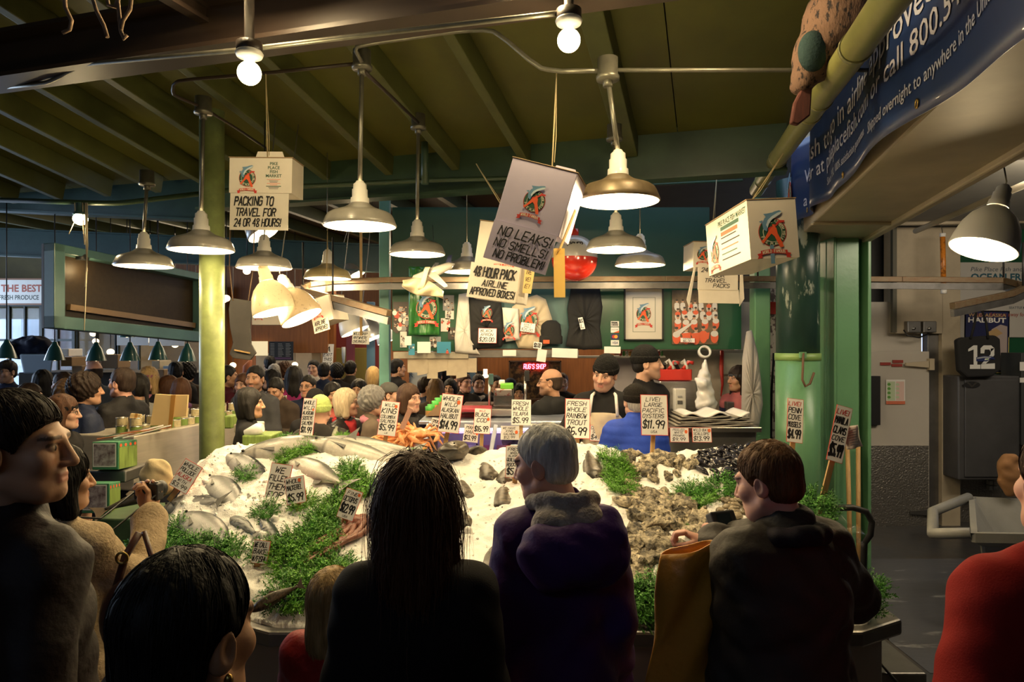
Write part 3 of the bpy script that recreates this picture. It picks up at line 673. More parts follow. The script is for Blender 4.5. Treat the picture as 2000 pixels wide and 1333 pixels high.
def again(src, ch, label, a, b, L, sink=.02, roll=0, lift=0, L0=.62, group=None):
    c = copy_tree(src, None, ch); c['label'] = label; c.scale = (L / L0,) * 3
    if group: c['group'] = group
    return lay(c, *a, *b, L, sink, roll, lift)
again(salmon, sk, 'dark backed fish right beside the pollock card, its head up against the column', (405, 925), (466, 985), .55, .0, 0)
again(salmon, sk, 'dark backed fish next to the column, above the upper left clump of parsley', (450, 890), (525, 935), .5, .01, 0)
again(salmon, sk, 'silver fish half sunk in the ice beside the long dark fish', (318, 985), (420, 985), .5, .05, 0)
again(salmon, sk, 'silver fish half buried in ice under the pollock card', (362, 940), (440, 975), .5, .055, 0)
again(salmon, sk, 'silver fish poking from the ice left of the green clump by the tray', (290, 1000), (355, 1035), .42, .04, 0)
sal2 = fish('long pale salmon along the back ridge of the ice, nearest the stack of green boxes', 'whole_salmon', .7, (.07, .075, .065), (.66, .62, .54), deep=.24, fat=.16)
s2k = kids(sal2); lay(sal2, 500, 888, 628, 872, .7, .0, 12)
for lb, a, b, L in (('long pale salmon lying just right of the diagonal green sprig', (622, 880), (775, 905), .72), ('long pale salmon highest on the ridge under the king salmon card', (625, 868), (765, 880), .7),
                    ('pale salmon below the diagonal green sprig behind the fillet card', (568, 905), (650, 952), .62), ('pale salmon on the ridge with its tail by the crabs', (690, 868), (800, 890), .62),
                    ('pale salmon sunk deep in the ice above the octopus card', (640, 930), (760, 940), .6)):
    again(sal2, s2k, lb, a, b, L, .02 if 'deep' not in lb else .065, 10, 0, .7)
mack = fish('small mackerel on the ice left of the mackerel card', 'whole_mackerel', .36, (.02, .04, .045), (.38, .39, .38), deep=.2, fat=.14, spots=2); mk = kids(mack)
lay(mack, 445, 1005, 492, 1040, .36, .01)
again(mack, mk, 'small mackerel between two clumps of green above the brown fish card', (512, 1022), (545, 1068), .34, .005, L0=.36)
again(mack, mk, 'small mackerel near the fillet card, half in the ice', (478, 960), (520, 985), .32, .025, L0=.36)
dark = fish('long dark brown fish resting on the left edge of the ice', 'black_cod', .55, (.035, .03, .02), (.07, .06, .045), deep=.2, fat=.17, fin=FIN2); dk_ = kids(dark)
lay(dark, 345, 950, 262, 985, .55, -.035)
rock = fish('big dark rockfish head sticking out of the ice between the woman and the price card', 'whole_rockfish', .5, (.045, .035, .025), (.15, .12, .08), deep=.34, fat=.22, spots=5, big_head=.35, fin=FIN2); rk = kids(rock)
lay(rock, 905, 955, 868, 878, .5, -.03)
for lb, a, b, L, s in (('rockfish on the ridge with its head down behind the first rockfish', (940, 912), (925, 868), .4, .03), ('small rockfish buried up to the eyes, upper one of the middle column', (962, 938), (945, 902), .3, .05),
     ('rockfish head beside the stick of the rockfish card', (985, 950), (1000, 905), .3, .03), ('rockfish head showing in the open ice beneath the card stick', (985, 985), (985, 945), .3, .055),
     ('small rockfish head left of the open ice, beside the brown hair', (915, 975), (900, 935), .28, .055), ('rockfish head low in the ice beside the brown hair', (905, 1020), (880, 985), .34, .035),
     ('rockfish lowest in the open ice between the dark coat and the purple coat', (975, 1125), (970, 1060), .36, .04), ('dark rockfish right behind the neck of the grey haired man', (1168, 940), (1150, 885), .34, .03)):
    again(rock, rk, lb, a, b, L, s * .35, 0, 0, .5)
tailf = fish('brown fish hanging over the front left corner of the counter', 'whole_lingcod', .5, (.06, .045, .03), (.14, .1, .06), deep=.24, fat=.2, spots=3, fin=FIN2)
tailf.matrix_basis = Matrix.LocRotScale(P(534, 1172, 2.93), Euler((R(60), R(-25), R(15))), Vector((.45, .45, .45)))
# octopus
c = on_ice(672, 1055); o = thing('octopus', 'reddish brown octopus spread on the ice below the octopus card', 'octopus', c)
OCT = mat('octopus_skin', (.27, .1, .06), .35, nz=(40, .6), bump=(90, .5, .006))
mb = MB(); mb.ball((.05, .12, .05), (.06, .07, .045), 16, 12)
for i in range(len(mb.v)): p = Vector(mb.v[i]); mb.v[i] = tuple(p + mnoise.noise_vector(p * 30) * .012)
mb.build('mantle', OCT, o, local=True)
for k in range(8):
    mb = MB(); pts = []
    for i in range(9):
        t = i / 8; x = .04 - .17 * t + .03 * math.sin(t * 7 + k) + (k - 3.5) * .017; y = .08 - .28 * t + .02 * math.cos(t * 6 + k * 2)
        pts.append((x, y, max(-.25, ice_h(c.x + x, c.y + y) - c.z + .025)))
    mb.tube(pts, [.019 * (1 - .7 * i / 8) for i in range(9)], 8); mb.build('arm', OCT, o, local=True)
# ---- green sprigs
PARS = mat('curly_parsley', (.075, .27, .03), .5, nz=(14, .55), spec=.3)
PARS2 = mat('bright_parsley', (.14, .38, .035), .5, nz=(14, .5), spec=.3)
def sprig(seed, n, rad, hgt, m):
    rr = random.Random(seed); mb = MB()
    for i in range(n):
        a = rr.uniform(0, 6.28); r0 = rad * math.sqrt(rr.random()) * .75; bx, by = r0 * math.cos(a), r0 * math.sin(a)
        d = Vector((math.cos(a) * rr.uniform(.2, 1) + rr.uniform(-.4, .4), math.sin(a) * rr.uniform(.2, 1) + rr.uniform(-.4, .4), rr.uniform(.3, 1.2))).normalized()
        l = hgt * rr.uniform(.6, 1.3); p0 = Vector((bx, by, -.01)); p1 = p0 + d * l * .6; p2 = p0 + d * l + Vector((0, 0, -.012))
        sd = d.cross(Vector((rr.uniform(-1, 1), rr.uniform(-1, 1), .3))).normalized() * .0012
        mb.add([p0 - sd, p0 + sd, p1 + sd, p1 - sd, p2 + sd * .5, p2 - sd * .5], [(0, 1, 2, 3), (3, 2, 4, 5)])
        for j in range(9):
            t = rr.uniform(.3, 1); q = p0.lerp(p1, t / .6) if t < .6 else p1.lerp(p2, (t - .6) / .4)
            e = Vector((rr.gauss(0, 1), rr.gauss(0, 1), rr.gauss(0, .7))).normalized(); f = e.cross(d).normalized(); s = rr.uniform(.007, .016)
            mb.add([q, q + e * s * .6 + f * s * .22, q + e * s * 1.4, q + e * s * .6 - f * s * .22], [(0, 1, 2, 3)])
    return mb.mesh('parsley_bunch', m)
SPR = [sprig(i, 150, .085, .085, PARS if i % 2 == 0 else PARS2) for i in range(4)]
def bunch(lb, px, py, s=1, k=0, flat=None, g=None):
    c = on_ice(px, py) if flat is None else P(px, py, flat)
    o = link('parsley_bunch', SPR[k % 4]); n = ice_normal(c.x, c.y) if flat is None else Vector((0, -.3, 1))
    o.matrix_basis = Matrix.LocRotScale(c + Vector((0, 0, .01)), n.to_track_quat('Z', 'Y') @ Euler((0, 0, rnd.uniform(0, 6))).to_quaternion(), Vector((s, s, s)))
    return tag(o, lb, 'greenery', g)
for i, (px, py) in enumerate(((282, 1068), (312, 1074), (345, 1078), (380, 1082), (415, 1082), (445, 1088))): bunch('green sprig in the row along the lower left edge of the ice', px, py, 1.0, 0, g='green sprigs along the lower left edge')
for i, (px, py) in enumerate(((560, 898), (585, 888), (607, 878))): bunch('green sprig in the diagonal row between the pale salmon on the ridge', px, py, .75, 1, g='green sprigs between the pale salmon')
for i, (px, py) in enumerate(((520, 1085), (548, 1078), (580, 1062), (608, 1045), (632, 1022), (650, 1000), (668, 982), (560, 1115), (592, 1095), (622, 1068), (640, 1050))): bunch('green sprig in the thick band running up from the card about brown fish', px, py, .95, i, g='green sprigs in the thick band')
for i, (px, py) in enumerate(((552, 1168), (585, 1172), (620, 1160), (640, 1128), (655, 1110), (600, 1140))): bunch('green sprig in the clump at the front corner beside the dark coat', px, py, .95, i, g='green sprigs at the front corner')
for i, (px, py) in enumerate(((1192, 900), (1205, 920), (1200, 945), (1218, 962), (1215, 935))): bunch('green sprig in the upright row behind the purple hood', px, py, .85, 1, g='green sprigs behind the purple hood')
for i, (px, py) in enumerate(((1350, 965), (1368, 985), (1340, 990))): bunch('green sprig in the loose clump in the middle of the shellfish', px, py, .9, 2 + i, g='green sprigs in the middle of the shellfish')
for i, (px, py) in enumerate(((1368, 872), (1392, 870), (1415, 872), (1440, 868), (1465, 870), (1488, 870))): bunch('green sprig in the row along the back edge above the mussels', px, py, 1.0, 2 * i, g='green sprigs above the mussels')
for i, (px, py) in enumerate(((1268, 1178), (1295, 1172), (1320, 1180), (1285, 1192), (1250, 1190))): bunch('green sprig on the front edge beside the yellow bag', px, py, 1.05, 2 * i, g='green sprigs by the yellow bag')
for lb, px, py, s, k in (('green sprig above the silver fish on the left', 345, 1033, .7, 0), ('dark green sprig up by the column', 480, 932, .7, 0), ('green sprig right of the fillet card stick', 520, 1005, .8, 0),
   ('green sprig behind the mackerel card stick', 592, 990, .85, 1), ('small green sprig alone on the pale ice under the ridge', 683, 918, .75, 0), ('leafy green sprig standing behind the octopus card', 700, 960, 1.2, 1), ('twiggy sprig above the octopus card', 690, 940, .9, 3),
   ('green sprig touching the brown hair near the halibut card', 820, 900, .7, 1), ('rounded green sprig below the mussels', 1408, 958, 1.0, 0), ('green sprig between the mussels and the clams', 1448, 968, .7, 0), ('small green sprig on the ridge by the blue jacket', 1225, 880, .5, 1),
   ('tiny green sprig among the lower oysters', 1352, 1035, .35, 2), ('green sprig by the front of the ice under the oysters', 1312, 1125, .6, 2)): bunch(lb, px, py, s, k)
bunch('green sprig beside the green boxes behind the ice', 558, 862, .6, 0, 4.5); bunch('green sprig behind the ice beside the backpack', 668, 856, .45, 3, 4.5)
for i, (px, py, d) in enumerate(((1692, 1165, 3.0), (1688, 1190, 3.0), (1700, 1150, 3.1))): bunch('green sprig hanging at the right end of the counter', px, py, .8, 2 * i, d, 'green sprigs at the right end')
for i, (px, py, d) in enumerate(((1592, 985, 3.25), (1600, 1010, 3.2))): bunch('green sprig behind the neck of the man with the camera', px, py, .9, 2 * i, d, 'green sprigs behind the neck')
# ---- shells
OYST = mat('oyster_shell', (.56, .48, .33), .6, nz=(34, .8, .38, .62), col2=(.05, .04, .025), bump=(90, 1, .012), rand=.55)
MUSS = mat('mussel_shell', (.022, .02, .026), .25, nz=(30, .5), rand=.5)
CLAM = mat('clam_shell', (.3, .24, .15), .45, nz=(60, .5), stretch=(1, 1, 5), rand=.5)
def shell(seed, kind):
    rr = random.Random(seed); mb = MB()
    if kind == 'oyster':
        mb.ball((0, 0, 0), (.055, .036, .018), 22, 14)
        for i, p in enumerate(mb.v):
            p = Vector(p); w_ = 1 + .3 * (p.x / .055)
            p = Vector((p.x, p.y * w_, p.z)) + mnoise.noise_vector(p * 28 + Vector((seed, 0, 0))) * .017 + mnoise.noise_vector(p * 70 + Vector((seed, 3, 0))) * .009; mb.v[i] = tuple(p)
        return mb.mesh('oyster', OYST)
    if kind == 'mussel':
        mb.ball((0, 0, 0), (.034, .017, .012), 14, 8)
        mb.v = [(x, y * (1 - .45 * x / .034) + .004 * (x / .034) ** 2, z) for x, y, z in mb.v]; return mb.mesh('mussel', MUSS)
    mb.ball((0, 0, 0), (.022, .018, .013), 14, 8); mb.v = [(x, y * (1 - .15 * x / .022), z) for x, y, z in mb.v]; return mb.mesh('clam', CLAM)
def scatter(kind, n, spots, sc_, label, group, pile=.012):
    ms = [shell(i + 11, kind) for i in range(5)]; tot = sum(s[4] for s in spots)
    for px, py, rx, ry, wt in spots:
        for _ in range(round(n * wt / tot)):
            while True:
                a, b = rnd.uniform(-1, 1), rnd.uniform(-1, 1)
                if a * a + b * b < 1: break
            c = on_ice(px + a * rx, py + b * ry); s = sc_ * rnd.uniform(.75, 1.3); o = link(kind, rnd.choice(ms)); nn = ice_normal(c.x, c.y)
            q = (nn + Vector((rnd.gauss(0, .4), rnd.gauss(0, .4), 0))).to_track_quat('Z', 'Y') @ Euler((0, 0, rnd.uniform(0, 6.3))).to_quaternion()
            o.matrix_basis = Matrix.LocRotScale(c + Vector((0, 0, pile * s * rnd.uniform(0, 1.8))), q, Vector((s, s, s))); tag(o, label, kind, group)
scatter('oyster', 58, ((1265, 905, 55, 22, 3), (1330, 900, 40, 18, 1), (1250, 950, 40, 25, 1), (1290, 935, 60, 20, 1)), .85, 'rough oyster on the upper ice below the tall oyster card', 'oysters on the upper ice')
scatter('oyster', 78, ((1275, 1000, 55, 35, 4), (1300, 1000, 60, 25, 2), (1265, 1060, 35, 40, 3), (1330, 1045, 60, 30, 1.2), (1300, 1090, 60, 30, .8)), 1.15, 'large brown oyster heaped in the middle of the shellfish ice', 'oysters in the big heap')
scatter('oyster', 16, ((1245, 1140, 20, 40, 2), (1340, 1085, 40, 25, 1)), 1.0, 'oyster low on the ice between the purple coat and the yellow bag', 'oysters low on the ice')
scatter('mussel', 260, ((1440, 890, 60, 14, 6), (1400, 900, 50, 15, 3), (1450, 930, 40, 30, 3), (1395, 925, 35, 20, 1), (1470, 955, 30, 20, 1.5), (1480, 915, 25, 25, 1)), 1.0, 'blue black mussel in the heap at the top right of the ice', 'mussels at the top right')
scatter('clam', 120, ((1455, 1000, 50, 18, 5), (1430, 985, 30, 12, 1), (1380, 1035, 30, 25, 1.5), (1360, 1010, 25, 15, 1)), .95, 'small round clam heaped beside the man with the camera', 'clams beside the man')
# crabs at the back
CRAB = mat('orange_crab_shell', (.62, .16, .04), .35, nz=(30, .5), col2=(.75, .45, .2), bump=(60, .3, .004))
def crab():
    o = thing('cooked_crab', 'orange cooked crab in the pile beside the glass case', 'crab', group='cooked crabs in the pile')
    mb = MB(); mb.ball((0, 0, 0), (.085, .055, .03), 20, 12)
    for i, p in enumerate(mb.v): p = Vector(p); mb.v[i] = tuple(p + mnoise.noise_vector(p * 40) * .008)
    mb.build('shell', CRAB, o, local=True)
    for s in (-1, 1):
        for k in range(4):
            a = R(-50 + 28 * k); mb = MB(); d = Vector((s * math.cos(a), math.sin(a), 0))
            mb.tube([d * .06, d * .12 + Vector((0, 0, .03)), d * .17 + Vector((0, 0, -.01)), d * .2 + Vector((0, .0, -.035))], [.011, .01, .008, .003], 7); mb.build('leg', CRAB, o, local=True)
        mb = MB(); mb.tube([(s * .06, -.03, 0), (s * .11, -.07, .015), (s * .09, -.12, .01), (s * .05, -.15, 0)], [.013, .016, .02, .006], 8); mb.build('claw', CRAB, o, local=True)
    return o
cr = crab(); ck = kids(cr)
for i, (px, py, rz) in enumerate(((760, 868, 20), (775, 862, -30), (792, 858, 60), (808, 855, 10), (785, 850, 100), (802, 846, -60), (820, 846, 30), (770, 857, 140))):
    c = cr if i == 0 else copy_tree(cr, None, ck); c.location = P(px, py, 4.78 + (i % 3) * .06); c.rotation_euler = (R(20 + 30 * (i % 3)), R(25 * (i % 2)), R(rz)); c.scale = (.95,) * 3
mb = MB(); c = P(786, 884, 4.85); mb.box(c, (.36, .3, .1)); tag(mb.build('crab_tray', STEELD, bevel=.01), 'dark tray of ice under the orange crabs', 'tray')
# ---------------------------------------------------------------- people: smooth blended solids, meshed on a grid
def v3(*a): return np.array(a, dtype=np.float32)
class Solid:
    def __init__(s): s.p = []; s.post = None
    def cone(s, a, b, ra, rb, k=.02, sub=False): s.p.append(('c', np.array(a, np.float32), np.array(b, np.float32), ra, rb, k, sub)); return s
    def ell(s, c, r, k=.02, sub=False, rot=None):
        M = None if rot is None else np.array(Euler(tuple(R(x) for x in rot)).to_matrix(), dtype=np.float32)
        s.p.append(('e', np.array(c, np.float32), np.array(r, np.float32), M, None, k, sub)); return s
    def plane(s, pt, n, k=.01): s.p.append(('h', np.array(pt, np.float32), np.array(n, np.float32), None, None, k, True)); return s
    def bounds(s):
        lo, hi = [], []
        for q in s.p:
            if q[6]: continue
            if q[0] == 'c': r = max(q[3], q[4]); lo.append(np.minimum(q[1], q[2]) - r); hi.append(np.maximum(q[1], q[2]) + r)
            else: r = q[2].max() if q[3] is not None else q[2]; lo.append(q[1] - r); hi.append(q[1] + r)
        return np.min(lo, 0) - .02, np.max(hi, 0) + .02
    def one(s, q, x, y, z):
        if q[0] == 'c':
            a, b, ra, rb = q[1:5]; d = b - a; L = max(float(d @ d), 1e-9)
            t = np.clip(((x - a[0]) * d[0] + (y - a[1]) * d[1] + (z - a[2]) * d[2]) / L, 0, 1)
            return np.sqrt((x - a[0] - t * d[0]) ** 2 + (y - a[1] - t * d[1]) ** 2 + (z - a[2] - t * d[2]) ** 2) - (ra + (rb - ra) * t)
        if q[0] == 'e':
            c, r, M = q[1:4]; X, Y, Z = x - c[0], y - c[1], z - c[2]
            if M is not None: X, Y, Z = (M[0, i] * X + M[1, i] * Y + M[2, i] * Z for i in range(3))
            k0 = np.sqrt((X / r[0]) ** 2 + (Y / r[1]) ** 2 + (Z / r[2]) ** 2); k1 = np.sqrt((X / r[0] ** 2) ** 2 + (Y / r[1] ** 2) ** 2 + (Z / r[2] ** 2) ** 2)
            return k0 * (k0 - 1) / np.maximum(k1, 1e-6)
        pt, n = q[1:3]; return -((x - pt[0]) * n[0] + (y - pt[1]) * n[1] + (z - pt[2]) * n[2])
    def field(s, xs, ys, zs):
        F = np.full((len(xs), len(ys), len(zs)), .2, np.float32)
        for q in s.p:
            k = q[5]; sl = (slice(None),) * 3
            if q[0] != 'h':
                r = max(q[3], q[4]) if q[0] == 'c' else (q[2].max() if q[3] is not None else q[2])
                lo = (np.minimum(q[1], q[2]) if q[0] == 'c' else q[1]) - r - k - .05; hi = (np.maximum(q[1], q[2]) if q[0] == 'c' else q[1]) + r + k + .05
                sl = tuple(slice(max(np.searchsorted(g, l) - 1, 0), np.searchsorted(g, h) + 1) for g, l, h in zip((xs, ys, zs), lo, hi))
            X, Y, Z = xs[sl[0]][:, None, None], ys[sl[1]][None, :, None], zs[sl[2]][None, None, :]
            if 0 in (X.size, Y.size, Z.size): continue
            d = s.one(q, X, Y, Z); G = F[sl]
            if q[6]: h = np.clip(.5 - .5 * (G + d) / k, 0, 1); F[sl] = G + (-d - G) * h + k * h * (1 - h)
            else: h = np.clip(.5 + .5 * (G - d) / k, 0, 1); F[sl] = G + (d - G) * h - k * h * (1 - h)
        if s.post is not None: F = s.post(F, xs[:, None, None], ys[None, :, None], zs[None, None, :])
        return F
    def mesh(s, h):
        lo, hi = s.bounds(); xs, ys, zs = (np.arange(a, b + h, h, dtype=np.float32) for a, b in zip(lo, hi))
        F = s.field(xs, ys, zs); S = F < 0
        c = [S[i:S.shape[0] - 1 + i, j:S.shape[1] - 1 + j, k:S.shape[2] - 1 + k] for i in (0, 1) for j in (0, 1) for k in (0, 1)]
        n = sum(x.astype(np.int8) for x in c); act = (n > 0) & (n < 8); ii, jj, kk = np.nonzero(act); idx = np.full(act.shape, -1, np.int32); idx[act] = np.arange(len(ii))
        acc = np.zeros((len(ii), 3), np.float32); cnt = np.zeros(len(ii), np.float32); co = [(i, j, k) for i in (0, 1) for j in (0, 1) for k in (0, 1)]
        for a in range(8):
            for b in range(a + 1, 8):
                A_, B_ = co[a], co[b]
                if sum(abs(p - q) for p, q in zip(A_, B_)) != 1: continue
                fa = F[ii + A_[0], jj + A_[1], kk + A_[2]]; fb = F[ii + B_[0], jj + B_[1], kk + B_[2]]; m = (fa < 0) != (fb < 0)
                t = np.where(m, fa / np.where(m, fa - fb, 1), 0)
                acc += m[:, None] * (np.array(A_, np.float32) + t[:, None] * (np.array(B_, np.float32) - np.array(A_, np.float32))); cnt += m
        V = (np.stack((ii, jj, kk), 1) + acc / cnt[:, None]) * h + lo
        Q = []
        for ax in range(3):
            sl0 = [slice(1, -1)] * 3; sl0[ax] = slice(0, -1); sl1 = list(sl0); sl1[ax] = slice(1, None)
            a = S[tuple(sl0)]; b = S[tuple(sl1)]; p = np.stack(np.nonzero(a != b), 1); sgn = a[a != b]; off = np.ones(3, int); off[ax] = 0; p = p + off
            u, w_ = (ax + 1) % 3, (ax + 2) % 3; eu = np.eye(3, dtype=int)[u]; ew = np.eye(3, dtype=int)[w_]
            g = lambda o: idx[tuple((p - o).T)]
            q = np.stack((g(eu + ew), g(ew), g(0 * eu), g(eu)), 1); q[~sgn] = q[~sgn][:, ::-1]; Q.append(q)
        return V.astype(np.float32), np.concatenate(Q)
def relax(V, Q, it=2, f=.5):
    for _ in range(it):
        S = np.zeros_like(V); n = np.zeros(len(V), np.float32)
        for a, b in ((0, 1), (1, 2), (2, 3), (3, 0)):
            for x, y in ((a, b), (b, a)): np.add.at(S, Q[:, x], V[Q[:, y]]); np.add.at(n, Q[:, x], 1)
        V = V + f * (S / np.maximum(n, 1)[:, None] - V)
    return V
def wrinkle(amp, fr, sd=0.):
    def f(F, x, y, z):
        n = np.sin(x * fr + 2.1 * np.sin(z * fr * .7 + sd) + sd) * np.sin(z * fr * .9 + 1.7 * np.sin(y * fr * .8 + x * fr * .4) + 2 * sd) + .5 * np.sin(z * fr * 2.1 + x * fr * 1.3 + sd) * np.sin(y * fr * 2 + sd)
        return F + amp * n.astype(np.float32)
    return f
# --- head (centre of the skull at 0, facing +y)
def head_solid():
    s = Solid()
    s.ell((0, -.014, .035), (.076, .094, .086), .02); s.ell((0, .028, -.03), (.061, .066, .085), .03); s.ell((0, .04, -.078), (.049, .047, .038), .025)
    for x in (-1, 1):
        s.ell((x * .041, .062, -.024), (.026, .026, .026), .02); s.cone((x * .058, .0, -.06), (x * .03, .06, -.098), .02, .018, .03)
    s.cone((0, .077, -.1), (0, .079, -.098), .019, .019, .02); s.cone((-.036, .079, .026), (.036, .079, .026), .0125, .0125, .018)
    for x in (-1, 1): s.ell((x * .031, .1, .004), (.017, .013, .011), .012, True)
    for x in (-1, 1): s.ell((x * .031, .079, .004), (.0135, .0125, .0115), .004)
    s.cone((0, .092, .016), (0, .113, -.03), .008, .0125, .012)
    for x in (-1, 1): s.ell((x * .0125, .1, -.034), (.0095, .012, .008), .008)
    s.cone((-.016, .0885, -.06), (.016, .0885, -.06), .007, .007, .008); s.cone((-.013, .0875, -.071), (.013, .0875, -.071), .008, .008, .008)
    s.ell((0, .104, -.0655), (.024, .012, .0018), .004, True)
    for x in (-1, 1):
        s.ell((x * .079, -.012, -.008), (.011, .023, .034), .006, False, (0, 0, -x * 22)); s.ell((x * .09, -.006, -.004), (.008, .012, .02), .006, True, (0, 0, -x * 22))
    s.cone((0, -.022, -.05), (0, -.042, -.21), .05, .058, .03)
    return s
def tint_head(V, stubble=0., brow=.25, lip=1.):
    T = np.ones((len(V), 4), np.float32); x, y, z = np.abs(V[:, 0]), V[:, 1], V[:, 2]
    bl = np.exp(-((x - .04) / .02) ** 2 - ((z + .03) / .02) ** 2) * (y > .05); T[:, 1] -= .12 * bl; T[:, 2] -= .14 * bl
    lp = np.clip(1.25 - np.maximum(x / .021, np.abs(z + .0655) / .0095), 0, .25) * 4 * (y > .084) * lip; T[:, 1] -= .33 * lp; T[:, 2] -= .27 * lp; T[:, 0] -= .08 * lp
    bw = ((np.abs(z - .027 + .1 * (x - .03) ** 2 / .03) < .0045) & (x > .012) & (x < .052) & (y > .06)); T[bw, :3] *= brow
    if stubble:
        st = np.clip((-.035 - z) / .02, 0, 1) * np.clip((y + .01) / .03, 0, 1) * (1 - np.clip(lp, 0, 1)); st = np.maximum(st * (z > -.13), ((np.abs(z + .05) < .008) & (y > .075) & (x < .03)) * 1.); T[:, :3] *= (1 - stubble * st)[:, None]
    e = np.sqrt((x - .031) ** 2 + ((z - .004) * 1.7) ** 2); m = (e < .0125) & (y > .07); T[m, :3] = (1.1, 1.4, 1.6)
    m = (np.sqrt((x - .031) ** 2 + (z - .004) ** 2) < .006) & (y > .07); T[m, :3] = (.06, .05, .05)
    m = (np.abs(z - .004 - .009 + 10 * (x - .031) ** 2) < .0035) & (np.abs(x - .031) < .016) & (y > .07); T[m, :3] *= .3
    return T
def hair_solid(style, amp=.003):
    s = Solid(); up = .014 if style in ('short', 'crop') else .011 if style == 'grey' else .024
    if style == 'crop': up = .009
    if style == 'bald': up = .005
    s.ell((0, -.016, .037), (.076 + up * .8, .094 + up * .8, .086 + up), .02)
    if style in ('short', 'crop', 'grey', 'bald'):
        s.ell((0, -.05, -.03), (.064 + up * .4, .052 + up * .5, .05), .03); s.plane((0, 0, -.062), (0, .25, -1), .02)
        s.ell((0, .09, -.04), (.12, .085, .103), .02, True); s.plane((0, .1, 0), (0, 1, .1), .01)
        for x in (-1, 1): s.ell((x * .092, .0, -.03), (.036, .036, .05), .012, True)
        if style == 'bald': s.ell((0, .0, .09), (.09, .12, .085), .01, True)
    elif style in ('long', 'bob', 'curly', 'pony', 'bun'):
        if style == 'long':
            s.ell((0, -.06, -.12), (.088, .06, .17), .05)
            for x in (-1, 1): s.cone((x * .075, -.01, .0), (x * .085, .005, -.26), .03, .035, .04)
        if style == 'bob':
            s.ell((0, -.045, -.06), (.09, .068, .1), .05)
            for x in (-1, 1): s.cone((x * .075, -.005, .0), (x * .08, .01, -.11), .03, .032, .04)
        if style == 'curly': s.ell((0, -.03, .02), (.11, .115, .12), .04); amp = .007
        if style in ('pony', 'bun'): s.ell((0, -.05, -.03), (.07, .055, .06), .04)
        if style == 'pony': s.cone((0, -.115, .03), (0, -.15, -.17), .025, .015, .02)
        if style == 'bun': s.ell((0, -.12, .06), (.045, .045, .045), .015)
        s.ell((0, .095, -.05), (.064, .085, .105), .015, True); s.plane((0, .102, 0), (0, 1, .0), .01)
        if style in ('pony', 'bun'):
            for x in (-1, 1): s.ell((x * .09, .01, -.03), (.03, .035, .05), .015, True)
    elif style == 'beanie':
        s.p = []; s.ell((0, -.016, .045), (.089, .106, .1), .02); s.plane((0, 0, .012), (0, .12, -1), .008); amp = .0015
    elif style == 'cap':
        s.p = []; s.ell((0, -.014, .04), (.086, .103, .093), .02); s.plane((0, 0, .03), (0, .1, -1), .006); amp = .0005
        s.ell((0, .12, .036), (.062, .075, .007), .012, False, (-8, 0, 0))
    fr = 62 if style != 'curly' else 75
    if style not in ('beanie', 'cap', 'bald'):
        def post(F, x, y, z): return F + (amp * np.sin(x * fr * 2 + 2 * np.sin(z * 9 + y * 20)) * np.sin(y * fr * 1.4 + 3 * np.sin(z * 11) + (z * fr * 1.2 + 2.5 * np.sin(x * 31 + z * 17) + 2 * np.sin(y * 43) if style == 'curly' else 0))).astype(np.float32)
        s.post = post
    elif style == 'beanie': s.post = lambda F, x, y, z: F + (.0015 * np.sin(np.arctan2(x, y) * 46) + -.006 * (z < .052)).astype(np.float32)
    return s
HM = {}
def head_mesh(fine=False):
    k = ('head', fine)
    if k not in HM: V, Q = head_solid().mesh(.0032 if fine else .0048); HM[k] = (relax(V, Q, 1, .4), Q)
    return HM[k]
def hair_mesh(style, fine=False):
    k = (style, fine)
    if k not in HM: V, Q = hair_solid(style).mesh(.004 if fine else .006); HM[k] = (relax(V, Q, 1, .4), Q)
    return HM[k]
def hand_mesh(pose):
    'a left hand (mirror for the right): wrist at 0, fingers towards -z, palm facing +y, thumb towards +x'
    k = ('hand', pose)
    if k not in HM:
        s = Solid(); s.ell((0, .0, -.05), (.04, .014, .05), .02); s.cone((0, 0, .07), (0, 0, -.02), .028, .026, .02)
        curl = {'relaxed': 22, 'grip': 62, 'flat': 8}[pose]
        for i, (x, l) in enumerate(((.031, .07), (.0105, .079), (-.0105, .073), (-.03, .056))):
            p = np.array((x, 0, -.088)); a = R(curl * .6)
            for j, f in enumerate((.46, .31, .25)):
                q = p + np.array((0, math.sin(a), -math.cos(a))) * l * f; s.cone(p, q, .0092 - .001 * j, .0085 - .001 * j, .006); p = q; a += R(curl * (.9 if j == 0 else .6))
        p = np.array((.028, .004, -.025)); q = np.array((.05, .018 if pose != 'grip' else .03, -.062)); r = np.array((.055 if pose != 'grip' else .035, .03 if pose != 'grip' else .05, -.092))
        s.cone(p, q, .015, .011, .012); s.cone(q, r, .0105, .0085, .006); V, Q = s.mesh(.0045); HM[k] = (relax(V, Q, 1, .3), Q)
    return HM[k]
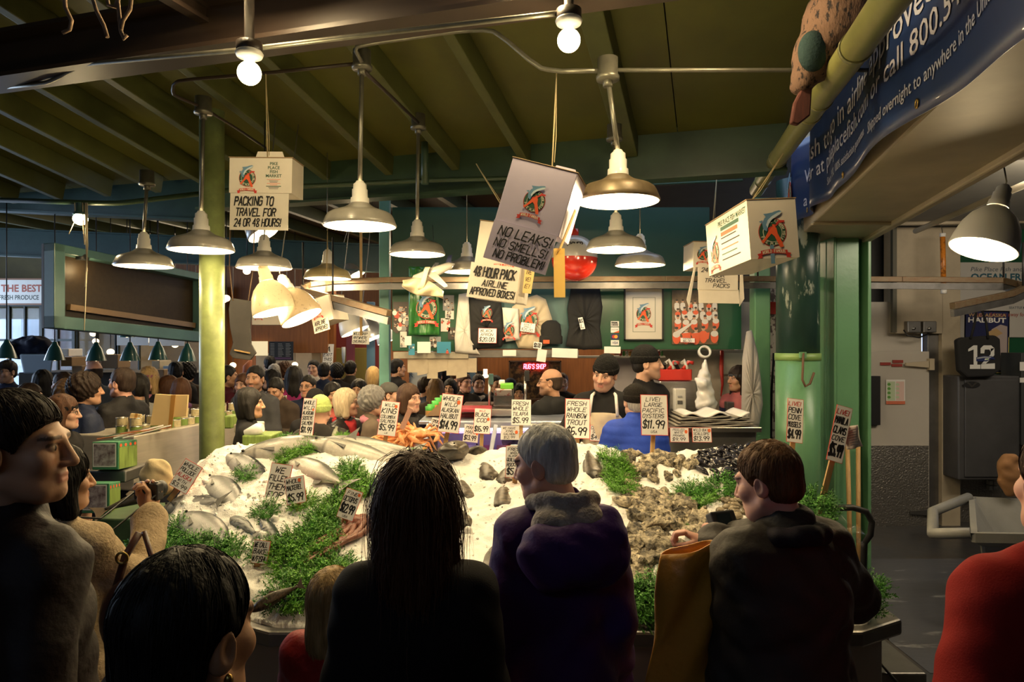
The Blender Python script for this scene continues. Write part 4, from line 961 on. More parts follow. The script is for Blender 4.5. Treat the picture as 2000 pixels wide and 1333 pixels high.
# --- bodies (feet at 0, 1.75 m tall, facing +y)
HC = (0, .0, 1.63); SHX, SHZ = .168, 1.388
ARMS = {  # elbow, wrist (right side, +x), hand direction, palm normal hint
 'down': ((.222, -.03, 1.12), (.235, .07, .87), (0, .15, -1)), 'slim': ((.188, -.03, 1.11), (.205, .06, .86), (0, .15, -1)), 'front': ((.24, .05, 1.12), (.1, .29, 1.18), (-.4, .8, .25)), 'crossed': ((.24, .08, 1.13), (-.02, .2, 1.16), (-1, .1, .15)),
 'chin': ((.2, .1, 1.13), (.05, .2, 1.38), (-.1, .1, 1)), 'reach': ((.22, .18, 1.15), (.16, .43, 1.06), (0, 1, -.25)), 'lean': ((.3, .1, 1.13), (.24, .3, .95), (-.2, .6, -.8)), 'pocket': ((.28, -.06, 1.12), (.2, .06, .95), (-.3, .5, -1))}
def arm_chain(side, spec, sw=SHX): e, w_, h = (np.array(a, np.float32) * (side, 1, 1) for a in spec); return np.array((sw * side, 0, SHZ), np.float32), e, w_, h / np.linalg.norm(h)
def body_solid(armL, armR, grow=0., fat=1., hem=.8, sleeve=1., coat=False, amp=.003, sd=0., lean=0., hood=False, collar=True, puff=0., sw=SHX):
    s = Solid(); g = grow
    s.ell((0, .0, 1.24), (.165 * fat + g * .9, .105 * fat + g, .23), .05); s.cone((-sw * .8, -.008, 1.375), (sw * .8, -.008, 1.375), .06 + g * .6, .06 + g * .6, .06)
    for x in (-1, 1): s.cone((x * .02, -.03, 1.465), (x * sw * .88, -.012, 1.4), .05 + g * .2, .046 + g * .55, .05)
    s.ell((0, .012, 1.06), (.148 * fat + g, .108 * fat + g, .2), .05); s.ell((0, -.005, .93), (.168 * fat + g, .118 * fat + g, .14), .05)
    if coat: s.cone((0, 0, .95), (0, 0, hem), .13 * fat + g, .15 * fat + g, .08); s.ell((0, 0, hem + .05), (.19 * fat + g, .15 + g, .1), .06)
    for side, spec in ((-1, armL), (1, armR)):
        if spec is None: continue
        a, e, w_, h = arm_chain(side, spec, sw); w2 = e + (w_ - e) * sleeve
        s.cone(a, e, .052 + g * .72, .044 + g * .8, .05); s.cone(e, w2, .044 + g * .8, .034 + g, .02)
    if collar: s.cone((0, -.028, 1.43), (0, -.024, 1.485), .066 + g * .4, .064 + g * .4, .02); s.ell((0, -.012, 1.52), (.056, .058, .045), .012, True)
    if hood: s.ell((0, -.1, 1.42), (.12, .075, .085), .03); s.cone((-.09, -.02, 1.46), (.09, -.02, 1.46), .045, .045, .04); s.ell((0, -.03, 1.53), (.075, .075, .07), .012, True)
    s.plane((0, 0, hem), (0, 0, -1), .01)
    if amp: s.post = wrinkle(amp, 26, sd)
    if puff: s.post = lambda F, x, y, z: F - (puff * np.abs(np.sin(z * 48 + x * 2))).astype(np.float32)
    return s
BM = {}
def body_mesh(h=.014, **kw):
    k = (h, repr(sorted(kw.items())))
    if k not in BM: V, Q = body_solid(**kw).mesh(h); BM[k] = (relax(V, Q, 1, .4), Q)
    return BM[k]
def legs_mesh():
    if 'legs' not in BM:
        s = Solid(); s.ell((0, 0, .93), (.165, .112, .12), .04)
        for x in (-1, 1): s.cone((x * .088, 0, .9), (x * .1, .01, .5), .086, .064, .03); s.cone((x * .1, .01, .5), (x * .105, -.01, .06), .064, .052, .02)
        s.post = wrinkle(.003, 24, 1.); BM['legs'] = s.mesh(.018)
        s = Solid()
        for x in (-1, 1): s.ell((x * .11, .05, .045), (.048, .14, .05), .02); s.ell((x * .108, -.02, .07), (.048, .06, .06), .03)
        s.plane((0, 0, .005), (0, 0, -1), .004); BM['shoes'] = s.mesh(.014)
        s = Solid(); s.ell((0, 0, 1.2), (.14, .09, .26), .05); s.cone((0, -.03, 1.35), (0, -.035, 1.46), .058, .056, .04); s.cone((-.12, 0, 1.4), (.12, 0, 1.4), .045, .045, .04); s.ell((0, 0, .95), (.13, .09, .16), .05)
        for x in (-1, 1): s.cone((x * .085, 0, .9), (x * .1, .01, .5), .07, .05, .03); s.cone((x * .1, .01, .5), (x * .105, 0, .06), .05, .035, .02); s.ell((x * .108, .05, .04), (.035, .11, .035), .03)
        BM['trunk'] = s.mesh(.02)
    return BM['legs']
def npmesh(name, parts, m, tint=None):
    V = np.concatenate([p[0] for p in parts]); o = 0; Q = []
    for v, q in parts: Q.append(q + o); o += len(v)
    Q = np.concatenate(Q); me = bpy.data.meshes.new(name); me.vertices.add(len(V)); me.vertices.foreach_set('co', V.astype(np.float32).ravel())
    me.loops.add(Q.size); me.loops.foreach_set('vertex_index', Q.astype(np.int32).ravel()); me.polygons.add(len(Q)); me.polygons.foreach_set('loop_start', np.arange(0, Q.size, 4, dtype=np.int32))
    me.materials.append(m); me.update(calc_edges=True); me.polygons.foreach_set('use_smooth', np.ones(len(Q), bool))
    if tint is not None: a = me.color_attributes.new('tint', 'FLOAT_COLOR', 'POINT'); a.data.foreach_set('color', tint.astype(np.float32).ravel())
    me.update(); return me
SKIN = mat('skin', (1, 1, 1), .5, objcol=True, attr='tint', bump=(220, .12, .002), sss=.06, spec=.35)
CLOTH = mat('woven_cloth', (1, 1, 1), .85, objcol=True, bump=(260, .3, .003), spec=.2, nz=(7, .25))
KNIT = mat('ribbed_knit', (1, 1, 1), .9, objcol=True, bump=(90, .7, .008), spec=.15, nz=(25, .35))
SHELLM = mat('shell_jacket_cloth', (1, 1, 1), .62, objcol=True, bump=(35, .3, .012), spec=.22, nz=(6, .2))
HAIRM = mat('hair', (1, 1, 1), .6, objcol=True, bump=(120, .6, .006), spec=.25, stretch=(1, 1, .15), nz=(70, .5))
LEATHER = mat('leather', (1, 1, 1), .35, objcol=True, bump=(120, .3, .003), spec=.5)
SK = {'fair': (.56, .33, .23), 'tan': (.42, .23, .14), 'deep': (.24, .12, .07), 'pink': (.6, .32, .24), 'warm': (.5, .28, .17)}
def rot_about(V, M, c): return (V - np.array(c, np.float32)) @ np.array(M, np.float32).T + np.array(c, np.float32)
def person(label, px, py, d, yaw, skin='fair', hair=('short', (.03, .02, .012)), top=(.02, .02, .025), legs=(.02, .02, .03), arms=('down', 'down'), H=None, hyaw=0, pitch=0, hroll=0, fine=False,
           cloth=None, fat=1., grow=.02, hem=.82, hat=None, stubble=0., lip=1., sleeve=.97, group=None, coat=False, hood=False, puff=0., grip=('relaxed', 'relaxed'), glasses=False, beard=None, scarf=None, hand_only=None, bare=False, hh=None, amp=.004, wide=1., lean=0, sw=SHX):
    c = P(px, py, d); Hh = H or c.z; base_z = c.z - Hh if H else 0
    root = thing('person', label, 'person', (c.x, c.y, base_z), (R(-lean), 0, R(yaw)), Hh / 1.75, group)
    legs_mesh(); Mh = Euler((R(pitch), R(hroll), R(hyaw)), 'YXZ').to_matrix(); piv = (0, -.03, 1.47)
    def hd(V):
        V = V * np.array((wide, 1, 1), np.float32) + np.array(HC, np.float32); return rot_about(V, Mh, piv)
    sp = [ARMS[a] if isinstance(a, str) else a for a in arms]
    HV, HQ = head_mesh(fine); parts = [(hd(HV), HQ), BM['trunk']]; tn = [tint_head(HV, stubble, .25, lip), np.ones((len(BM['trunk'][0]), 4), np.float32)]
    for i, (side, spec) in enumerate(((-1, sp[0]), (1, sp[1]))):
        if spec is None: continue
        a, e, w_, h = arm_chain(side, spec, sw); V, Q = hand_mesh(grip[i]); V = V * np.array((-side, 1, 1), np.float32)
        z = -h; y = np.array((0, 0, 1.) if abs(h[2]) < .6 else (0, 1., 0)); y = np.array((-side * .6, .2, 0)) if h[2] < -.6 else (np.array((0, -.2, -1.)) if abs(h[2]) < .6 else np.array((-side * .7, -.5, 0))); y = y - z * (y @ z); y /= np.linalg.norm(y); x = np.cross(y, z)
        V = V @ np.stack((x, y, z)).astype(np.float32) + (w_ + h * .015)
        parts.append((V, Q)); tn.append(np.ones((len(V), 4), np.float32)); s = Solid(); s.cone(a, e, .045, .037, .02); s.cone(e, w_ + h * .01, .037, .028, .02); fv, fq = s.mesh(.012)
        parts.append((fv, fq)); tn.append(np.ones((len(fv), 4), np.float32))
    link('body', npmesh('body', parts, SKIN, np.concatenate(tn)), root, color=SK.get(skin, skin))
    kw = dict(armL=sp[0], armR=sp[1], grow=grow, fat=fat, hem=hem, sleeve=sleeve, coat=coat, amp=amp, sd=round(px * .37 % 6, 1), hood=hood, puff=puff, sw=sw)
    bm = body_mesh(.008 if fine else .014, **kw)
    link('jacket' if grow > .012 else 'shirt', npmesh('jacket', [bm], cloth or CLOTH), root, color=top)
    k = ('LM',)
    if k not in BM: BM[k] = (npmesh('trousers', [BM['legs']], CLOTH), npmesh('shoes', [BM['shoes']], LEATHER))
    link('trousers', BM[k][0], root, color=legs); link('shoes', BM[k][1], root, color=(.02, .018, .016))
    if hair:
        V, Q = hair_mesh(hair[0], fine); link('hair', npmesh('hair', [(hd(V), Q)], HAIRM), root, color=hair[1])
    if hat:
        V, Q = hair_mesh(hat[0], fine); link('knit_cap' if hat[0] == 'beanie' else 'cap', npmesh('hat', [(hd(V), Q)], KNIT if hat[0] == 'beanie' else CLOTH), root, color=hat[1])
    if glasses:
        mb = MB()
        for x in (-1, 1):
            mb.tube([(x * .031 + .021 * math.cos(a * .5236), .098, .004 + .015 * math.sin(a * .5236)) for a in range(13)], .0018, 5, caps=False); mb.tube([(x * .052, .097, .008), (x * .08, .02, .008)], .0016, 5)
        mb.tube([(-.01, .1, .007), (.01, .1, .007)], .0016, 5); mb.v = [tuple(q) for q in hd(np.array(mb.v, np.float32))]; mb.build('glasses', BLACK, root, local=True)
    if scarf:
        s = Solid()
        for i in range(14):
            a, b = 2 * math.pi * i / 14, 2 * math.pi * (i + 1) / 14
            s.cone((.075 * math.sin(a), -.02 + .075 * math.cos(a), 1.455 - .02 * math.cos(a)), (.075 * math.sin(b), -.02 + .075 * math.cos(b), 1.455 - .02 * math.cos(b)), .032, .032, .02)
        s.cone((.03, .09, 1.42), (.05, .14, 1.1), .04, .05, .03); s.ell((.05, .17, 1.2), (.03, .02, .2), .02)
        s.post = wrinkle(.004, 60); link('scarf', npmesh('scarf', [s.mesh(.012)], CLOTH), root, color=scarf)
    if beard:
        s = Solid(); s.ell((0, .045, -.085), (.055, .05, .045), .02); s.ell((0, .06, -.02), (.09, .06, .048), .015, True); s.post = wrinkle(.0015, 150); V, Q = s.mesh(.005)
        link('beard', npmesh('beard', [(hd(V), Q)], HAIRM), root, color=beard)
    root['_hd'] = 1; del root['_hd']; return root, hd
def sd_at(s, p):
    x, y, z = p[:, 0], p[:, 1], p[:, 2]; F = np.full(len(p), .2)
    for q in s.p:
        d = s.one(q, x, y, z); k = q[5]
        if q[6]: h = np.clip(.5 - .5 * (F + d) / k, 0, 1); F = F + (-d - F) * h + k * h * (1 - h)
        else: h = np.clip(.5 + .5 * (F - d) / k, 0, 1); F = F + (d - F) * h - k * h * (1 - h)
    return F
def sd_grad(s, p, e=.003):
    g = np.stack([sd_at(s, p + e * v) - sd_at(s, p - e * v) for v in np.eye(3)], 1); return g / np.maximum(np.linalg.norm(g, axis=1, keepdims=True), 1e-9)
HS = {}
def strands(root, hd, style, n, length, colr, seed=1, grav=1., w0=.0009, name='hair_strands', lift=.002, curl=0., crown=(0, -.045, .12), jit=.25, comb=None):
    'fine locks that lie on the hair and follow it downwards from the crown'
    V, Q = hair_mesh(style, True); s = HS.setdefault(style, hair_solid(style, 0)); rr = np.random.RandomState(seed); nr = np.cross(V[Q[:, 2]] - V[Q[:, 0]], V[Q[:, 3]] - V[Q[:, 1]]); nr /= np.maximum(np.linalg.norm(nr, axis=1, keepdims=True), 1e-9); ce = V[Q].mean(1)
    ok = np.einsum('ij,ij->i', nr, ce - np.array((0, -.016, .03))) > 0; ids = rr.choice(np.nonzero(ok)[0], n); p = (ce[ids] + rr.randn(n, 3) * .002).astype(float); l = length * rr.uniform(.5, 1.2, (n, 1)); seg = 7
    g = sd_grad(s, p); lf = lift * rr.uniform(.2, 1.6, n); p += g * (lf - sd_at(s, p))[:, None]; pts = [p]; out = p - np.array(crown); d = out / np.maximum(np.linalg.norm(out, axis=1, keepdims=True), 1e-6) + rr.randn(n, 3) * jit
    if comb: d = d * .35 + np.array(comb)
    for j in range(seg):
        t = d + np.array((0, 0, -1.)) * grav * np.clip((.14 - p[:, 2:]) / .12, .1, 1); g = sd_grad(s, p); near = (sd_at(s, p) < .02)[:, None]
        t = np.where(near, t - g * np.einsum('ij,ij->i', t, g)[:, None], t); t /= np.maximum(np.linalg.norm(t, axis=1, keepdims=True), 1e-6); p = p + t * l / seg + curl * rr.randn(n, 3)
        f = sd_at(s, p); g = sd_grad(s, p); p = p + g * np.where(f < lf, lf - f, np.where(f < .012, (lf - f) * .6, 0))[:, None]; d = t * .8 + np.array((0, 0, -.25 * grav)); pts.append(p)
    pts = np.stack(pts, 1); tan = pts[:, -1] - pts[:, 0]; sd = np.cross(tan, g + rr.randn(n, 3) * .4); sd /= np.maximum(np.linalg.norm(sd, axis=1, keepdims=True), 1e-6); wv = w0 * np.linspace(1.2, .25, seg + 1)[None, :, None] * sd[:, None, :]
    VV = np.stack((pts - wv, pts + wv), 2).reshape(-1, 3); b = (np.arange(n) * (seg + 1) * 2)[:, None] + (np.arange(seg) * 2)[None, :]; QQ = np.stack((b, b + 1, b + 3, b + 2), -1).reshape(-1, 4)
    return link(name, npmesh(name, [(hd(VV.astype(np.float32)), QQ)], HAIRM), next((k for k in kids(root) if k.name.split('.')[0] == 'hair'), root), color=colr)
# ---------------------------------------------------------------- the people in front of the counter
BR, DBR, BLK, GRY, BLO = (.085, .034, .015), (.022, .011, .006), (.008, .006, .005), (.42, .4, .38), (.42, .27, .11)
def local_flat(root, x, y, z, w_, h, back=False):
    M = root.matrix_basis; s = -1 if back else 1
    u = M.to_3x3() @ Vector((-s, 0, 0)); v = M.to_3x3() @ Vector((0, 0, -1)); return Flat(M @ Vector((x + s * w_ / 2, y, z + h / 2)), u, v)
def held_camera(label, c, rz, s=1., m=BLACK, rx=0):
    o = thing('camera', label, 'camera', c, (R(rx), 0, R(rz)), s); mb = MB(); mb.box((0, 0, 0), (.11, .04, .068)); mb.build('body', m, o, local=True, bevel=.006)
    mb = MB(); mb.lathe([(.026, 0), (.028, .03), (.03, .035), (.03, .055), (.024, .056)], 20, Matrix.Rotation(R(-90), 4, 'X') @ Matrix.Translation((0, 0, .015))); mb.build('lens', m, o, local=True)
    mb = MB(); mb.poly([(-.035, -.0206, -.024), (.03, -.0206, -.024), (.03, -.0206, .022), (-.035, -.0206, .022)]); mb.build('screen', mat('dark_screen', (.02, .03, .035), .15), o, local=True)
    mb = MB(); mb.tube([(.035, 0, .03), (.035, 0, .04)], .008, 10); mb.build('shutter_button', STEELD, o, local=True); return o
# man on the left, seen from behind his shoulder
r, hd = person('tall man in a dark brown jacket at the left edge, face turned to the ice', 38, 772, 1.62, -38, 'warm', ('short', DBR), (.012, .005, .004), arms=('down', 'pocket'), hyaw=-42, fine=True, cloth=SHELLM, grow=.032, hem=.72, amp=.006)
strands(r, hd, 'short', 4200, .05, DBR, 1, lift=.001, comb=(.25, .5, -.15), grav=.4)
# woman in the cable sweater taking a picture
r, hd = person('woman in a cream knitted sweater photographing the ice, dark hair', 112, 876, 2.35, -14, 'warm', ('bob', BLK), (.5, .38, .24), arms=(((-.24, .16, 1.2), (-.09, .37, 1.42), (.5, .3, .6)), ((.22, .2, 1.13), (.07, .375, 1.405), (-.05, .12, 1))), hyaw=-28, fine=True, cloth=KNIT, grow=.03, hem=.8, grip=('grip', 'grip'), amp=.005, sleeve=.93)
strands(r, hd, 'bob', 2500, .09, BLK, 2, lift=.001)
M = r.matrix_basis
held_camera('black camera held up by the woman in the cream sweater', M @ Vector((.04, .415, 1.5)), -14)
mb = MB(); a, b = M @ Vector((-.02, .41, 1.5)), M @ Vector((.1, .41, 1.5)); n1 = M @ Vector((-.06, .07, 1.47))
mb.tube([a, a.lerp(n1, .5) + Vector((0, 0, -.06)), n1], .004, 6); mb.tube([b, b.lerp(n1, .5) + Vector((0, 0, -.1)), n1 + Vector((0, 0, -.02))], .004, 6)
tag(mb.build('camera_strap', BLACK), 'black camera strap running to the neck of the woman in the sweater', 'strap')
o = thing('shoulder_bag', 'dark patterned bag with a buckled strap at the sweater woman\'s side', 'bag', P(262, 1150, 2.25))
mb = MB(); mb.ball((0, 0, -.1), (.11, .07, .14), 20, 14); mb.build('bag_body', mat('brown_leather', (.03, .018, .012), .4, nz=(18, .6), col2=(.09, .02, .014)), o, local=True)
mb = MB(); mb.tube([(-.06, 0, .0), (-.04, .02, .1), (-.01, .05, .17)], .013, 8); mb.tube([(.07, 0, .0), (.04, .03, .1), (.0, .06, .17)], .009, 8); mb.build('strap', mat('brown_leather'), o, local=True)
mb = MB(); mb.lathe([(.014, -.003), (.022, -.003), (.022, .003), (.014, .003)], 18, Matrix.Translation((-.04, -.0, .1)) @ Matrix.Rotation(R(90), 4, 'X'), close=True); mb.build('buckle', mat('brass', (.5, .33, .1), .3, 1.), o, local=True)
# black haired person nearest to the camera
r, hd = person('person with short black hair nearest to the camera, head cut by the lower edge', 352, 1090, .97, -14, 'warm', ('short', BLK), (.012, .01, .012), hyaw=-8, pitch=-4, fine=True, grow=.03, amp=.005)
strands(r, hd, 'short', 6000, .06, BLK, 3, lift=.001, comb=(.1, -.3, 0), grav=.8)
mb = MB(); q = hd(np.array([(.088, -.005, -.05)], np.float32))[0]; mb.ball(q, (.007, .007, .012), 10, 8); mb.build('earring', mat('brass'), r, local=True)
# woman with long brown hair and black coat
r, hd = person('woman with long brown hair and a black coat, back to the camera', 812, 899, 1.72, 3, 'fair', ('long', BR), (.006, .005, .006), fine=True, grow=.03, coat=True, hem=.45, amp=.005, arms=('slim', 'slim'), sw=.142)
strands(r, hd, 'long', 7500, .3, BR, 4, grav=1.5, lift=.002, curl=.004, w0=.0011)
# white haired man in purple
r, hd = person('grey haired man in a purple jacket with a grey hood, looking left', 1093, 830, 2.18, 12, 'pink', ('grey', (.8, .78, .75)), (.045, .012, .11), fine=True, hyaw=50, pitch=-12, cloth=SHELLM, grow=.034, hem=.55, coat=True, amp=.007, arms=('slim', 'slim'), sw=.145, fat=.95)
strands(r, hd, 'grey', 9000, .022, (.85, .83, .8), 5, lift=.001, w0=.0006, comb=(0, .2, -.4), grav=.5, jit=.4)
s = Solid(); s.ell((0, -.125, 1.44), (.125, .085, .1), .03)
for i in range(13):
    a, b = math.pi * (i / 12) * 1.7 - .55, math.pi * ((i + 1) / 12) * 1.7 - .55
    s.cone((.098 * math.cos(a), -.03 - .115 * math.sin(a), 1.525 - .035 * math.sin(a) * -1 - .02), (.098 * math.cos(b), -.03 - .115 * math.sin(b), 1.505 + .035 * math.sin(b)), .024, .024, .02)
s.ell((0, -.05, 1.56), (.085, .095, .075), .02, True); s.post = wrinkle(.004, 34, 1)
link('hood_lining', npmesh('hood_lining', [s.mesh(.006)], KNIT), r, color=(.42, .37, .33))
s = Solid(); s.ell((0, -.16, 1.375), (.17, .085, .11), .03); s.ell((.1, -.14, 1.38), (.08, .07, .13), .04); s.ell((-.08, -.15, 1.37), (.08, .07, .1), .04); s.post = wrinkle(.006, 30, 2)
link('hood', npmesh('hood', [s.mesh(.008)], SHELLM), r, color=(.045, .012, .11))
# man with the camera on the right
r, hd = person('heavy man in a dark grey jacket taking pictures, short brown hair', 1526, 865, 2.08, 22, 'pink', ('short', (.15, .07, .028)), (.035, .03, .026), fine=True, hyaw=24, pitch=-14, cloth=SHELLM, grow=.055, fat=1.2, hem=.62, coat=True, amp=.008,
               arms=(((-.36, .13, 1.22), (.02, .33, 1.325), (.6, .5, .35)), ((.37, .06, 1.18), (.12, .34, 1.33), (-.6, .5, .4))), grip=('grip', 'grip'), sleeve=.93)
strands(r, hd, 'short', 6500, .032, (.17, .08, .03), 6, lift=.001, comb=(.15, .45, -.2), grav=.4)
M = r.matrix_basis; held_camera('small camera in the hands of the man in the dark grey jacket', M @ Vector((.1, .415, 1.385)), 22, .95, rx=-30)
s = Solid()
for i in range(12):
    a, b = 2 * math.pi * i / 12, 2 * math.pi * (i + 1) / 12; s.cone((.1 * math.sin(a), -.03 + .1 * math.cos(a), 1.46 - .02 * math.cos(a)), (.1 * math.sin(b), -.03 + .1 * math.cos(b), 1.46 - .02 * math.cos(b)), .028, .028, .02)
s.post = wrinkle(.003, 40, 1); link('collar', npmesh('collar', [s.mesh(.008)], CLOTH), r, color=(.015, .013, .02))
# yellow bag on his arm
c = P(1345, 1215, 2.12); mb = MB()
def bagf(u, v):
    a = 2 * math.pi * u; w_ = .085 + .02 * v; y = .035 + .015 * math.sin(v * 5); z = .23 - .5 * v
    return (c.x + w_ * math.cos(a) * (1 + .08 * math.sin(v * 9 + a * 2)) - .03 * v, c.y + y * math.sin(a) * (1 + .3 * math.sin(a * 3 + v * 8)), c.z + z + .02 * math.cos(a) * (1 - v))
mb.grid(bagf, 40, 24); o = tag(mb.build('carrier_bag', mat('yellow_plastic', (.6, .26, .03), .4, nz=(5, .25), bump=(14, .5, .02)), solid=.003), 'yellow orange bag hanging from the arm of the man with the camera', 'bag')
# person in red at the right edge
r, hd = person('person in a red hooded top at the right edge, brown hair', 2080, 842, 1.5, 5, 'pink', ('short', (.06, .025, .012)), (.26, .01, .008), fine=True, hyaw=-8, cloth=CLOTH, grow=.04, amp=.004, hood=True, arms=('pocket', 'pocket'), hem=.7)
strands(r, hd, 'short', 3000, .05, (.06, .025, .012), 7, lift=.001, comb=(0, .2, -.4))
# child
r, hd = person('small child with blond hair and a red jacket beside the black coat', 652, 1118, 2.05, -20, 'fair', ('long', BLO), (.25, .01, .01), cloth=SHELLM, fine=True, grow=.04, arms=('front', 'down'))
strands(r, hd, 'long', 2500, .2, BLO, 8, grav=1.5, lift=.001)
# ---------------------------------------------------------------- fishmongers and customer behind the ice
def apron(root, colr, z0=.55, z1=1.34, logo_z=None, amp=.003, fat=1.):
    s = Solid(); g = .028; s.ell((0, .012, 1.22), (.14 * fat + g, .122 * fat + g, .25), .05); s.ell((0, .02, 1.03), (.16 * fat + g, .125 * fat + g, .22), .05); s.ell((0, 0, .85), (.18 * fat + g, .125 + g, .3), .06)
    s.plane((0, .045, 0), (0, -1, 0), .01); s.plane((0, 0, z1), (0, 0, 1), .02); s.plane((0, 0, z0), (0, 0, -1), .01); s.post = wrinkle(amp, 30, 1)
    o = link('apron', npmesh('apron', [s.mesh(.012)], CLOTH), root, color=colr)
    mb = MB()
    for x in (-1, 1): mb.tube([(x * .1, .13, z1 - .02), (x * .085, .08, 1.46), (x * .05, -.06, 1.49)], .012, 6)
    mb.build('apron_strap', WHITEP, o, local=True)
    if logo_z: mb = MB(); logo(mb, local_flat(root, 0, .152, logo_z, .15, .15), .075, .075, .055, words=False, ribbon=False); mb.build('printed_logo', LOGOM, o)
    return o
r, hd = person('fishmonger in black with a cream apron and black knit cap, leaning on the counter', 1181, 694, 5.25, 168, 'fair', ('short', BLK), (.012, .012, .013), arms=(((-.3, .12, 1.15), (-.24, .36, .98), (.1, .6, -.7)), ((.3, .12, 1.15), (.16, .36, 1.0), (-.3, .8, -.5))), hat=('beanie', (.008, .008, .008)), hyaw=-16, pitch=-14, hroll=-9, stubble=.25, lean=0, fine=True, grow=.022)
apron(r, (.66, .56, .42), logo_z=1.05)
r, hd = person('fishmonger in a black shirt and tall black knit cap, turned to the right', 1262, 679, 5.55, -140, 'fair', ('crop', BLK), (.012, .011, .012), arms=('down', 'down'), hat=('beanie', (.008, .008, .008)), hyaw=42, fine=True, stubble=.3, grow=.018)
mb = MB(); logo(mb, local_flat(r, .07, .16, 1.28, .1, .1), .05, .05, .035, words=False); mb.build('printed_logo', LOGOM, r)
r, hd = person('bald fishmonger in a black hooded top with an emblem on the back', 1076, 721, 5.95, 52, 'tan', ('bald', (.05, .03, .02)), (.012, .012, .012), arms=('reach', 'reach'), hyaw=25, stubble=.5, hood=True, grow=.035, fine=True, glasses=True)
mb = MB(); logo(mb, local_flat(r, 0, -.185, 1.12, .22, .22, True), .11, .11, .09, words=False); mb.build('printed_logo', LOGOM, r)
apron(r, (.6, .55, .47))
r, hd = person('customer in a bright blue padded jacket and black knit cap behind the ice', 1240, 755, 4.95, 8, 'fair', ('crop', GRY), (.02, .06, .42), arms=('front', 'front'), hat=('beanie', (.012, .01, .008)), cloth=SHELLM, grow=.05, puff=.004, amp=.003, fine=True)
r, hd = person('young woman with a grey knit cap in a pink and navy striped top, looking left', 1441, 718, 6.7, 112, 'warm', ('long', DBR), (.55, .16, .16), hat=('beanie', (.06, .06, .065)), arms=('front', 'down'))
s = body_mesh(armL=ARMS['front'], armR=ARMS['down'], grow=.024, fat=1.)
mb = MB(); mb.lathe([(.21, 1.28), (.215, 1.34)], 24); mb.v = [(x, y * .72, z) for x, y, z in mb.v]; mb.build('navy_stripe', mat('navy_cloth', (.02, .02, .07), .8), r, local=True)
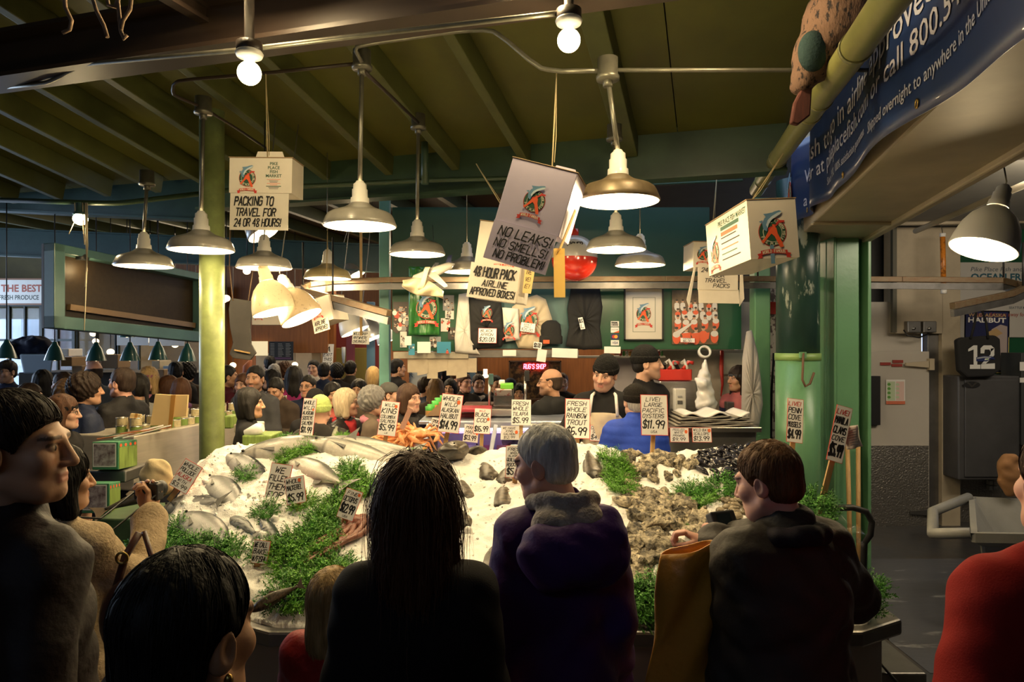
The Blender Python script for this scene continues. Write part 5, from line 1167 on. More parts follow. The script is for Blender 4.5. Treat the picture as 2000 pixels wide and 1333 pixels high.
# ---------------------------------------------------------------- the crowd
NV, BK, BN, TP, MR = (.012, .018, .045), (.011, .01, .011), (.04, .026, .018), (.12, .09, .065), (.06, .008, .015)
CROWD = [
 # label, px, py, d, yaw, skin, hair, top, extras
 ('man in a black cap and navy jacket at the far left, facing the camera', 12, 706, 7.5, 172, 'fair', ('short', BLK), NV, dict(hat=('cap', BK), stubble=.4, glasses=True)),
 ('woman with long black hair seen from behind beside the grey tub', 84, 726, 7.0, 20, 'warm', ('long', BLK), BK, {}),
 ('girl with brown hair in profile below the man in the black cap', 60, 753, 6.0, -70, 'fair', ('bob', DBR), BN, {}),
 ('person in a dark brown knit cap behind the tall man\'s head', 34, 764, 5.4, -20, 'fair', None, BK, dict(hat=('beanie', BN))),
 ('dark haired man facing left behind the curly brown hair', 122, 729, 6.6, 70, 'pink', ('short', DBR), BN, {}),
 ('person with loose brown hair facing left in front of the dark haired man', 128, 746, 5.8, 60, 'fair', ('curly', (.09, .05, .022)), (.1, .06, .07), {}),
 ('person in a dark knit cap and glasses with brown hair, looking at the cans', 124, 776, 4.6, -75, 'fair', ('bob', BR), BK, dict(hat=('beanie', BK), glasses=True)),
 ('man with thick dark hair in a navy jacket, facing right', 170, 733, 5.3, -52, 'tan', ('curly', DBR), NV, dict(cloth=SHELLM)),
 ('bald man facing left behind the thick haired man in navy', 182, 707, 7.2, 60, 'pink', ('bald', DBR), (.03, .04, .06), {}),
 ('man with cropped hair in a black jacket striding left', 238, 721, 5.6, 75, 'pink', ('short', (.035, .02, .014)), BK, dict(cloth=SHELLM, arms=('front', 'down'), grow=.035)),
 ('woman with black hair in a grey sweater behind the striding man', 268, 734, 6.2, 65, 'tan', ('pony', BLK), (.2, .2, .19), {}),
 ('woman in a pink knit cap with a pink scarf, facing the camera', 288, 720, 6.9, 172, 'fair', ('long', BLO), BK, dict(hat=('beanie', (.26, .09, .13)), scarf=(.36, .14, .18))),
 ('woman with brown bobbed hair and glasses beside the cardboard sheets', 327, 737, 7.0, 80, 'fair', ('bob', BR), TP, dict(glasses=True)),
 ('person with brown hair and a purple scarf above the cardboard sheets', 353, 742, 6.7, 40, 'fair', ('bob', BR), BN, dict(scarf=(.12, .05, .13))),
 ('dark haired person farther back beside the column, left one', 343, 708, 8.2, 30, 'tan', ('short', BLK), BK, {}),
 ('dark haired person farther back beside the column, right one', 366, 711, 8.4, 10, 'tan', ('curly', BLK), BN, {}),
 ('white haired stall holder in blue behind the hanging green lamp', 184, 682, 9.5, 150, 'fair', ('short', GRY), (.05, .1, .2), {}),
 ('woman with dark hair in black, in profile right of the column', 488, 762, 5.2, -72, 'tan', ('bob', BLK), BK, dict(grow=.035)),
 ('bearded man with his hand on his chin, facing the camera', 498, 717, 6.6, 176, 'tan', ('short', BLK), (.05, .05, .055), dict(arms=('crossed', 'chin'), stubble=.6, beard=BLK)),
 ('pale person with short brown hair left of the bearded man', 475, 733, 7.3, 170, 'fair', ('bob', BR), (.1, .09, .09), {}),
 ('person in a maroon jacket right beside the column', 446, 716, 7.4, -60, 'tan', ('short', BLK), MR, {}),
 ('man in a brown field jacket looking down at his hands', 543, 736, 6.8, 172, 'tan', ('short', BLK), (.05, .035, .026), dict(arms=('front', 'front'), pitch=-22)),
 ('woman in a magenta coat with dark hair, back turned', 574, 718, 7.6, 20, 'warm', ('long', BLK), (.2, .015, .09), {}),
 ('smiling man with glasses and a navy jacket', 601, 735, 7.0, 172, 'tan', ('short', BLK), NV, dict(glasses=True)),
 ('person in a black knit cap beside the lime green cap', 615, 763, 5.9, 30, 'fair', None, BK, dict(hat=('beanie', BK))),
 ('person in a lime green knit cap with a grey backpack', 626, 776, 5.15, 12, 'fair', None, (.03, .028, .025), dict(hat=('beanie', (.5, .62, .2)), grow=.035)),
 ('blond woman with glasses, red scarf and black leather jacket, arms crossed', 676, 763, 5.6, -112, 'fair', ('bob', (.62, .5, .33)), BK, dict(arms=('crossed', 'crossed'), glasses=True, scarf=(.3, .02, .025), cloth=LEATHER, hyaw=25)),
 ('dark haired woman in a salmon red top', 650, 751, 6.5, -150, 'tan', ('bob', BLK), (.42, .1, .08), {}),
 ('woman with dark hair holding her hand to her mouth', 700, 744, 7.2, 176, 'tan', ('long', BLK), TP, dict(arms=('crossed', 'chin'))),
 ('woman with short grey hair and a pink scarf in profile', 731, 759, 5.5, -82, 'fair', ('curly', (.22, .21, .2)), TP, dict(scarf=(.45, .17, .22), glasses=True)),
 ('man in a grey baseball cap in profile', 762, 749, 6.1, -85, 'fair', ('crop', BR), BK, dict(hat=('cap', (.08, .08, .075)), stubble=.3)),
 ('woman with a brown bob in a black jacket beside the wooden paddle', 800, 754, 5.6, -125, 'fair', ('bob', (.06, .028, .014)), BK, dict(scarf=(.03, .028, .028))),
 ('dark haired man in a white jacket by the cream post', 612, 705, 10.0, 176, 'fair', ('short', BLK), (.5, .46, .42), {}),
 ('man in a dark jacket, back turned, right of the white jacket', 633, 710, 9.2, 5, 'tan', ('short', BLK), NV, {}),
 ('person in black with a hood in front of the red entry', 658, 712, 9.6, 10, 'tan', ('curly', BLK), BK, {}),
 ('person in a dark padded vest in front of the red entry', 685, 706, 9.7, 0, 'tan', ('short', BLK), (.03, .025, .02), dict(puff=.006)),
 ('blond person in a black coat, back turned, left of the teal post', 729, 719, 8.6, 0, 'fair', ('bob', BLO), BK, {}),
 ('man in a dark suit right of the teal post', 777, 703, 9.2, -60, 'tan', ('short', BLK), BK, {}),
 ('person in teal far back in front of the menu board', 527, 697, 10.3, 20, 'tan', ('short', BLK), (.02, .07, .08), {}),
 ('brown haired person far back left of the cream post', 558, 710, 9.3, -40, 'fair', ('curly', BR), NV, {}),
 ('grey haired person far back beside the brown haired one', 536, 714, 9.2, 20, 'fair', ('bob', GRY), BN, {}),
 ('person with black hair and a white collar behind the man looking down', 529, 724, 8.2, 100, 'fair', ('bob', BLK), BK, dict(scarf=(.5, .48, .46))),
 ('man in a navy jacket facing right beside the jars', 834, 738, 7.5, -75, 'warm', ('short', DBR), NV, {}),
 ('woman with long light brown hair, back turned, beside the jars', 851, 742, 7.2, 10, 'fair', ('long', (.2, .11, .045)), BN, {}),
 ('smiling man in a dark jacket over a red shirt behind the kiosk counter', 908, 731, 8.0, -140, 'pink', ('short', BR), (.025, .022, .02), dict(arms=('front', 'front'))),
 ('bearded man in a black jacket and white shirt behind the kiosk counter', 935, 733, 8.2, -165, 'fair', ('short', DBR), BK, dict(beard=DBR, scarf=(.5, .46, .42))),
 ('older man in profile behind the man in the red shirt', 897, 715, 9.4, -85, 'pink', ('short', BR), BN, {}),
 ('young woman peeping over the boxes on the kiosk counter', 1014, 752, 8.0, 176, 'warm', ('bob', BLK), BK, {}),
 ('dark haired person beside the lamp stem behind the boxes', 969, 735, 8.6, -150, 'warm', ('short', BLK), BK, {}),
 ('person in a navy cap behind the lime box', 996, 740, 8.1, 20, 'tan', None, NV, dict(hat=('cap', NV))),
 ('man in black behind the bald fishmonger, facing the camera', 1098, 730, 8.2, -178, 'fair', ('crop', BR), BK, dict(stubble=.3, arms=('front', 'front'))),
 ('woman with black hair low behind the jars', 879, 743, 8.4, 170, 'tan', ('bob', BLK), MR, {}),
 ('person in dark red far back behind the long brown hair', 853, 722, 9.8, 0, 'tan', ('short', BLK), MR, {}),
 ('person in black far back under the cardboard fringe', 866, 717, 10.2, 0, 'tan', ('bob', BLK), BK, {}),
]
PEOPLE = {}
for lb, px, py, d, yaw, sk_, hr, tp, ex in CROWD:
    ex = dict(ex); ex.setdefault('grow', .026); PEOPLE[lb] = person(lb, px, py, d, yaw, sk_, hr, tp, **ex)
# backpack of the lime cap
r, hd = PEOPLE['person in a lime green knit cap with a grey backpack']; M = r.matrix_basis
o = thing('backpack', 'grey backpack on the back of the person in the lime green cap', 'backpack', M @ Vector((0, -.2, 1.12)), (0, 0, R(12)), .9)
s = Solid(); s.ell((0, 0, 0), (.17, .1, .26), .03); s.ell((0, -.07, -.08), (.12, .06, .13), .03); s.post = wrinkle(.004, 30); link('pack', npmesh('pack', [s.mesh(.012)], CLOTH), o, color=(.26, .25, .2))
mb = MB()
for x in (-1, 1): mb.tube([(x * .09, .05, .2), (x * .12, .1, .32), (x * .13, .2, .34)], .022, 6)
mb.build('strap', mat('pale_strap', (.35, .35, .26), .8), o, local=True)
# ---------------------------------------------------------------- kiosk boards and what hangs on them
DK = 6.6
def board(label, x0, x1, y0, y1, d, th, m, name='sign_board', cat='board', bevel=.004, group=None):
    return tag(wallbox(name, x0, x1, y0, y1, d, th, m, bevel, None), label, cat, group)
board('dark green upper board of the kiosk behind the lamps', 766, 1386, 405, 551, 6.64, .06, mat('deep_green_board', (.012, .06, .035), .4, nz=(1.5, .3)))
board('green board behind the small photographs at the left end of the kiosk', 766, 917, 551, 686, DK, .06, GREENB)
board('blue green board behind the printed shirts', 917, 1116, 551, 682, DK + .005, .06, GREENK)
board('green board behind the framed emblem and the team picture', 1116, 1448, 551, 683, DK, .06, GREENB)
board('worn beige ledge under the small photographs', 768, 915, 688, 701, DK - .05, .1, mat('beige_ledge', (.4, .36, .28), .6, nz=(9, .3)), 'ledge', 'ledge')
board('grey ledge under the printed shirts', 915, 1130, 684, 699, DK - .03, .1, STEELD, 'ledge', 'ledge')
mb = MB()
for i in range(7):
    a, b = P(796 + i * 19, 728 + (i % 3) * 6, DK - .03 - .004 * (i % 2)), P(796 + i * 19 + 21, 700, DK - .03); mb.prism([(a.x, a.y, a.z), (b.x, a.y, a.z + .02 * (i % 2)), (b.x, a.y, b.z), (a.x, a.y, b.z)], (0, .004, 0))
tag(mb.build('cardboard_fringe', mat('pale_cardboard', (.45, .38, .28), .7, nz=(9, .2))), 'torn pale cardboard fringe hanging under the beige ledge', 'cardboard')
def sheet(name, label, cat, fl, w_, h, mats, draw=None, thick=.004, group=None, mi=0):
    mb = MB(); mb.prism([fl(0, 0), fl(w_, 0), fl(w_, h), fl(0, h)], fl.n * -thick, mi)
    if draw: draw(mb)
    return tag(mb.build(name, mats), label, cat, group)
def rect(mb, fl, x, y, w_, h, mi, lift=.001): mb.poly([fl(x, y, lift), fl(x, y + h, lift), fl(x + w_, y + h, lift), fl(x + w_, y, lift)], mi)
def disc(mb, fl, x, y, rx, ry, mi, lift=.002, n=14): mb.poly([fl(x + rx * math.cos(2 * math.pi * k / n), y + ry * math.sin(2 * math.pi * k / n), lift) for k in range(n)], mi)
PH = [mat('photo_dark', (.05, .04, .035), .35), mat('photo_skin', (.5, .3, .2), .35), mat('photo_white', (.65, .62, .58), .35), mat('photo_red', (.45, .08, .05), .35), mat('photo_blue', (.04, .22, .35), .35), mat('photo_grey', (.25, .25, .25), .35)]
def people_photo(mb, fl, w_, h, n, rr, base=0, cols=(0, 2, 3, 5)):
    for i in range(n):
        x, y = w_ * rr.uniform(.08, .92), h * rr.uniform(.15, .85); s = min(w_, h) * rr.uniform(.09, .15)
        disc(mb, fl, x, y + s * 1.7, s * 1.1, s * 1.3, base + rr.choice(cols), .001 + i * .0001); disc(mb, fl, x, y, s * .55, s * .7, base + 1, .0012 + i * .0001); disc(mb, fl, x, y - s * .35, s * .55, s * .4, base, .0014 + i * .0001)
def photo(label, x, y, wp, hp, seed, bg, n=10, d=DK - .012, group=None, roll=0, cols=(0, 2, 3, 5)):
    k = mpp(d); fl = facing(x, y, d, wp * k, hp * k, roll); rr = random.Random(seed)
    return sheet('photograph', label, 'photo', fl, wp * k, hp * k, PH, lambda mb: people_photo(mb, fl, wp * k, hp * k, n, rr, 0, cols), .003, group, bg)
photo('dark crowded group photograph at the left end of the board', 783, 619, 30, 58, 1, 0, 40)
photo('tall black and white strip photograph right of the green bag', 876, 592, 22, 30, 2, 5, 9, cols=(0, 5, 2)); photo('square black and white photograph under the strip photograph', 878, 615, 17, 18, 3, 2, 4, cols=(0, 5)); photo('reddish photograph under the square one', 870, 635, 18, 26, 4, 2, 6); photo('narrow dark photograph below the reddish one', 882, 652, 14, 24, 5, 0, 5)
photo('portrait photograph with a teal background on the beige ledge', 867, 679, 27, 22, 6, 4, 1, DK - .11); photo('blue toned photograph at the edge of the ledge', 804, 683, 12, 22, 7, 4, 3, DK - .11); photo('small black and white photograph beside the white card', 850, 668, 22, 20, 8, 5, 5, cols=(0, 2)); photo('black and white photograph low under the group photograph', 788, 662, 13, 34, 9, 2, 6, cols=(0, 5))
for lb, x, y, wp, hp in (('blank white card low on the left of the green board', 797, 666, 13, 18), ('larger blank white card on the beige ledge', 828, 679, 26, 22)):
    k = mpp(DK - .115); fl = facing(x, y, DK - .115, wp * k, hp * k); sheet('card', lb, 'card', fl, wp * k, hp * k, WHITEP)
# green plastic bag with emblem
k = mpp(DK - .05); fl = facing(828, 588, DK - .05, 60 * k, 134 * k); mb = MB(); mb.grid(lambda u, v: fl(60 * k * u, 134 * k * v, .02 * math.sin(u * 9) * math.sin(v * 4) + .012 * math.sin(u * 21)), 40, 24)
logo(mb, fl, 36 * k, 82 * k, 20 * k, 1, lift=.035); tag(mb.build('plastic_bag', [mat('bright_green_plastic', (.04, .2, .03), .2, nz=(4, .5), coat=.6, col2=(.02, .09, .04))] + LOGOM, solid=.002), 'shiny green plastic bag with the round emblem hanging from the rail', 'bag')
# shirts
def cloth_shape(name, label, cat, pts, m, d, th=.03, logo_at=None, col=None, extra=None, seed=0):
    'outline in pixels at distance d; soft folded cloth of real thickness'
    k = mpp(d); cx = sum(p[0] for p in pts) / len(pts); cy = sum(p[1] for p in pts) / len(pts); mb = MB(); rings = 7; n0 = len(pts); dense = []
    for i in range(n0):
        a, b = pts[i], pts[(i + 1) % n0]; st = max(1, int(math.hypot(b[0] - a[0], b[1] - a[1]) / 5))
        dense += [(a[0] + (b[0] - a[0]) * j / st, a[1] + (b[1] - a[1]) * j / st) for j in range(st)]
    n = len(dense)
    for side in (-1, 1):
        o = len(mb.v)
        for r_ in range(rings + 1):
            t = 1 - r_ / rings
            for (x, y) in dense:
                q = P(cx + (x - cx) * t, cy + (y - cy) * t, d); h = th * (1 - t ** 6) * .5 + .003
                if side < 0: h += .008 * math.sin(x * .25 + seed + y * .05) * (1 - t ** 4) + .005 * math.sin(y * .3 + x * .1 + seed)  * (1 - t ** 4)
                mb.v.append((q.x, q.y + side * h, q.z))
        for r_ in range(rings):
            for i in range(n):
                i2 = (i + 1) % n; f = (o + r_ * n + i, o + r_ * n + i2, o + (r_ + 1) * n + i2, o + (r_ + 1) * n + i); mb.f.append(f if side > 0 else f[::-1]); mb.m.append(0); mb.sm.append(True)
    tot = (rings + 1) * n
    for i in range(n): i2 = (i + 1) % n; mb.f.append((i, i2, tot + i2, tot + i)); mb.m.append(0); mb.sm.append(True)
    mats = [m]
    if logo_at:
        fl = facing(logo_at[0], logo_at[1], d - th * .5 - .018, .01, .01); logo(mb, fl, .005, .005, logo_at[2] * k, 1, words=logo_at[2] > 13); mats += LOGOM
    return tag(mb.build(name, mats), label, cat)
BCL = mat('black_cotton', (.009, .009, .01), .85, bump=(200, .3, .003)); WCL = mat('white_cotton', (.62, .6, .55), .85, bump=(200, .3, .003)); CCL = mat('cream_cotton', (.55, .46, .32), .85, bump=(200, .3, .003), nz=(6, .2)); GCL = mat('oatmeal_cotton', (.4, .37, .34), .9, bump=(160, .4, .003))
cloth_shape('shirt', 'plain white shirt or sheet hanging left of the black apron', 'shirt', [(896, 575), (915, 572), (921, 690), (938, 693), (889, 689), (888, 660)], WCL, DK - .06, seed=1)
cloth_shape('apron', 'folded black apron with the emblem', 'apron', [(917, 580), (978, 584), (988, 660), (980, 678), (924, 684), (919, 650)], BCL, DK - .07, logo_at=(951, 612, 10))
cloth_shape('shirt', 'cream shirt with the large emblem', 'shirt', [(1000, 600), (1020, 585), (1048, 576), (1066, 585), (1078, 622), (1082, 650), (1075, 672), (1040, 682), (1012, 680), (1000, 650)], CCL, DK - .06, logo_at=(1033, 626, 18), seed=3)
cloth_shape('shirt', 'small white folded shirt with the emblem low on it', 'shirt', [(981, 601), (1012, 603), (1015, 664), (988, 668), (984, 640)], WCL, DK - .1, logo_at=(994, 645, 11), seed=4)
cloth_shape('sweatshirt', 'black sweatshirt hanging on the kiosk board', 'shirt', [(1116, 556), (1170, 556), (1177, 600), (1172, 640), (1177, 680), (1140, 684), (1105, 677), (1111, 640), (1108, 605)], BCL, DK - .06, seed=5)
cloth_shape('sweatshirt', 'oatmeal sweatshirt hanging by its shoulder from the green post', 'shirt', [(1458, 648), (1468, 645), (1480, 690), (1486, 740), (1490, 790), (1482, 836), (1464, 838), (1462, 830), (1462, 850), (1452, 856), (1448, 800), (1450, 700)], GCL, 6.25, .07, seed=6)
mb = MB(); c = P(1076, 652, DK - .07); mb.lathe([(.0, .13), (.05, .125), (.09, .09), (.1, .03), (.1, -.02)], 28, Matrix.Translation(c) @ Matrix.Diagonal((1, .35, 1, 1))); mb.lathe([(.106, -.02), (.112, -.03), (.112, -.09), (.104, -.1)], 28, Matrix.Translation(c) @ Matrix.Diagonal((1, .4, 1, 1)))
rect(mb, facing(1067, 668, DK - .13, .06, .035), 0, 0, .06, .035, 1); tag(mb.build('knit_cap', [mat('black_knit', (.009, .009, .009), .9, bump=(120, .6, .004)), LORANGE]), 'black knit cap with an orange patch pinned to the board', 'cap')
# framed emblem and stickers
k = mpp(DK); w_, h = 76 * k, 102 * k; fl = facing(1257, 614, DK - .03, w_, h); o = thing('framed_picture', 'framed emblem print under glossy wrap between the black sweatshirt and the team picture', 'picture', fl(w_ / 2, h))
mb = MB()
for x, y, a, b in ((0, 0, w_, .012), (0, h - .012, w_, .012), (0, 0, .012, h), (w_ - .012, 0, .012, h)): mb.prism([fl(x, y, .02), fl(x, y + b, .02), fl(x + a, y + b, .02), fl(x + a, y, .02)], fl.n * -.03)
mb.build('frame', BLACK, o); mb = MB(); mb.poly([fl(.008, .008), fl(.008, h - .008), fl(w_ - .008, h - .008), fl(w_ - .008, .008)], 0)
rect(mb, fl, w_ * .22, h * .18, w_ * .58, h * .66, 8, .0015); rect(mb, fl, w_ * .23, h * .185, w_ * .56, h * .65, 0, .002); logo(mb, fl, w_ * .5, h * .5, w_ * .19, 1, lift=.003); mb.build('print', [mat('ivory_mount', (.62, .58, .5), .25, coat=.5)] + LOGOM + [LGREEN], o)
for lb, y, draw in (('small white notice sticker above the payment stickers', 633, 0), ('payment sticker with an orange swoosh', 645, 1), ('payment sticker with two overlapping circles', 658, 2), ('white payment sticker with blue capitals', 670, 3)):
    k = mpp(DK); fl = facing(1201, y, DK - .006, 16 * k, 10.5 * k); W, Hh = 16 * k, 10.5 * k
    def dr(mb):
        if draw == 0:
            for i in range(2): hand_text(mb, fl, 'PERSONAL CHECKS'.split()[i], W * .1, Hh * (.42 + .4 * i), Hh * .25, W * .75, 1, 0, .1, .3)
        if draw == 1: print_text(mb, fl, 'DISCOVER', W * .1, Hh * .55, Hh * .22, W * .8, 1); mb.poly([fl(W * .3, Hh, .001), fl(W, Hh, .001), fl(W, Hh * .6, .001)], 2)
        if draw == 2: rect(mb, fl, 0, 0, W, Hh, 4); disc(mb, fl, W * .36, Hh * .5, Hh * .33, Hh * .33, 3); disc(mb, fl, W * .62, Hh * .5, Hh * .33, Hh * .33, 5, .003)
        if draw == 3: print_text(mb, fl, 'VISA', W * .14, Hh * .72, Hh * .46, W * .72, 4, .02, shear=.2)
    sheet('sticker', lb, 'sticker', fl, W, Hh, [WHITEP, BLACKINK, LORANGE, REDINK, mat('navy_print', (.01, .02, .1), .5), mat('amber_print', (.8, .35, .03), .5)], dr, .002)
# team picture
d = DK - .02; k = mpp(d); W, Hh = 89 * k, 106 * k; fl = facing(1357, 620, d, W, Hh); TM = [mat('market_photo', (.22, .15, .09), .4, nz=(9, .7, .3, .7)), mat('photo_skin'), mat('photo_white'), mat('orange_wader', (.7, .12, .05), .4), mat('photo_dark'), mat('photo_grey')]
def team(mb):
    rr = random.Random(4)
    for row, (y, n, s) in enumerate(((.22, 7, .05), (.36, 7, .055), (.5, 5, .065), (.72, 5, .075))):
        for i in range(n):
            x = W * (.12 + .8 * (i + rr.uniform(-.2, .2)) / (n - 1)); yy = Hh * (y + rr.uniform(-.02, .02)); r_ = W * s; l = .001 + row * .0012
            disc(mb, fl, x, yy + r_ * 2.4, r_ * 1.15, r_ * 1.9, 2 if row < 2 else 3, l); disc(mb, fl, x, yy + r_ * 1.5, r_ * 1.1, r_ * .9, 2 if rr.random() < .6 else 3, l + .0002); disc(mb, fl, x, yy, r_ * .55, r_ * .75, 1, l + .0004); disc(mb, fl, x, yy - r_ * .4, r_ * .55, r_ * .4, 4, l + .0006)
    for i in range(3): mb.poly([fl(W * (.2 + .2 * i), Hh * .8, .007), fl(W * (.28 + .2 * i), Hh * .93, .007), fl(W * (.4 + .2 * i), Hh * .9, .007), fl(W * (.42 + .2 * i), Hh * .78, .007)], 3)
    mb.poly([fl(W * .05, Hh * .78, .008), fl(W * .08, Hh * .88, .008), fl(W * .45, Hh * .62, .008), fl(W * .42, Hh * .6, .008)], 2)
sheet('poster', 'team picture of workers in orange waders on the green kiosk board', 'poster', fl, W, Hh, TM, team)
# handwritten cards
RB = mat('red_border', (.6, .05, .03), .5); ORB = mat('orange_dot', (.75, .14, .03), .5); WOODS = mat('pale_wood_stick', (.55, .34, .13), .6, nz=(8, .4), stretch=(6, 6, .6))
def card(label, px, py, wp, hp, d, lines, roll=0, yaw=0, tilt=-13, stick=None, dot=None, border=True, name='price_card', red=(), bold=.16):
    k = mpp(d); W, Hh = wp * k, hp * k; fl = facing(px, py, d, W, Hh, roll, yaw, tilt); o = thing(name, label, 'sign', fl(W / 2, Hh)); mb = MB()
    mb.prism([fl(0, 0), fl(W, 0), fl(W, Hh), fl(0, Hh)], fl.n * -.004, 1 if border else 0); b = W * .022
    rect(mb, fl, b, b, W - 2 * b, Hh - 2 * b, 0, .0005); tot = sum(l[1] for l in lines); y = Hh * .05; rr = random.Random(int(px * 7 + py))
    for i, l in enumerate(lines):
        h = Hh * .9 * l[1] / tot; wd = min(W * (l[2] if len(l) > 2 else .82), twidth(l[0]) * h * .7 / 6 * 1.1); x = (W - wd) * (.5 if len(l) < 4 else l[3])
        hand_text(mb, fl, l[0], x - W * .03, y + h * .84, h * .68, wd * .95, 3 if i in red else 2, .22, .3, bold, .001, rr); y += h
    if dot: disc(mb, fl, W * dot[0], Hh * dot[1], W * .08, W * .1, 4)
    mb.build('lettered_card', [WHITEP, RB if border else WHITEP, BLACKINK, REDINK, ORB], o)
    if stick:
        a = fl(W / 2, Hh * .6, -.014); b_ = P(stick[0], stick[1], d + .015); b_ += (b_ - a).normalized() * .05; mb = MB(); mb.beam(a, b_, .028, .012, up=(0, 1, 0)); mb.build('stick', WOODS, o, bevel=.002)
    return o
card('tall card about whole sockeye salmon beside the lime green cap', 602, 815, 26, 74, 4.4, [('WHOLE', 1), ('WILD', 1), ('ALASKAN', 1), ('SOCKEYE', 1), ('SALMON', 1), ('$11.99', 1.6)], 3, dot=(.82, .3), stick=(596, 858))
card('card about king salmon standing on the back of the ice', 759, 818, 36, 68, 4.4, [('WILD', .8), ('KING', 1.3), ('COLUMBIA', .8), ('SALMON', .8), ('$5.99', 1.5), ('LB', .4)], 6, dot=(.82, .14), stick=(752, 862))
card('tall card about whole Alaskan halibut', 880, 808, 42, 76, 4.35, [('WHOLE', 1), ('WILD', 1), ('ALASKAN', 1), ('HALIBUT', 1.1), ('$14.99', 2)], 6, dot=(.82, .2), stick=(866, 888))
card('card about black cod clipped to the glass case', 942, 823, 33, 50, 5.0, [('WILD', .5), ('BLACK', 1), ('COD', 1), ('', .4), ('$16.99', 1.4)], 3, dot=(.85, .42), red=(0,), stick=(940, 875))
card('card about whole tilapia in front of the bald fishmonger', 1018, 806, 38, 50, 4.9, [('FRESH', 1), ('WHOLE', 1), ('TILAPIA', 1), ('$5.99', 1.4)], 1, border=False, stick=(1018, 872))
card('tall card about rainbow trout in front of the cream apron', 1128, 818, 49, 78, 4.8, [('FRESH', 1), ('WHOLE', 1), ('RAINBOW', 1.1), ('TROUT', 1.1), ('$6.99', 1.8)], 2, stick=(1128, 890))
card('card about squid half behind the rainbow trout card', 1170, 847, 36, 31, 5.1, [('CLEANED', .8), ('SQUID', .8), ('$4.99', 1.3)], 3, dot=(.8, .4))
card('tall card about live Pacific oysters on a wide wooden stake', 1278, 811, 53, 80, 4.3, [('LIVE!', 1), ('LARGE', 1), ('PACIFIC', 1), ('OYSTERS', 1), ('$11.99', 2), ('USA', .6)], 1, stick=(1274, 885), red=())
card('small card about peeled white prawns on the counter front', 1327, 850, 37, 29, 5.15, [('PEELED', .8), ('WHITE', .8), ('PRAWNS', .8), ('$9.99', 1.2)], 1, dot=(.85, .28))
card('small card about bay scallops on the counter front', 1371, 850, 38, 29, 5.15, [('WILD BAY', .8), ('SCALLOPS', .8), ('$13.99', 1.3)], 1, dot=(.88, .2))
card('small card about king salmon jerky on the front of the glass case', 996, 846, 36, 27, 5.1, [('WE HAVE', .8), ('KING', .8), ('SALMON', .8), ('$12.99', .9)], 1, dot=(.85, .45), border=False)
card('blank topped card on the counter left of the grey hair', 1052, 838, 30, 20, 5.15, [('FRESH', .7), ('', 1)], 0, border=False)
card('crooked small card at the left end of the glass case', 852, 834, 24, 32, 5.0, [('SMOKED', .8), ('SALMON', .8), ('$9.99', 1)], 14, border=False)
card('small card below the black cod card', 920, 847, 29, 34, 5.08, [('MAHI', .8), ('MAHI', .8), ('$13.99', 1.2)], 6, border=False, dot=(.9, .5))
card('card about quillback rockfish on a stick in the middle of the ice', 1007, 902, 39, 62, 3.85, [('FRESH', .9), ('WHOLE', .6), ('ALASKAN', .6), ('QUILLBACK', 1), ('ROCKFISH', 1), ('$5.99', 1.8)], 1, stick=(1005, 958, 3.8), bold=.18)
card('tall grey lit card offering filleting, left of the mackerel card', 542, 951, 42, 88, 3.75, [('WE', 1), ('FILLET', 1), ('THEM', 1), ('FOR', 1), ('FREE', 1)], 8, stick=(537, 1010, 3.65))
card('card about whole mackerel with an orange dot', 577, 958, 38, 52, 3.6, [('WHOLE', .8), ('MACKEREL', .9), ('', .2), ('$5.99', 1.4)], -10, dot=(.75, .15), stick=(586, 1010, 3.5))
card('slanted card about octopus', 683, 986, 34, 58, 3.45, [('FINE', .7), ('OCTOPUS', 1), ('$12.99', 1.7), ('USA', .4)], 18, dot=(.85, .12), stick=(668, 1040, 3.4))
card('small card about brown fish low on the left of the ice', 509, 1079, 32, 44, 3.2, [('WE CALL', .9), ('BAKE', .9), ('W/FISH!', 1)], 6, stick=(500, 1112, 3.1))
card('slanted card about pollock beside the column', 363, 931, 40, 58, 3.9, [('WHOLE', .8), ('POLLOCK', .8), ('ALASKA', .8), ('WITH', .6), ('$3.99', .8)], 28, stick=(340, 965, 3.85), red=(2,))
card('tall card about mussels in front of the round column', 1553, 822, 31, 86, 3.75, [('LIVE!', .8), ('PENN', 1), ('COVE', 1), ('MUSSELS', 1), ('$4.99', 1.7)], 7, stick=(1545, 905, 3.8), red=(0,))
card('slanted card about clams on a long stick at the right end of the ice', 1640, 848, 31, 112, 3.3, [('LIVE!', .7), ('MANILA', 1), ('CLAMS', 1), ('COVE', .7), ('$5.99', 1.7)], 17, stick=(1600, 1000, 3.25), red=(0,))
card('small card on the black apron with its price', 952, 656, 36, 30, DK - .14, [('BLACK', .8), ('APRON', .8), ('$20.00', 1.2)], 1)
card('price card on the cream shirt', 1031, 640, 28, 18, DK - .12, [('ADULT', .7), ('SMALL', .7), ('$25.00', 1)], 8, border=False)
card('small price card under the cream shirt', 1050, 675, 16, 13, DK - .12, [('$8.00', 1)], 8, border=False)
card('price card at the foot of the team picture', 1343, 665, 29, 10, DK - .05, [('POSTERS', .6), ('$6.00', 1)], 2)
card('slip of paper pinned to the black sweatshirt', 1136, 632, 9, 24, DK - .13, [('BLK', 1), ('L', 1)], -12, border=False)
for lb, x, y, wp, hp, r_ in (('blank white tag hanging from the grey ledge', 1058, 695, 18, 24, 8), ('white paper hanging left of the fishmonger in the apron', 1103, 690, 50, 18, 2), ('white paper hanging above the fishmonger in the apron', 1196, 684, 32, 13, 1), ('grey card holder under the printed shirts', 995, 690, 26, 12, 0)):
    k = mpp(DK - .12); fl = facing(x, y, DK - .12, wp * k, hp * k, r_); sheet('paper', lb, 'paper', fl, wp * k, hp * k, WHITEP)
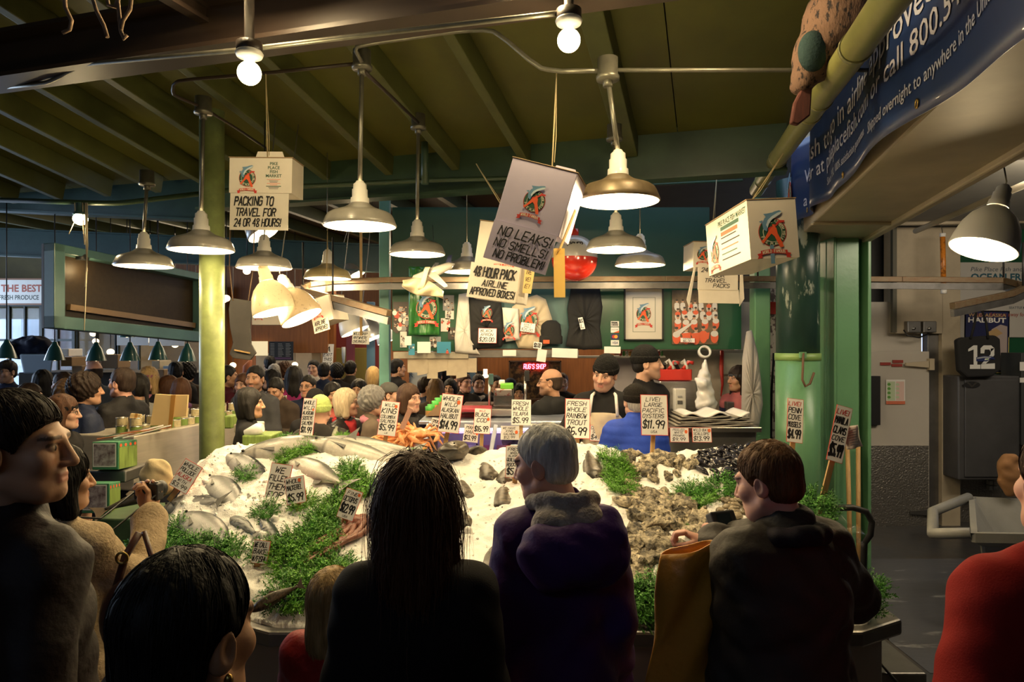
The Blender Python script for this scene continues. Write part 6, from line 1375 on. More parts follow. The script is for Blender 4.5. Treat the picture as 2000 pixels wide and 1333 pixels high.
# ---------------------------------------------------------------- shipping boxes hanging over the stall
CARTON = mat('white_carton', (.66, .6, .5), .55, nz=(5, .12), bump=(30, .1, .003)); LILACLIT = mat('lilac_lit_carton', (.5, .43, .56), .5, nz=(5, .1)); RAWC = mat('raw_carton', (.3, .2, .11), .7, nz=(8, .2))  # lilac carton: white card with the cool lilac light put into its colour
def print_block(mb, fl, x, y, w_, k=1.):
    for i, t in enumerate(('PIKE', 'PLACE', 'FISH', 'MARKET')): print_text(mb, fl, t, x, y + i * .34 * w_ * k, .25 * w_ * k, None, 1, .02, align='c')
    for i, (ww, mi) in enumerate(((.9, 3), (.6, 7), (.5, 7), (.9, 3), (.5, 3), (1., 1), (.7, 7), (.6, 7))): rect(mb, fl, x - w_ * ww / 2, y + w_ * (1.2 + .11 * i) * k, w_ * ww, w_ * (.035 if i != 5 else .06) * k, mi if mi else 1, .0006)
def carton(label, px, py, wp, hp, d, dep, roll=0, yaw=0, tilt=0, m=CARTON, draw=None, flap=None, note=None, extra=None, string=None):
    k = mpp(d); W, Hh = wp * k, hp * k; fl = facing(px, py, d, W, Hh, roll, yaw, tilt); o = thing('shipping_box', label, 'box', fl(W / 2, Hh)); n = fl.n * -dep; mb = MB()
    mb.hexa([fl(0, Hh), fl(W, Hh), fl(W, Hh) + n, fl(0, Hh) + n, fl(0, 0), fl(W, 0), fl(W, 0) + n, fl(0, 0) + n]); mb.prism([fl(-.004, -.006, .003), fl(W + .004, -.006, .003), fl(W + .004, -.006) + n, fl(-.004, -.006) + n], fl.v * .005, 8)
    if draw: draw(mb, fl, W, Hh)
    mb.build('carton', [m] + LOGOM + [RAWC], o, bevel=.003)
    if flap:
        mb = MB(); a, b, c2 = flap; mb.prism([fl(W * a, -.004, -dep * .5), fl(W * b, -.004, -dep * .5), fl(W * (b - .06), -c2 * Hh, -dep * .5), fl(W * (a + .06), -c2 * Hh, -dep * .5)], fl.n * -.006)
        rect(mb, fl, W * (a + (b - a) * .3), -c2 * Hh * .35, W * (b - a) * .4, c2 * Hh * .18, 1, -dep * .5 + .001); mb.build('handle_flap', [m, BLACK], o)
    if note:
        nx, ny, nw, nh, lines = note; mb = MB(); mb.prism([fl(W * nx, Hh * ny, .006), fl(W * (nx + nw), Hh * ny, .006), fl(W * (nx + nw), Hh * (ny + nh), .012), fl(W * nx, Hh * (ny + nh), .012)], fl.n * -.004)
        tot = sum(l[1] for l in lines); y = Hh * (ny + .06 * nh); f2 = Flat(fl(0, 0, .009), fl.u, fl.v)
        for l in lines:
            h = Hh * nh * .88 * l[1] / tot; wd = W * nw * l[2]; hand_text(mb, f2, l[0], W * nx + W * nw * l[3], y + h * .85, h * .72, wd, 1, .22, .22, .15, .004); y += h
        mb.build('lettered_note', [m if m is LILACLIT else CARTON, BLACKINK], o)
    if extra: extra(o, fl, W, Hh)
    if string:
        mb = MB(); a = fl(W * .5, -.1 * Hh, -dep * .5); b = P(*string); mb.tube([a, b], .0035, 6); mb.tube([a + Vector((.01, 0, .02)), a.lerp(b, .3) + Vector((.012, 0, 0)), b], .002, 5); mb.build('string', mat('twine', (.42, .33, .18), .9), o)
    return o
def d1(mb, fl, W, Hh): logo(mb, fl, W * .29, Hh * .58, W * .135, 1); print_block(mb, fl, W * .71, Hh * .2, W * .24, .78)
carton('white shipping box hanging upright with a packing note below it', 509, 343, 124, 68, 3.9, .19, 1, -2, 0, CARTON, d1, (.28, .8, .32), (.03, 1.02, .93, 1.06, [('PACKING TO', 1.1, .66, .08), ('TRAVEL FOR', 1, .68, .1), ('24 OR 48 HOURS!', 1, .8, .08)]), string=(519, 143, 3.9))
def d2(mb, fl, W, Hh): logo(mb, fl, W * .5, Hh * .57, W * .165, 1)
def ex2(o, fl, W, Hh):
    mb = MB(); a = fl(W + .001, Hh * .45, -.09); mb.prism([fl(W + .02, Hh * .5, -.06), fl(W + .02, Hh * .5, -.1), fl(W + .0, Hh * 1.25, -.1), fl(W - .0, Hh * 1.25, -.06)], fl.u * .003); b = fl(W * .99, Hh * 1.15, -.07)
    mb.prism([b + Vector((-.02, 0, 0)), b + Vector((.03, 0, 0)), b + Vector((.032, -.01, -.22)), b + Vector((-.018, -.01, -.22))], (0, .003, 0)); mb.build('paper_strip', mat('yellowed_paper', (.85, .7, .35), .6, thin=.55), o)
carton('lilac lit shipping box tilted sideways with a note about leaks and smells', 1046, 385, 134, 126, 3.0, .26, 17, -14, 0, LILACLIT, d2, (.5, .92, .14), (-.0, 1.0, .98, .62, [('NO LEAKS!', 1.15, .84, .12), ('NO SMELLS!', 1, .84, .1), ('NO PROBLEM!', 1, .8, .14)]), ex2, (1087, 142, 3.42))
def d3(mb, fl, W, Hh):
    logo(mb, fl, W * .55, Hh * .36, W * .2, 1)
def ex3(o, fl, W, Hh):
    mb = MB(); b = fl(W * .95, Hh * .42, .03); mb.prism([b, b + fl.u * .06, b + fl.u * .055 + fl.v * .2, b + fl.u * .005 + fl.v * .2], fl.n * -.003, 0); f2 = Flat(b, fl.u, fl.v)
    for i in range(4): hand_text(mb, f2, 'LIVE!'[i:i + 3], .012, .05 + i * .04, .022, .03, 1)
    mb.build('paper_strip', [mat('yellowed_paper'), BLACKINK], o)
carton('white shipping box with a note about 48 hour packs, behind the lilac lit box', 980, 512, 106, 150, 4.0, .24, 8, -6, 0, CARTON, d3, None, (-.06, .55, .92, .46, [('48 HOUR PACK', 1.2, .84, .08), ('AIRLINE', .8, .5, .28), ('APPROVED BOXES!', .9, .9, .06)]), ex3, (930, 320, 4.3))
def d4(mb, fl, W, Hh): logo(mb, fl, W * .2, Hh * .5, W * .12, 1, words=False); print_text(mb, fl, 'PIKE PLACE FISH', W * .38, Hh * .28, Hh * .12, W * .55, 1, .02); [rect(mb, fl, W * .45, Hh * (.42 + .13 * i), W * .45, Hh * .04, 3 if i % 2 == 0 else 7, .0006) for i in range(4)]
def ex4(o, fl, W, Hh):
    mb = MB(); mb.prism([fl(W * .02, Hh * 1.0, .0), fl(W * .06, Hh * 1.0, .0), fl(-W * .1, Hh * 2.6, .05), fl(-W * .16, Hh * 2.3, .05)], fl.n * -.004); mb.prism([fl(W * .12, Hh * 1.85, .0), fl(W * .98, Hh * 1.85, .0), fl(W * .98, Hh * 2.4, .02), fl(W * .12, Hh * 2.4, .02)], fl.n * -.004)
    mb.prism([fl(W * 1.0, Hh * .95), fl(W * 1.06, Hh * 1.2), fl(W * 1.1, Hh * 2.2), fl(W * 1.0, Hh * 2.5)], fl.n * -.004); mb.build('open_flap', CARTON, o)
carton('white shipping box with a note about travel packs left of the big corner box', 1400, 498, 92, 50, 5.2, .3, 1, 0, 0, CARTON, d4, None, (.1, .93, .85, .95, [('24 AND 48', 1, .7, .08), ('HOUR', .9, .35, .3), ('TRAVEL', .9, .55, .16), ('PACKS', .9, .4, .38)]), ex4, (1400, 345, 5.5))
def d5(mb, fl, W, Hh):
    logo(mb, fl, W * .48, Hh * .56, W * .29, 1); L = Flat(fl(0, 0) + fl.n * -.55, fl.n, fl.v)
    logo(mb, L, .1, Hh * .6, .06, 1, lift=.001)
    for i in range(7): rect(mb, L, .2, Hh * (.2 + .1 * i), .24 - .02 * (i % 3), Hh * (.07 if i < 2 else .02), (1, 3, 7, 7, 3, 1, 7)[i], .001)
    print_text(mb, L, 'PIKE PLACE FISH MARKET', .17, Hh * .18, Hh * .1, .36, 1, .02)
    for p, q in ((.48, .52),): rect(mb, fl, W * .4, Hh * .78, .02, .09, 4, .004)
carton('big white shipping box seen from below in the corner beside the blue banner', 1510, 447, 98, 116, 3.3, .56, -3, 4, -3, CARTON, d5, None, None, None, (1530, 300, 3.75))
def d6(mb, fl, W, Hh): logo(mb, fl, W * .35, Hh * .45, W * .2, 1, words=False)
carton('small white shipping box tilted behind the brown bell lamp', 626, 606, 52, 50, 5.6, .2, -14, -25, 0, CARTON, d6, None, (.05, .85, .75, .5, [('AIRLINE', 1, .7, .12), ('APPROVED', 1, .8, .1)]), None, (640, 440, 5.8))
carton('white box with emblem far behind the cream bell lamp', 525, 614, 66, 42, 7.6, .2, 0, 0, 0, CARTON, lambda mb, fl, W, Hh: logo(mb, fl, W * .2, Hh * .5, W * .1, 1, words=False), None, None, None, (525, 480, 7.6))
card('white hanging notice behind the two tilted white lamps', 705, 660, 34, 26, 7.2, [('WILL SHIP', 1), ('ANYWHERE', 1), ('OVERNIGHT', 1)], 2, border=False, name='hanging_notice', stick=(705, 330))
# ---------------------------------------------------------------- blue banner on the soffit
BAN = mat('blue_banner_vinyl', (.01, .028, .105), .4, nz=(2, .25), coat=.15)
BANW = mat('banner_white_print', (.42, .42, .5), .5)
bd = Vector((.262, 1, 0)).normalized(); bn = Vector((-1, .262, 0)).normalized(); B0 = sof(5.75, -.02, 0)
def banner(u, z, lift=0):
    'u metres from the far end towards the street side, z height'
    t = u / 4.6; rp = .035 * math.sin(u * 7.5) * math.exp(-((u - .7) / .7) ** 2) * 1.6 + .014 * math.sin(u * 5) + .02 * (1 - (z - 2.86) / .7) * math.sin(u * 3.1)
    return B0 - bd * u + bn * (.03 + rp + lift) + Vector((0, 0, z))
def zb(u): return 2.9 - .018 * u - .02 * max(0, u - 2) ** 2 + .012 * math.sin(u * 2.5)
o = thing('banner', 'long dark blue banner with white lettering hung along the soffit', 'banner', banner(2, 2.85)); mb = MB(); mb.grid(lambda u, v: banner(4.6 * u, zb(4.6 * u) + (3.52 - zb(4.6 * u)) * v), 220, 10); mb.build('banner_sheet', BAN, o, solid=.003)
mb = MB()
for t, u, z, h, wd in (('We', .5, 3.17, .1, None), ('fish to go in airline approved boxes', .95, 3.21, .125, 3.0), ('a', .5, 2.99, .09, None), ('order at pikeplacefish.com or call 800.542.7732', .7, 3.075, .1, 3.4), ('Since 1930, 100% satisfaction guarantee.', 1.35, 2.965, .05, 1.15), ('Shipped overnight to anywhere in the United States', 2.6, 2.935, .055, 1.6)):
    print_text(mb, None, t, 0, 0, h, wd, 0, .006, fn=lambda a, b, u=u, z=z: banner(u + a, z + b, .006))
mb.build('lettering', BANW, o)
mb = MB(); lf = Flat(banner(.06, 3.42, .05), -bd, (0, 0, -1)); logo(mb, lf, .14, .3, .13, 0, lift=.0); mb.build('printed_logo', LOGOM, o)
mb = MB()
for u in (.55, 1.9, 3.2): mb.lathe([(.012, -.002), (.02, -.002), (.02, .003), (.012, .003)], 14, Matrix.Translation(banner(u, zb(u) + .05, .004)) @ bn.to_track_quat('Z', 'Y').to_matrix().to_4x4(), close=True)
mb.build('grommet', mat('brass'), o)
# ---------------------------------------------------------------- float, aeroplane, plush fish, ropes, hanging board
c = P(1122, 505, 5.6); o = thing('fishing_float', 'giant red and white fishing float hanging in front of the dark green board', 'float', c); r_ = .19
mb = MB(); mb.lathe([(r_ * math.cos(a), r_ * math.sin(a)) for a in [R(-90 + 6 * i) for i in range(16)]], 36); mb.build('red_half', mat('glossy_red', (.5, .025, .012), .2, coat=.6), o, local=True)
mb = MB(); mb.lathe([(r_ * math.cos(a), r_ * math.sin(a)) for a in [R(6 * i) for i in range(14)]] + [(.03, .185)], 36); mb.build('white_half', mat('glossy_white', (.5, .48, .45), .25, coat=.5), o, local=True)
mb = MB(); mb.lathe([(.0, .18), (.035, .18), (.035, .24), (.0, .24)], 20); mb.tube([(0, 0, .24), (0, 0, .8)], .004, 6); mb.build('stem', mat('glossy_red'), o, local=True)
mb = MB(); f2 = Flat((-.07, -.165, .12), (1, 0, 0), (0, .25, -1)); hand_text(mb, f2, 'FISHER', .0, .05, .04, .12, 0, 0, 0, .2); mb.build('lettering', BLACKINK, o, local=True)
o = thing('model_aeroplane', 'cream model aeroplane with paper wrapped round it, hanging from the rail', 'aeroplane', P(835, 545, 5.5)); d = 5.5; CRP = mat('cream_paper', (.66, .56, .36), .6, nz=(7, .25), bump=(16, .5, .01))
mb = MB(); mb.tube([P(803, 556, d), P(812, 548, d), P(850, 531, d), P(878, 519, d), P(888, 516, d)], [.012, .045, .042, .03, .005], 16); mb.build('fuselage', mat('model_white', (.55, .52, .45), .3), o)
mb = MB(); mb.prism([P(832, 536, d - .03), P(848, 532, d - .03), P(874, 560, d - .25), P(868, 562, d - .25)], (0, 0, .012)); mb.prism([P(836, 534, d + .03), P(850, 530, d + .03), P(858, 516, d + .3), P(850, 516, d + .3)], (0, 0, .012)); mb.build('wing', mat('model_white'), o)
mb = MB(); mb.prism([P(868, 522, d), P(880, 518, d), P(883, 498, d), P(875, 500, d)], (0, .012, 0)); mb.build('tail_fin', mat('navy_print'), o)
mb = MB()
def drape(u, v):
    x = 786 + 80 * u; top = 548 - 14 * math.sin(u * 3.1) + 22 * u; bot = 560 + 30 * u + 6 * math.sin(u * 5); q = P(x, top + (bot - top) * v, d - .06 - .05 * math.sin(v * 3.1) * (1 - .3 * u)); return (q.x, q.y + .02 * math.sin(u * 14 + v * 5), q.z)
mb.grid(drape, 30, 12); mb.grid(lambda u, v: P(815 + 10 * v + 16 * u, 565 - 42 * u + 4 * math.sin(u * 6), d - .1 - .03 * math.sin(u * 3)), 14, 4); mb.build('paper_wrap', CRP, o, solid=.004)
mb = MB(); mb.tube([P(850, 531, d), P(845, 440, d)], .002, 5); mb.build('string', BLACK, o)
PLUSH = mat('speckled_plush', (.15, .085, .055), .9, nz=(34, .9, .54, .6), col2=(.015, .01, .01), stretch=(1.6, 1.6, .7), bump=(80, .6, .006)); d = 3.05
o = thing('plush_fish', 'stuffed speckled fish draped over the fat pipe, tail hanging down', 'toy', P(1600, 120, d)); s = Solid()
def L(px, py, dd=0): q = P(px, py, d + dd) - o.location; return (q.x, q.y, q.z)
s.cone(L(1690, -40), L(1640, 40), .17, .15, .05); s.cone(L(1640, 40), L(1600, 110), .14, .1, .05); s.cone(L(1595, 105), L(1566, 165), .1, .05, .04); s.post = wrinkle(.003, 50); link('body', npmesh('body', [s.mesh(.012)], PLUSH), o)
mb = MB(); mb.prism([P(1572, 160, d - .03), P(1588, 165, d - .03), P(1584, 225, d - .03), P(1560, 244, d - .03), P(1545, 240, d - .03), P(1552, 200, d - .03)], (0, .03, 0)); mb.build('tail_fin', mat('maroon_plush', (.12, .035, .025), .9, nz=(20, .5), stretch=(4, 4, .5)), o, bevel=.008)
s = Solid(); s.ell(L(1588, 100, -.07), (.065, .045, .09), .02); link('side_patch', npmesh('side_patch', [s.mesh(.01)], mat('teal_plush', (.012, .035, .035), .9, bump=(80, .6, .006))), o)
ROPE = mat('old_rope', (.3, .19, .12), .9, bump=(150, .6, .003), nz=(30, .4)); o = thing('rope', 'knotted rope ends dangling from above at the top left', 'rope', P(200, -20, 2.4))
for i, pts in enumerate((((125, -20), (128, 15), (140, 40), (136, 58), (122, 64)), ((176, -20), (188, 20), (203, 50), (210, 73)), ((228, -20), (232, 20), (236, 60), (242, 76), (248, 68)), ((258, -20), (254, 18), (240, 40), (236, 58)), ((205, -20), (212, 10), (225, 14), (232, -5)))):
    mb = MB(); mb.tube([P(x, y, 2.4) for x, y in pts], .007, 8); mb.build('strand', ROPE, o)
# fish shaped hanging board
o = thing('fish_shaped_board', 'dark fish shaped board hanging by ropes beside the column', 'board', P(470, 650, 5.9)); d = 5.9
out = [(450, 582), (488, 588), (492, 600), (488, 640), (490, 672), (500, 690), (488, 704), (455, 700), (448, 692), (455, 670), (449, 640), (446, 605)]
mb = MB(); mb.prism([P(x, y, d) for x, y in out][::-1], (0, .025, 0)); mb.build('panel', mat('slate_board', (.06, .055, .05), .6, nz=(5, .4)), o, bevel=.004)
mb = MB(); mb.beam(P(458, 684, d - .02), P(488, 690, d - .02), .015, .012); mb.build('ledge', mat('pale_wood_stick'), o)
for a, b in ((455, 448), (485, 495)): mb = MB(); mb.tube([P(a, 588, d), P(b, 520, d), P(b + 2, 430, d)], .005, 6); mb.build('cord', ROPE, o)
# ---------------------------------------------------------------- recessed panel, produce sign, green lamps, tub
d0, d1_ = 5.6, 7.0; o = thing('recessed_panel', 'large brown recessed panel in a teal frame on the left', 'panel', P(250, 650, 6.3)); BRP = mat('dark_brown_panel', (.05, .033, .016), .5, nz=(30, .25), bump=(12, .1, .004))
qa, qb, qc, qd = P(106, 474, d0), P(402, 536, d1_), P(402, 669, d1_), P(106, 641, d0); nb = (qb - qa).cross(qd - qa).normalized(); nb = nb if nb.y > 0 else -nb
def rp(u, v, dep=0):
    dep = min(dep, .3) * .45; return qa.lerp(qb, u).lerp(qd.lerp(qc, u), v) + nb * dep
mb = MB(); mb.poly([rp(0, 0, .3), rp(1, 0, .3), rp(1, 1, .3), rp(0, 1, .3)]); mb.prism([rp(0, 0, .3), rp(1, 0, .3), rp(1, 1, .3), rp(0, 1, .3)], nb * .03); mb.build('back_panel', BRP, o)
mb = MB()
for a in ((0, 0, 1, .1), (0, .85, 1, 1), (0, 0, .06, 1), (.97, 0, 1, 1)):
    u0, v0, u1, v1 = a; mb.hexa([rp(u0, v1), rp(u1, v1), rp(u1, v1, .3), rp(u0, v1, .3), rp(u0, v0), rp(u1, v0), rp(u1, v0, .3), rp(u0, v0, .3)])
mb.build('frame', TEAL, o, bevel=.006)
mb = MB(); mb.beam(rp(.12, .72, .22), rp(.96, .76, .22), .05, .05); mb.build('rail', mat('dull_bronze', (.16, .1, .05), .4, .5), o)
c = rp(.1, .02, .1); l = bpy.data.lights.new('lamp_light', 'POINT'); l.energy = 3.5; l.color = (1, .72, .36); l.shadow_soft_size = .05; q = bpy.data.objects.new('lamp_light', l); COL.objects.link(q); q.location = rp(.17, .25, .08)
mb = MB(); mb.lathe([(.05, 0), (.052, .01), (.03, .06), (.015, .07)], 20, Matrix.Translation(rp(.17, .13, .08))); mb.build('lamp_holder', BLACK, o)
d = 11.6; k = mpp(d); W, Hh = 330 * k, 52 * k; fl = facing(-55, 570, d, W, Hh); o = thing('stall_sign', 'white sign about fresh produce with red lettering and a heap of vegetables', 'sign', fl(W / 2, Hh)); mb = MB(); mb.prism([fl(0, 0), fl(W, 0), fl(W, Hh), fl(0, Hh)], fl.n * -.03)
rect(mb, fl, 0, 0, W, Hh * .06, 1); rect(mb, fl, 0, Hh * .94, W, Hh * .06, 1)
print_text(mb, fl, 'THE BEST', W - 108 * k, Hh * .5, Hh * .26, 80 * k, 2, .03); print_text(mb, fl, 'FRESH PRODUCE', W - 112 * k, Hh * .8, Hh * .17, 78 * k, 3, .02)
for i in range(26): disc(mb, fl, W - rnd.uniform(2, 26) * k, Hh * (.5 + .3 * rnd.random()), 3.2 * k, 3.2 * k, 4 + i % 3, .002 + i * .0002)
mb.build('sign_panel', [WHITEP, mat('brown_trim_paint', (.25, .1, .04), .5), mat('red_brown_print', (.4, .07, .03), .5), mat('black_print', (.02, .04, .03), .5), mat('veg_green', (.08, .2, .03), .5), mat('veg_yellow', (.55, .35, .04), .5), mat('veg_red', (.35, .04, .03), .5)], o)
def cone_lamp(px, py, d, top, s=1):
    c = P(px, py, d); o = thing('cone_lamp', 'small dark teal cone lamp over the far produce stalls', 'lamp', c, group='teal cone lamps over the produce stalls', scale=s)
    mb = MB(); mb.lathe([(.1, 0), (.085, .05), (.055, .13), (.03, .17), (.02, .2), (.0, .205)], 24); mb.build('lamp_shade', GREENL, o, local=True); mb = MB(); mb.ball((0, 0, .03), (.03, .03, .035), 12, 8); mb.build('bulb', mat('dim_bulb', (1, .85, .6), .4, emit=((1, .75, .42), 4)), o, local=True)
    mb = MB(); mb.tube([(0, 0, .2), (0, 0, (3.8 - c.z) / s)], .006, 6); mb.build('cord', BLACK, o, local=True)
for a in ((13, 700, 7.4, 500), (107, 704, 7.4, 520), (188, 705, 7.4, 540), (254, 705, 7.4, 540), (309, 703, 7.6, 540), (366, 706, 7.8, 540), (248, 659, 9.5, 500), (307, 658, 9.5, 500)): cone_lamp(*a)
# cardboard panels, papers, goods and lights behind the crowd on the left
def shelfbox(label, x0, x1, y0, y1, d, m, dep=.3, name='goods_box', cat='box', group=None): return tag(wallbox(name, x0, x1, y0, y1, d, dep, m, .01, None), label, cat, group)
TUB = mat('grey_tub_plastic', (.25, .3, .34), .45)
c = P(72, 712, 8.4); o = thing('plastic_tub', 'large grey plastic tub with dark clothes heaped in it', 'tub', P(72, 728, 8.4)); mb = MB(); k = mpp(8.4)
mb.hexa([P(46, 730, 8.4), P(100, 730, 8.4), P(100, 730, 8.8), P(46, 730, 8.8), P(38, 692, 8.35), P(105, 692, 8.35), P(105, 692, 8.85), P(38, 692, 8.85)]); mb.build('tub', TUB, o, bevel=.02)
s = Solid(); 
for i in range(12): q = P(30 + i * 6.2, 690 - 12 * math.sin(i * .3) - (6 if i % 3 == 0 else 0), 8.5 + .1 * (i % 2)); s.ell(tuple(q), (.11, .14, .07), .06, False, (i * 30, i * 20, 30))
s.post = wrinkle(.02, 22); tag(link('clothes_heap', npmesh('clothes_heap', [s.mesh(.02)], CLOTH), color=(.012, .014, .03)), 'heap of dark navy jackets on the grey tub', 'clothes')
BOXC = mat('brown_cardboard', (.3, .19, .1), .7, nz=(4, .2))
for lb, a, m in (('brown carton on the far stall below the middle cone lamp', (197, 230, 693, 720, 8.8), BOXC), ('brown carton beside the grey tub', (118, 140, 698, 716, 8.8), BOXC), ('wide brown carton behind the bald man', (140, 160, 715, 735, 8.6), BOXC), ('brown carton behind the pink knit cap', (300, 320, 722, 742, 8.4), BOXC),
                 ('white crate stacked behind the cone lamps', (112, 134, 682, 697, 9.0), WHITEP), ('pale sack behind the striding man', (296, 312, 705, 722, 8.6), CCL), ('light blue crate near the column', (318, 336, 715, 724, 8.6), mat('light_blue_crate', (.3, .42, .55), .5))): shelfbox(lb, *a, m)
o = wallbox('stall_counter', 36, 400, 728, 860, 8.9, .8, DARKW, .01, None); tag(o, 'long dark produce counter behind the crowd on the left', 'counter')
for lb, x0, x1, y0, y1, d in (('white hanging sheet above the far stalls, left of the pair', 228, 290, 655, 675, 10.2), ('white hanging sheet above the far stalls, right of the pair', 291, 360, 657, 676, 10.2)):
    a, b = P(x0, y1, d), P(x1, y0, d); fl = Flat((a.x, d, b.z), (1, 0, 0), (0, 0, -1)); sheet('hanging_sheet', lb, 'sheet', fl, b.x - a.x, b.z - a.z, WHITEP)
GLOW = mat('warm_glow_tube', (1, .8, .5), .5, emit=((1, .78, .45), 3))
for i, (x, y, d) in enumerate(((187, 667, 11), (182, 652, 11), (342, 674, 10.4), (293, 664, 10.4), (382, 659, 10), (216, 688, 9.6), (482, 530, 9), (442, 583, 9), (436, 586, 9), (455, 714, 10.6), (576, 713, 10.8), (560, 713, 10.8))):
    mb = MB(); q = P(x, y, d); mb.ball(q, (.05, .05, .045), 12, 8); mb.tube([q + Vector((0, 0, .04)), (q.x, q.y, 3.8)], .006, 6, 1); tag(mb.build('small_bulb', [GLOW, BLACK]), 'small warm bulb glowing far back in the hall', 'lamp', 'small warm bulbs far back')
# menu boards and cafe front
d = 10.6; fl = facing(506, 681, d, 34 * mpp(d), 28 * mpp(d)); sheet('lit_panel', 'bright cream panel of the far cafe beside its menu board', 'panel', fl, 34 * mpp(d), 28 * mpp(d), mat('lit_cream_panel', (.9, .75, .45), .5, emit=((1, .8, .45), .7)))
d = 10.5; k = mpp(d); fl = facing(549, 686, d, 48 * k, 37 * k)
def menu(mb):
    for j in range(3):
        for i in range(9): rect(mb, fl, (3 + 15 * j) * k, (4 + i * 3) * k, (8 + (i * j) % 4) * k, .9 * k, 1)
    rect(mb, fl, 8 * k, 31 * k, 36 * k, 4 * k, 2)
sheet('menu_board', 'dark menu board with pale lines above the far cafe', 'sign', fl, 48 * k, 37 * k, [mat('chalk_black', (.02, .025, .03), .5), mat('chalk', (.35, .35, .33), .8), mat('plum_print', (.12, .06, .14), .6)], menu)
fl = facing(497, 719, 9.8, .08, .3); mb = MB(); mb.tube([P(485, 742, 9.8), P(483, 716, 9.8), P(490, 704, 9.8)], [.09, .06, .02], 10); tag(mb.build('orange_umbrella', mat('dull_orange_cloth', (.4, .12, .05), .7)), 'folded dull orange umbrella far behind the pale face', 'umbrella')
card('tall painted sign with a triangle on the wooden post', 641, 695, 20, 46, 10.7, [('A', 1), ('EXIT', .6), ('THIS', .6), ('WAY', .6)], 0, border=False, name='post_sign')
mb = MB(); q = P(671, 693, 10.8); mb.tube([q + Vector((0, 0, .12)), q, q + Vector((0, 0, -.14))], [.03, .03, .015], 8); tag(mb.build('paper_banner', mat('pale_blue_board')), 'small pale blue flag hanging in front of the red entry', 'flag')
# neon shop sign through the kiosk
d = 10.85; k = mpp(d); o = thing('shop_window', 'dark shop window with a pink red neon sign behind the bald fishmonger', 'window', P(1045, 745, d)); mb = MB(); a, b = P(995, 780, d), P(1095, 706, d); mb.box(((a.x + b.x) / 2, d, (a.z + b.z) / 2), (b.x - a.x, .03, b.z - a.z)); mb.build('pane', mat('dark_glass', (.03, .02, .015), .1, nz=(14, .9, .45, .6), col2=(.12, .07, .03)), o)
mb = MB()
for x, y, w_, h in ((1045, 706, 102, 2.4), (1045, 780, 102, 2.4), (995, 743, 2.4, 76), (1095, 743, 2.4, 76)): q = P(x, y, d - .03); mb.box(q, (w_ * k, .06, h * k))
mb.build('frame', mat('dark_wood', (.06, .03, .015), .5), o)
mb = MB(); fl = facing(1045, 716, d - .06, 44 * k, 12 * k); NEON = mat('neon_tube', (1, .1, .15), .4, emit=((1, .08, .12), 9))
hand_text(mb, fl, "RUG'S SHOP", 0, 10.5 * k, 8.5 * k, 42 * k, 0, .15, 0, .18); mb.build('neon_lettering', NEON, o)
board('tall white board with blue capitals beyond the jars', 799, 842, 690, 860, 9.5, .04, mat('pale_blue_board'), 'sign_board', 'sign'); mb = MB(); k = mpp(9.45)
for i, ch in enumerate('RI'): print_text(mb, facing(807, 738 + i * 20, 9.46, .01, .01), ch, -.05, 0, 10 * k, None, 0, .01, lift=.002)
tag(mb.build('wall_lettering', mat('slate_blue_paint')), 'tall blue letters painted down the white board', 'lettering')
mb = MB(); mb.ball(P(948, 735, 9.9), (.05, .05, .03), 14, 8); mb.lathe([(.03, 0), (.03, .1)], 8, Matrix.Translation(P(948, 735, 9.9))); tag(mb.build('table_lamp', GLOW), 'warm shaded lamp glowing behind the bearded man in black', 'lamp')
board('small dark picture beside the orange wall', 926, 943, 725, 760, 10.9, .02, BLACK, 'picture', 'picture'); mb = MB(); mb.prism([P(910, 700, 9.6), P(924, 712, 9.6), P(912, 745, 9.6), P(905, 725, 9.6)], (0, .02, 0)); tag(mb.build('blue_flag', mat('slate_blue_paint')), 'dull blue pennant hanging under the cardboard fringe', 'flag')
# ---------------------------------------------------------------- glass case, counter and the things on it
o = thing('display_case', 'glass fronted fish case lit in lilac behind the ice', 'case', P(950, 1000, 5.4)); dc = 5.25
CASEF = mat('brushed_steel_frame', (.42, .46, .55), .3, .7)
zt = P(0, 833, dc).z; xl, xr = P(822, 0, dc).x, P(1100, 0, dc).x
mb = MB(); mb.box(((xl + xr) / 2, dc + .4, .45), (xr - xl, .8, .9)); mb.build('base', STEELD, o, bevel=.01)
mb = MB()
for x in (xl, P(955, 0, dc).x, xr): mb.beam((x - .02, dc - .05, .9), (x + .05, dc + .1, zt), .035, .05, up=(0, 1, 0))
mb.beam((xl + .05, dc + .1, zt), (xr + .05, dc + .1, zt), .05, .05); mb.beam((xl, dc - .05, .92), (xr, dc - .05, .92), .05, .05); mb.box(((xl + xr) / 2 + .02, dc + .45, zt + .015), (xr - xl + .1, .72, .03)); mb.build('frame', CASEF, o, bevel=.005)
mb = MB(); mb.prism([(xl, dc - .06, .93), (xr, dc - .06, .93), (xr + .05, dc + .09, zt - .02), (xl + .05, dc + .09, zt - .02)], (0, .005, 0)); mb.build('front_glass', mat('clear_glass', (.9, .9, 1), .03, trans=1., alpha=.2), o)
mb = MB(); mb.box(((xl + xr) / 2, dc + .4, .93), (xr - xl - .1, .66, .05)); mb.box(((xl + xr) / 2, dc + .74, 1.1), (xr - xl - .1, .02, .4)); mb.build('ice_bed', mat('violet_white_bed', (.62, .5, .72), .4, nz=(6, .4)), o)
mb = MB(); mb.tube([(xl + .1, dc + .2, zt - .05), (xr - .1, dc + .2, zt - .05)], .013, 10); mb.build('case_light', mat('lilac_tube', (.8, .7, 1), .4, emit=((.66, .5, 1), 10)), o)
FIL = [mat('salmon_flesh', (.6, .16, .1), .35, nz=(20, .3)), mat('white_flesh', (.6, .5, .5), .35), mat('tuna_flesh', (.35, .04, .06), .3)]
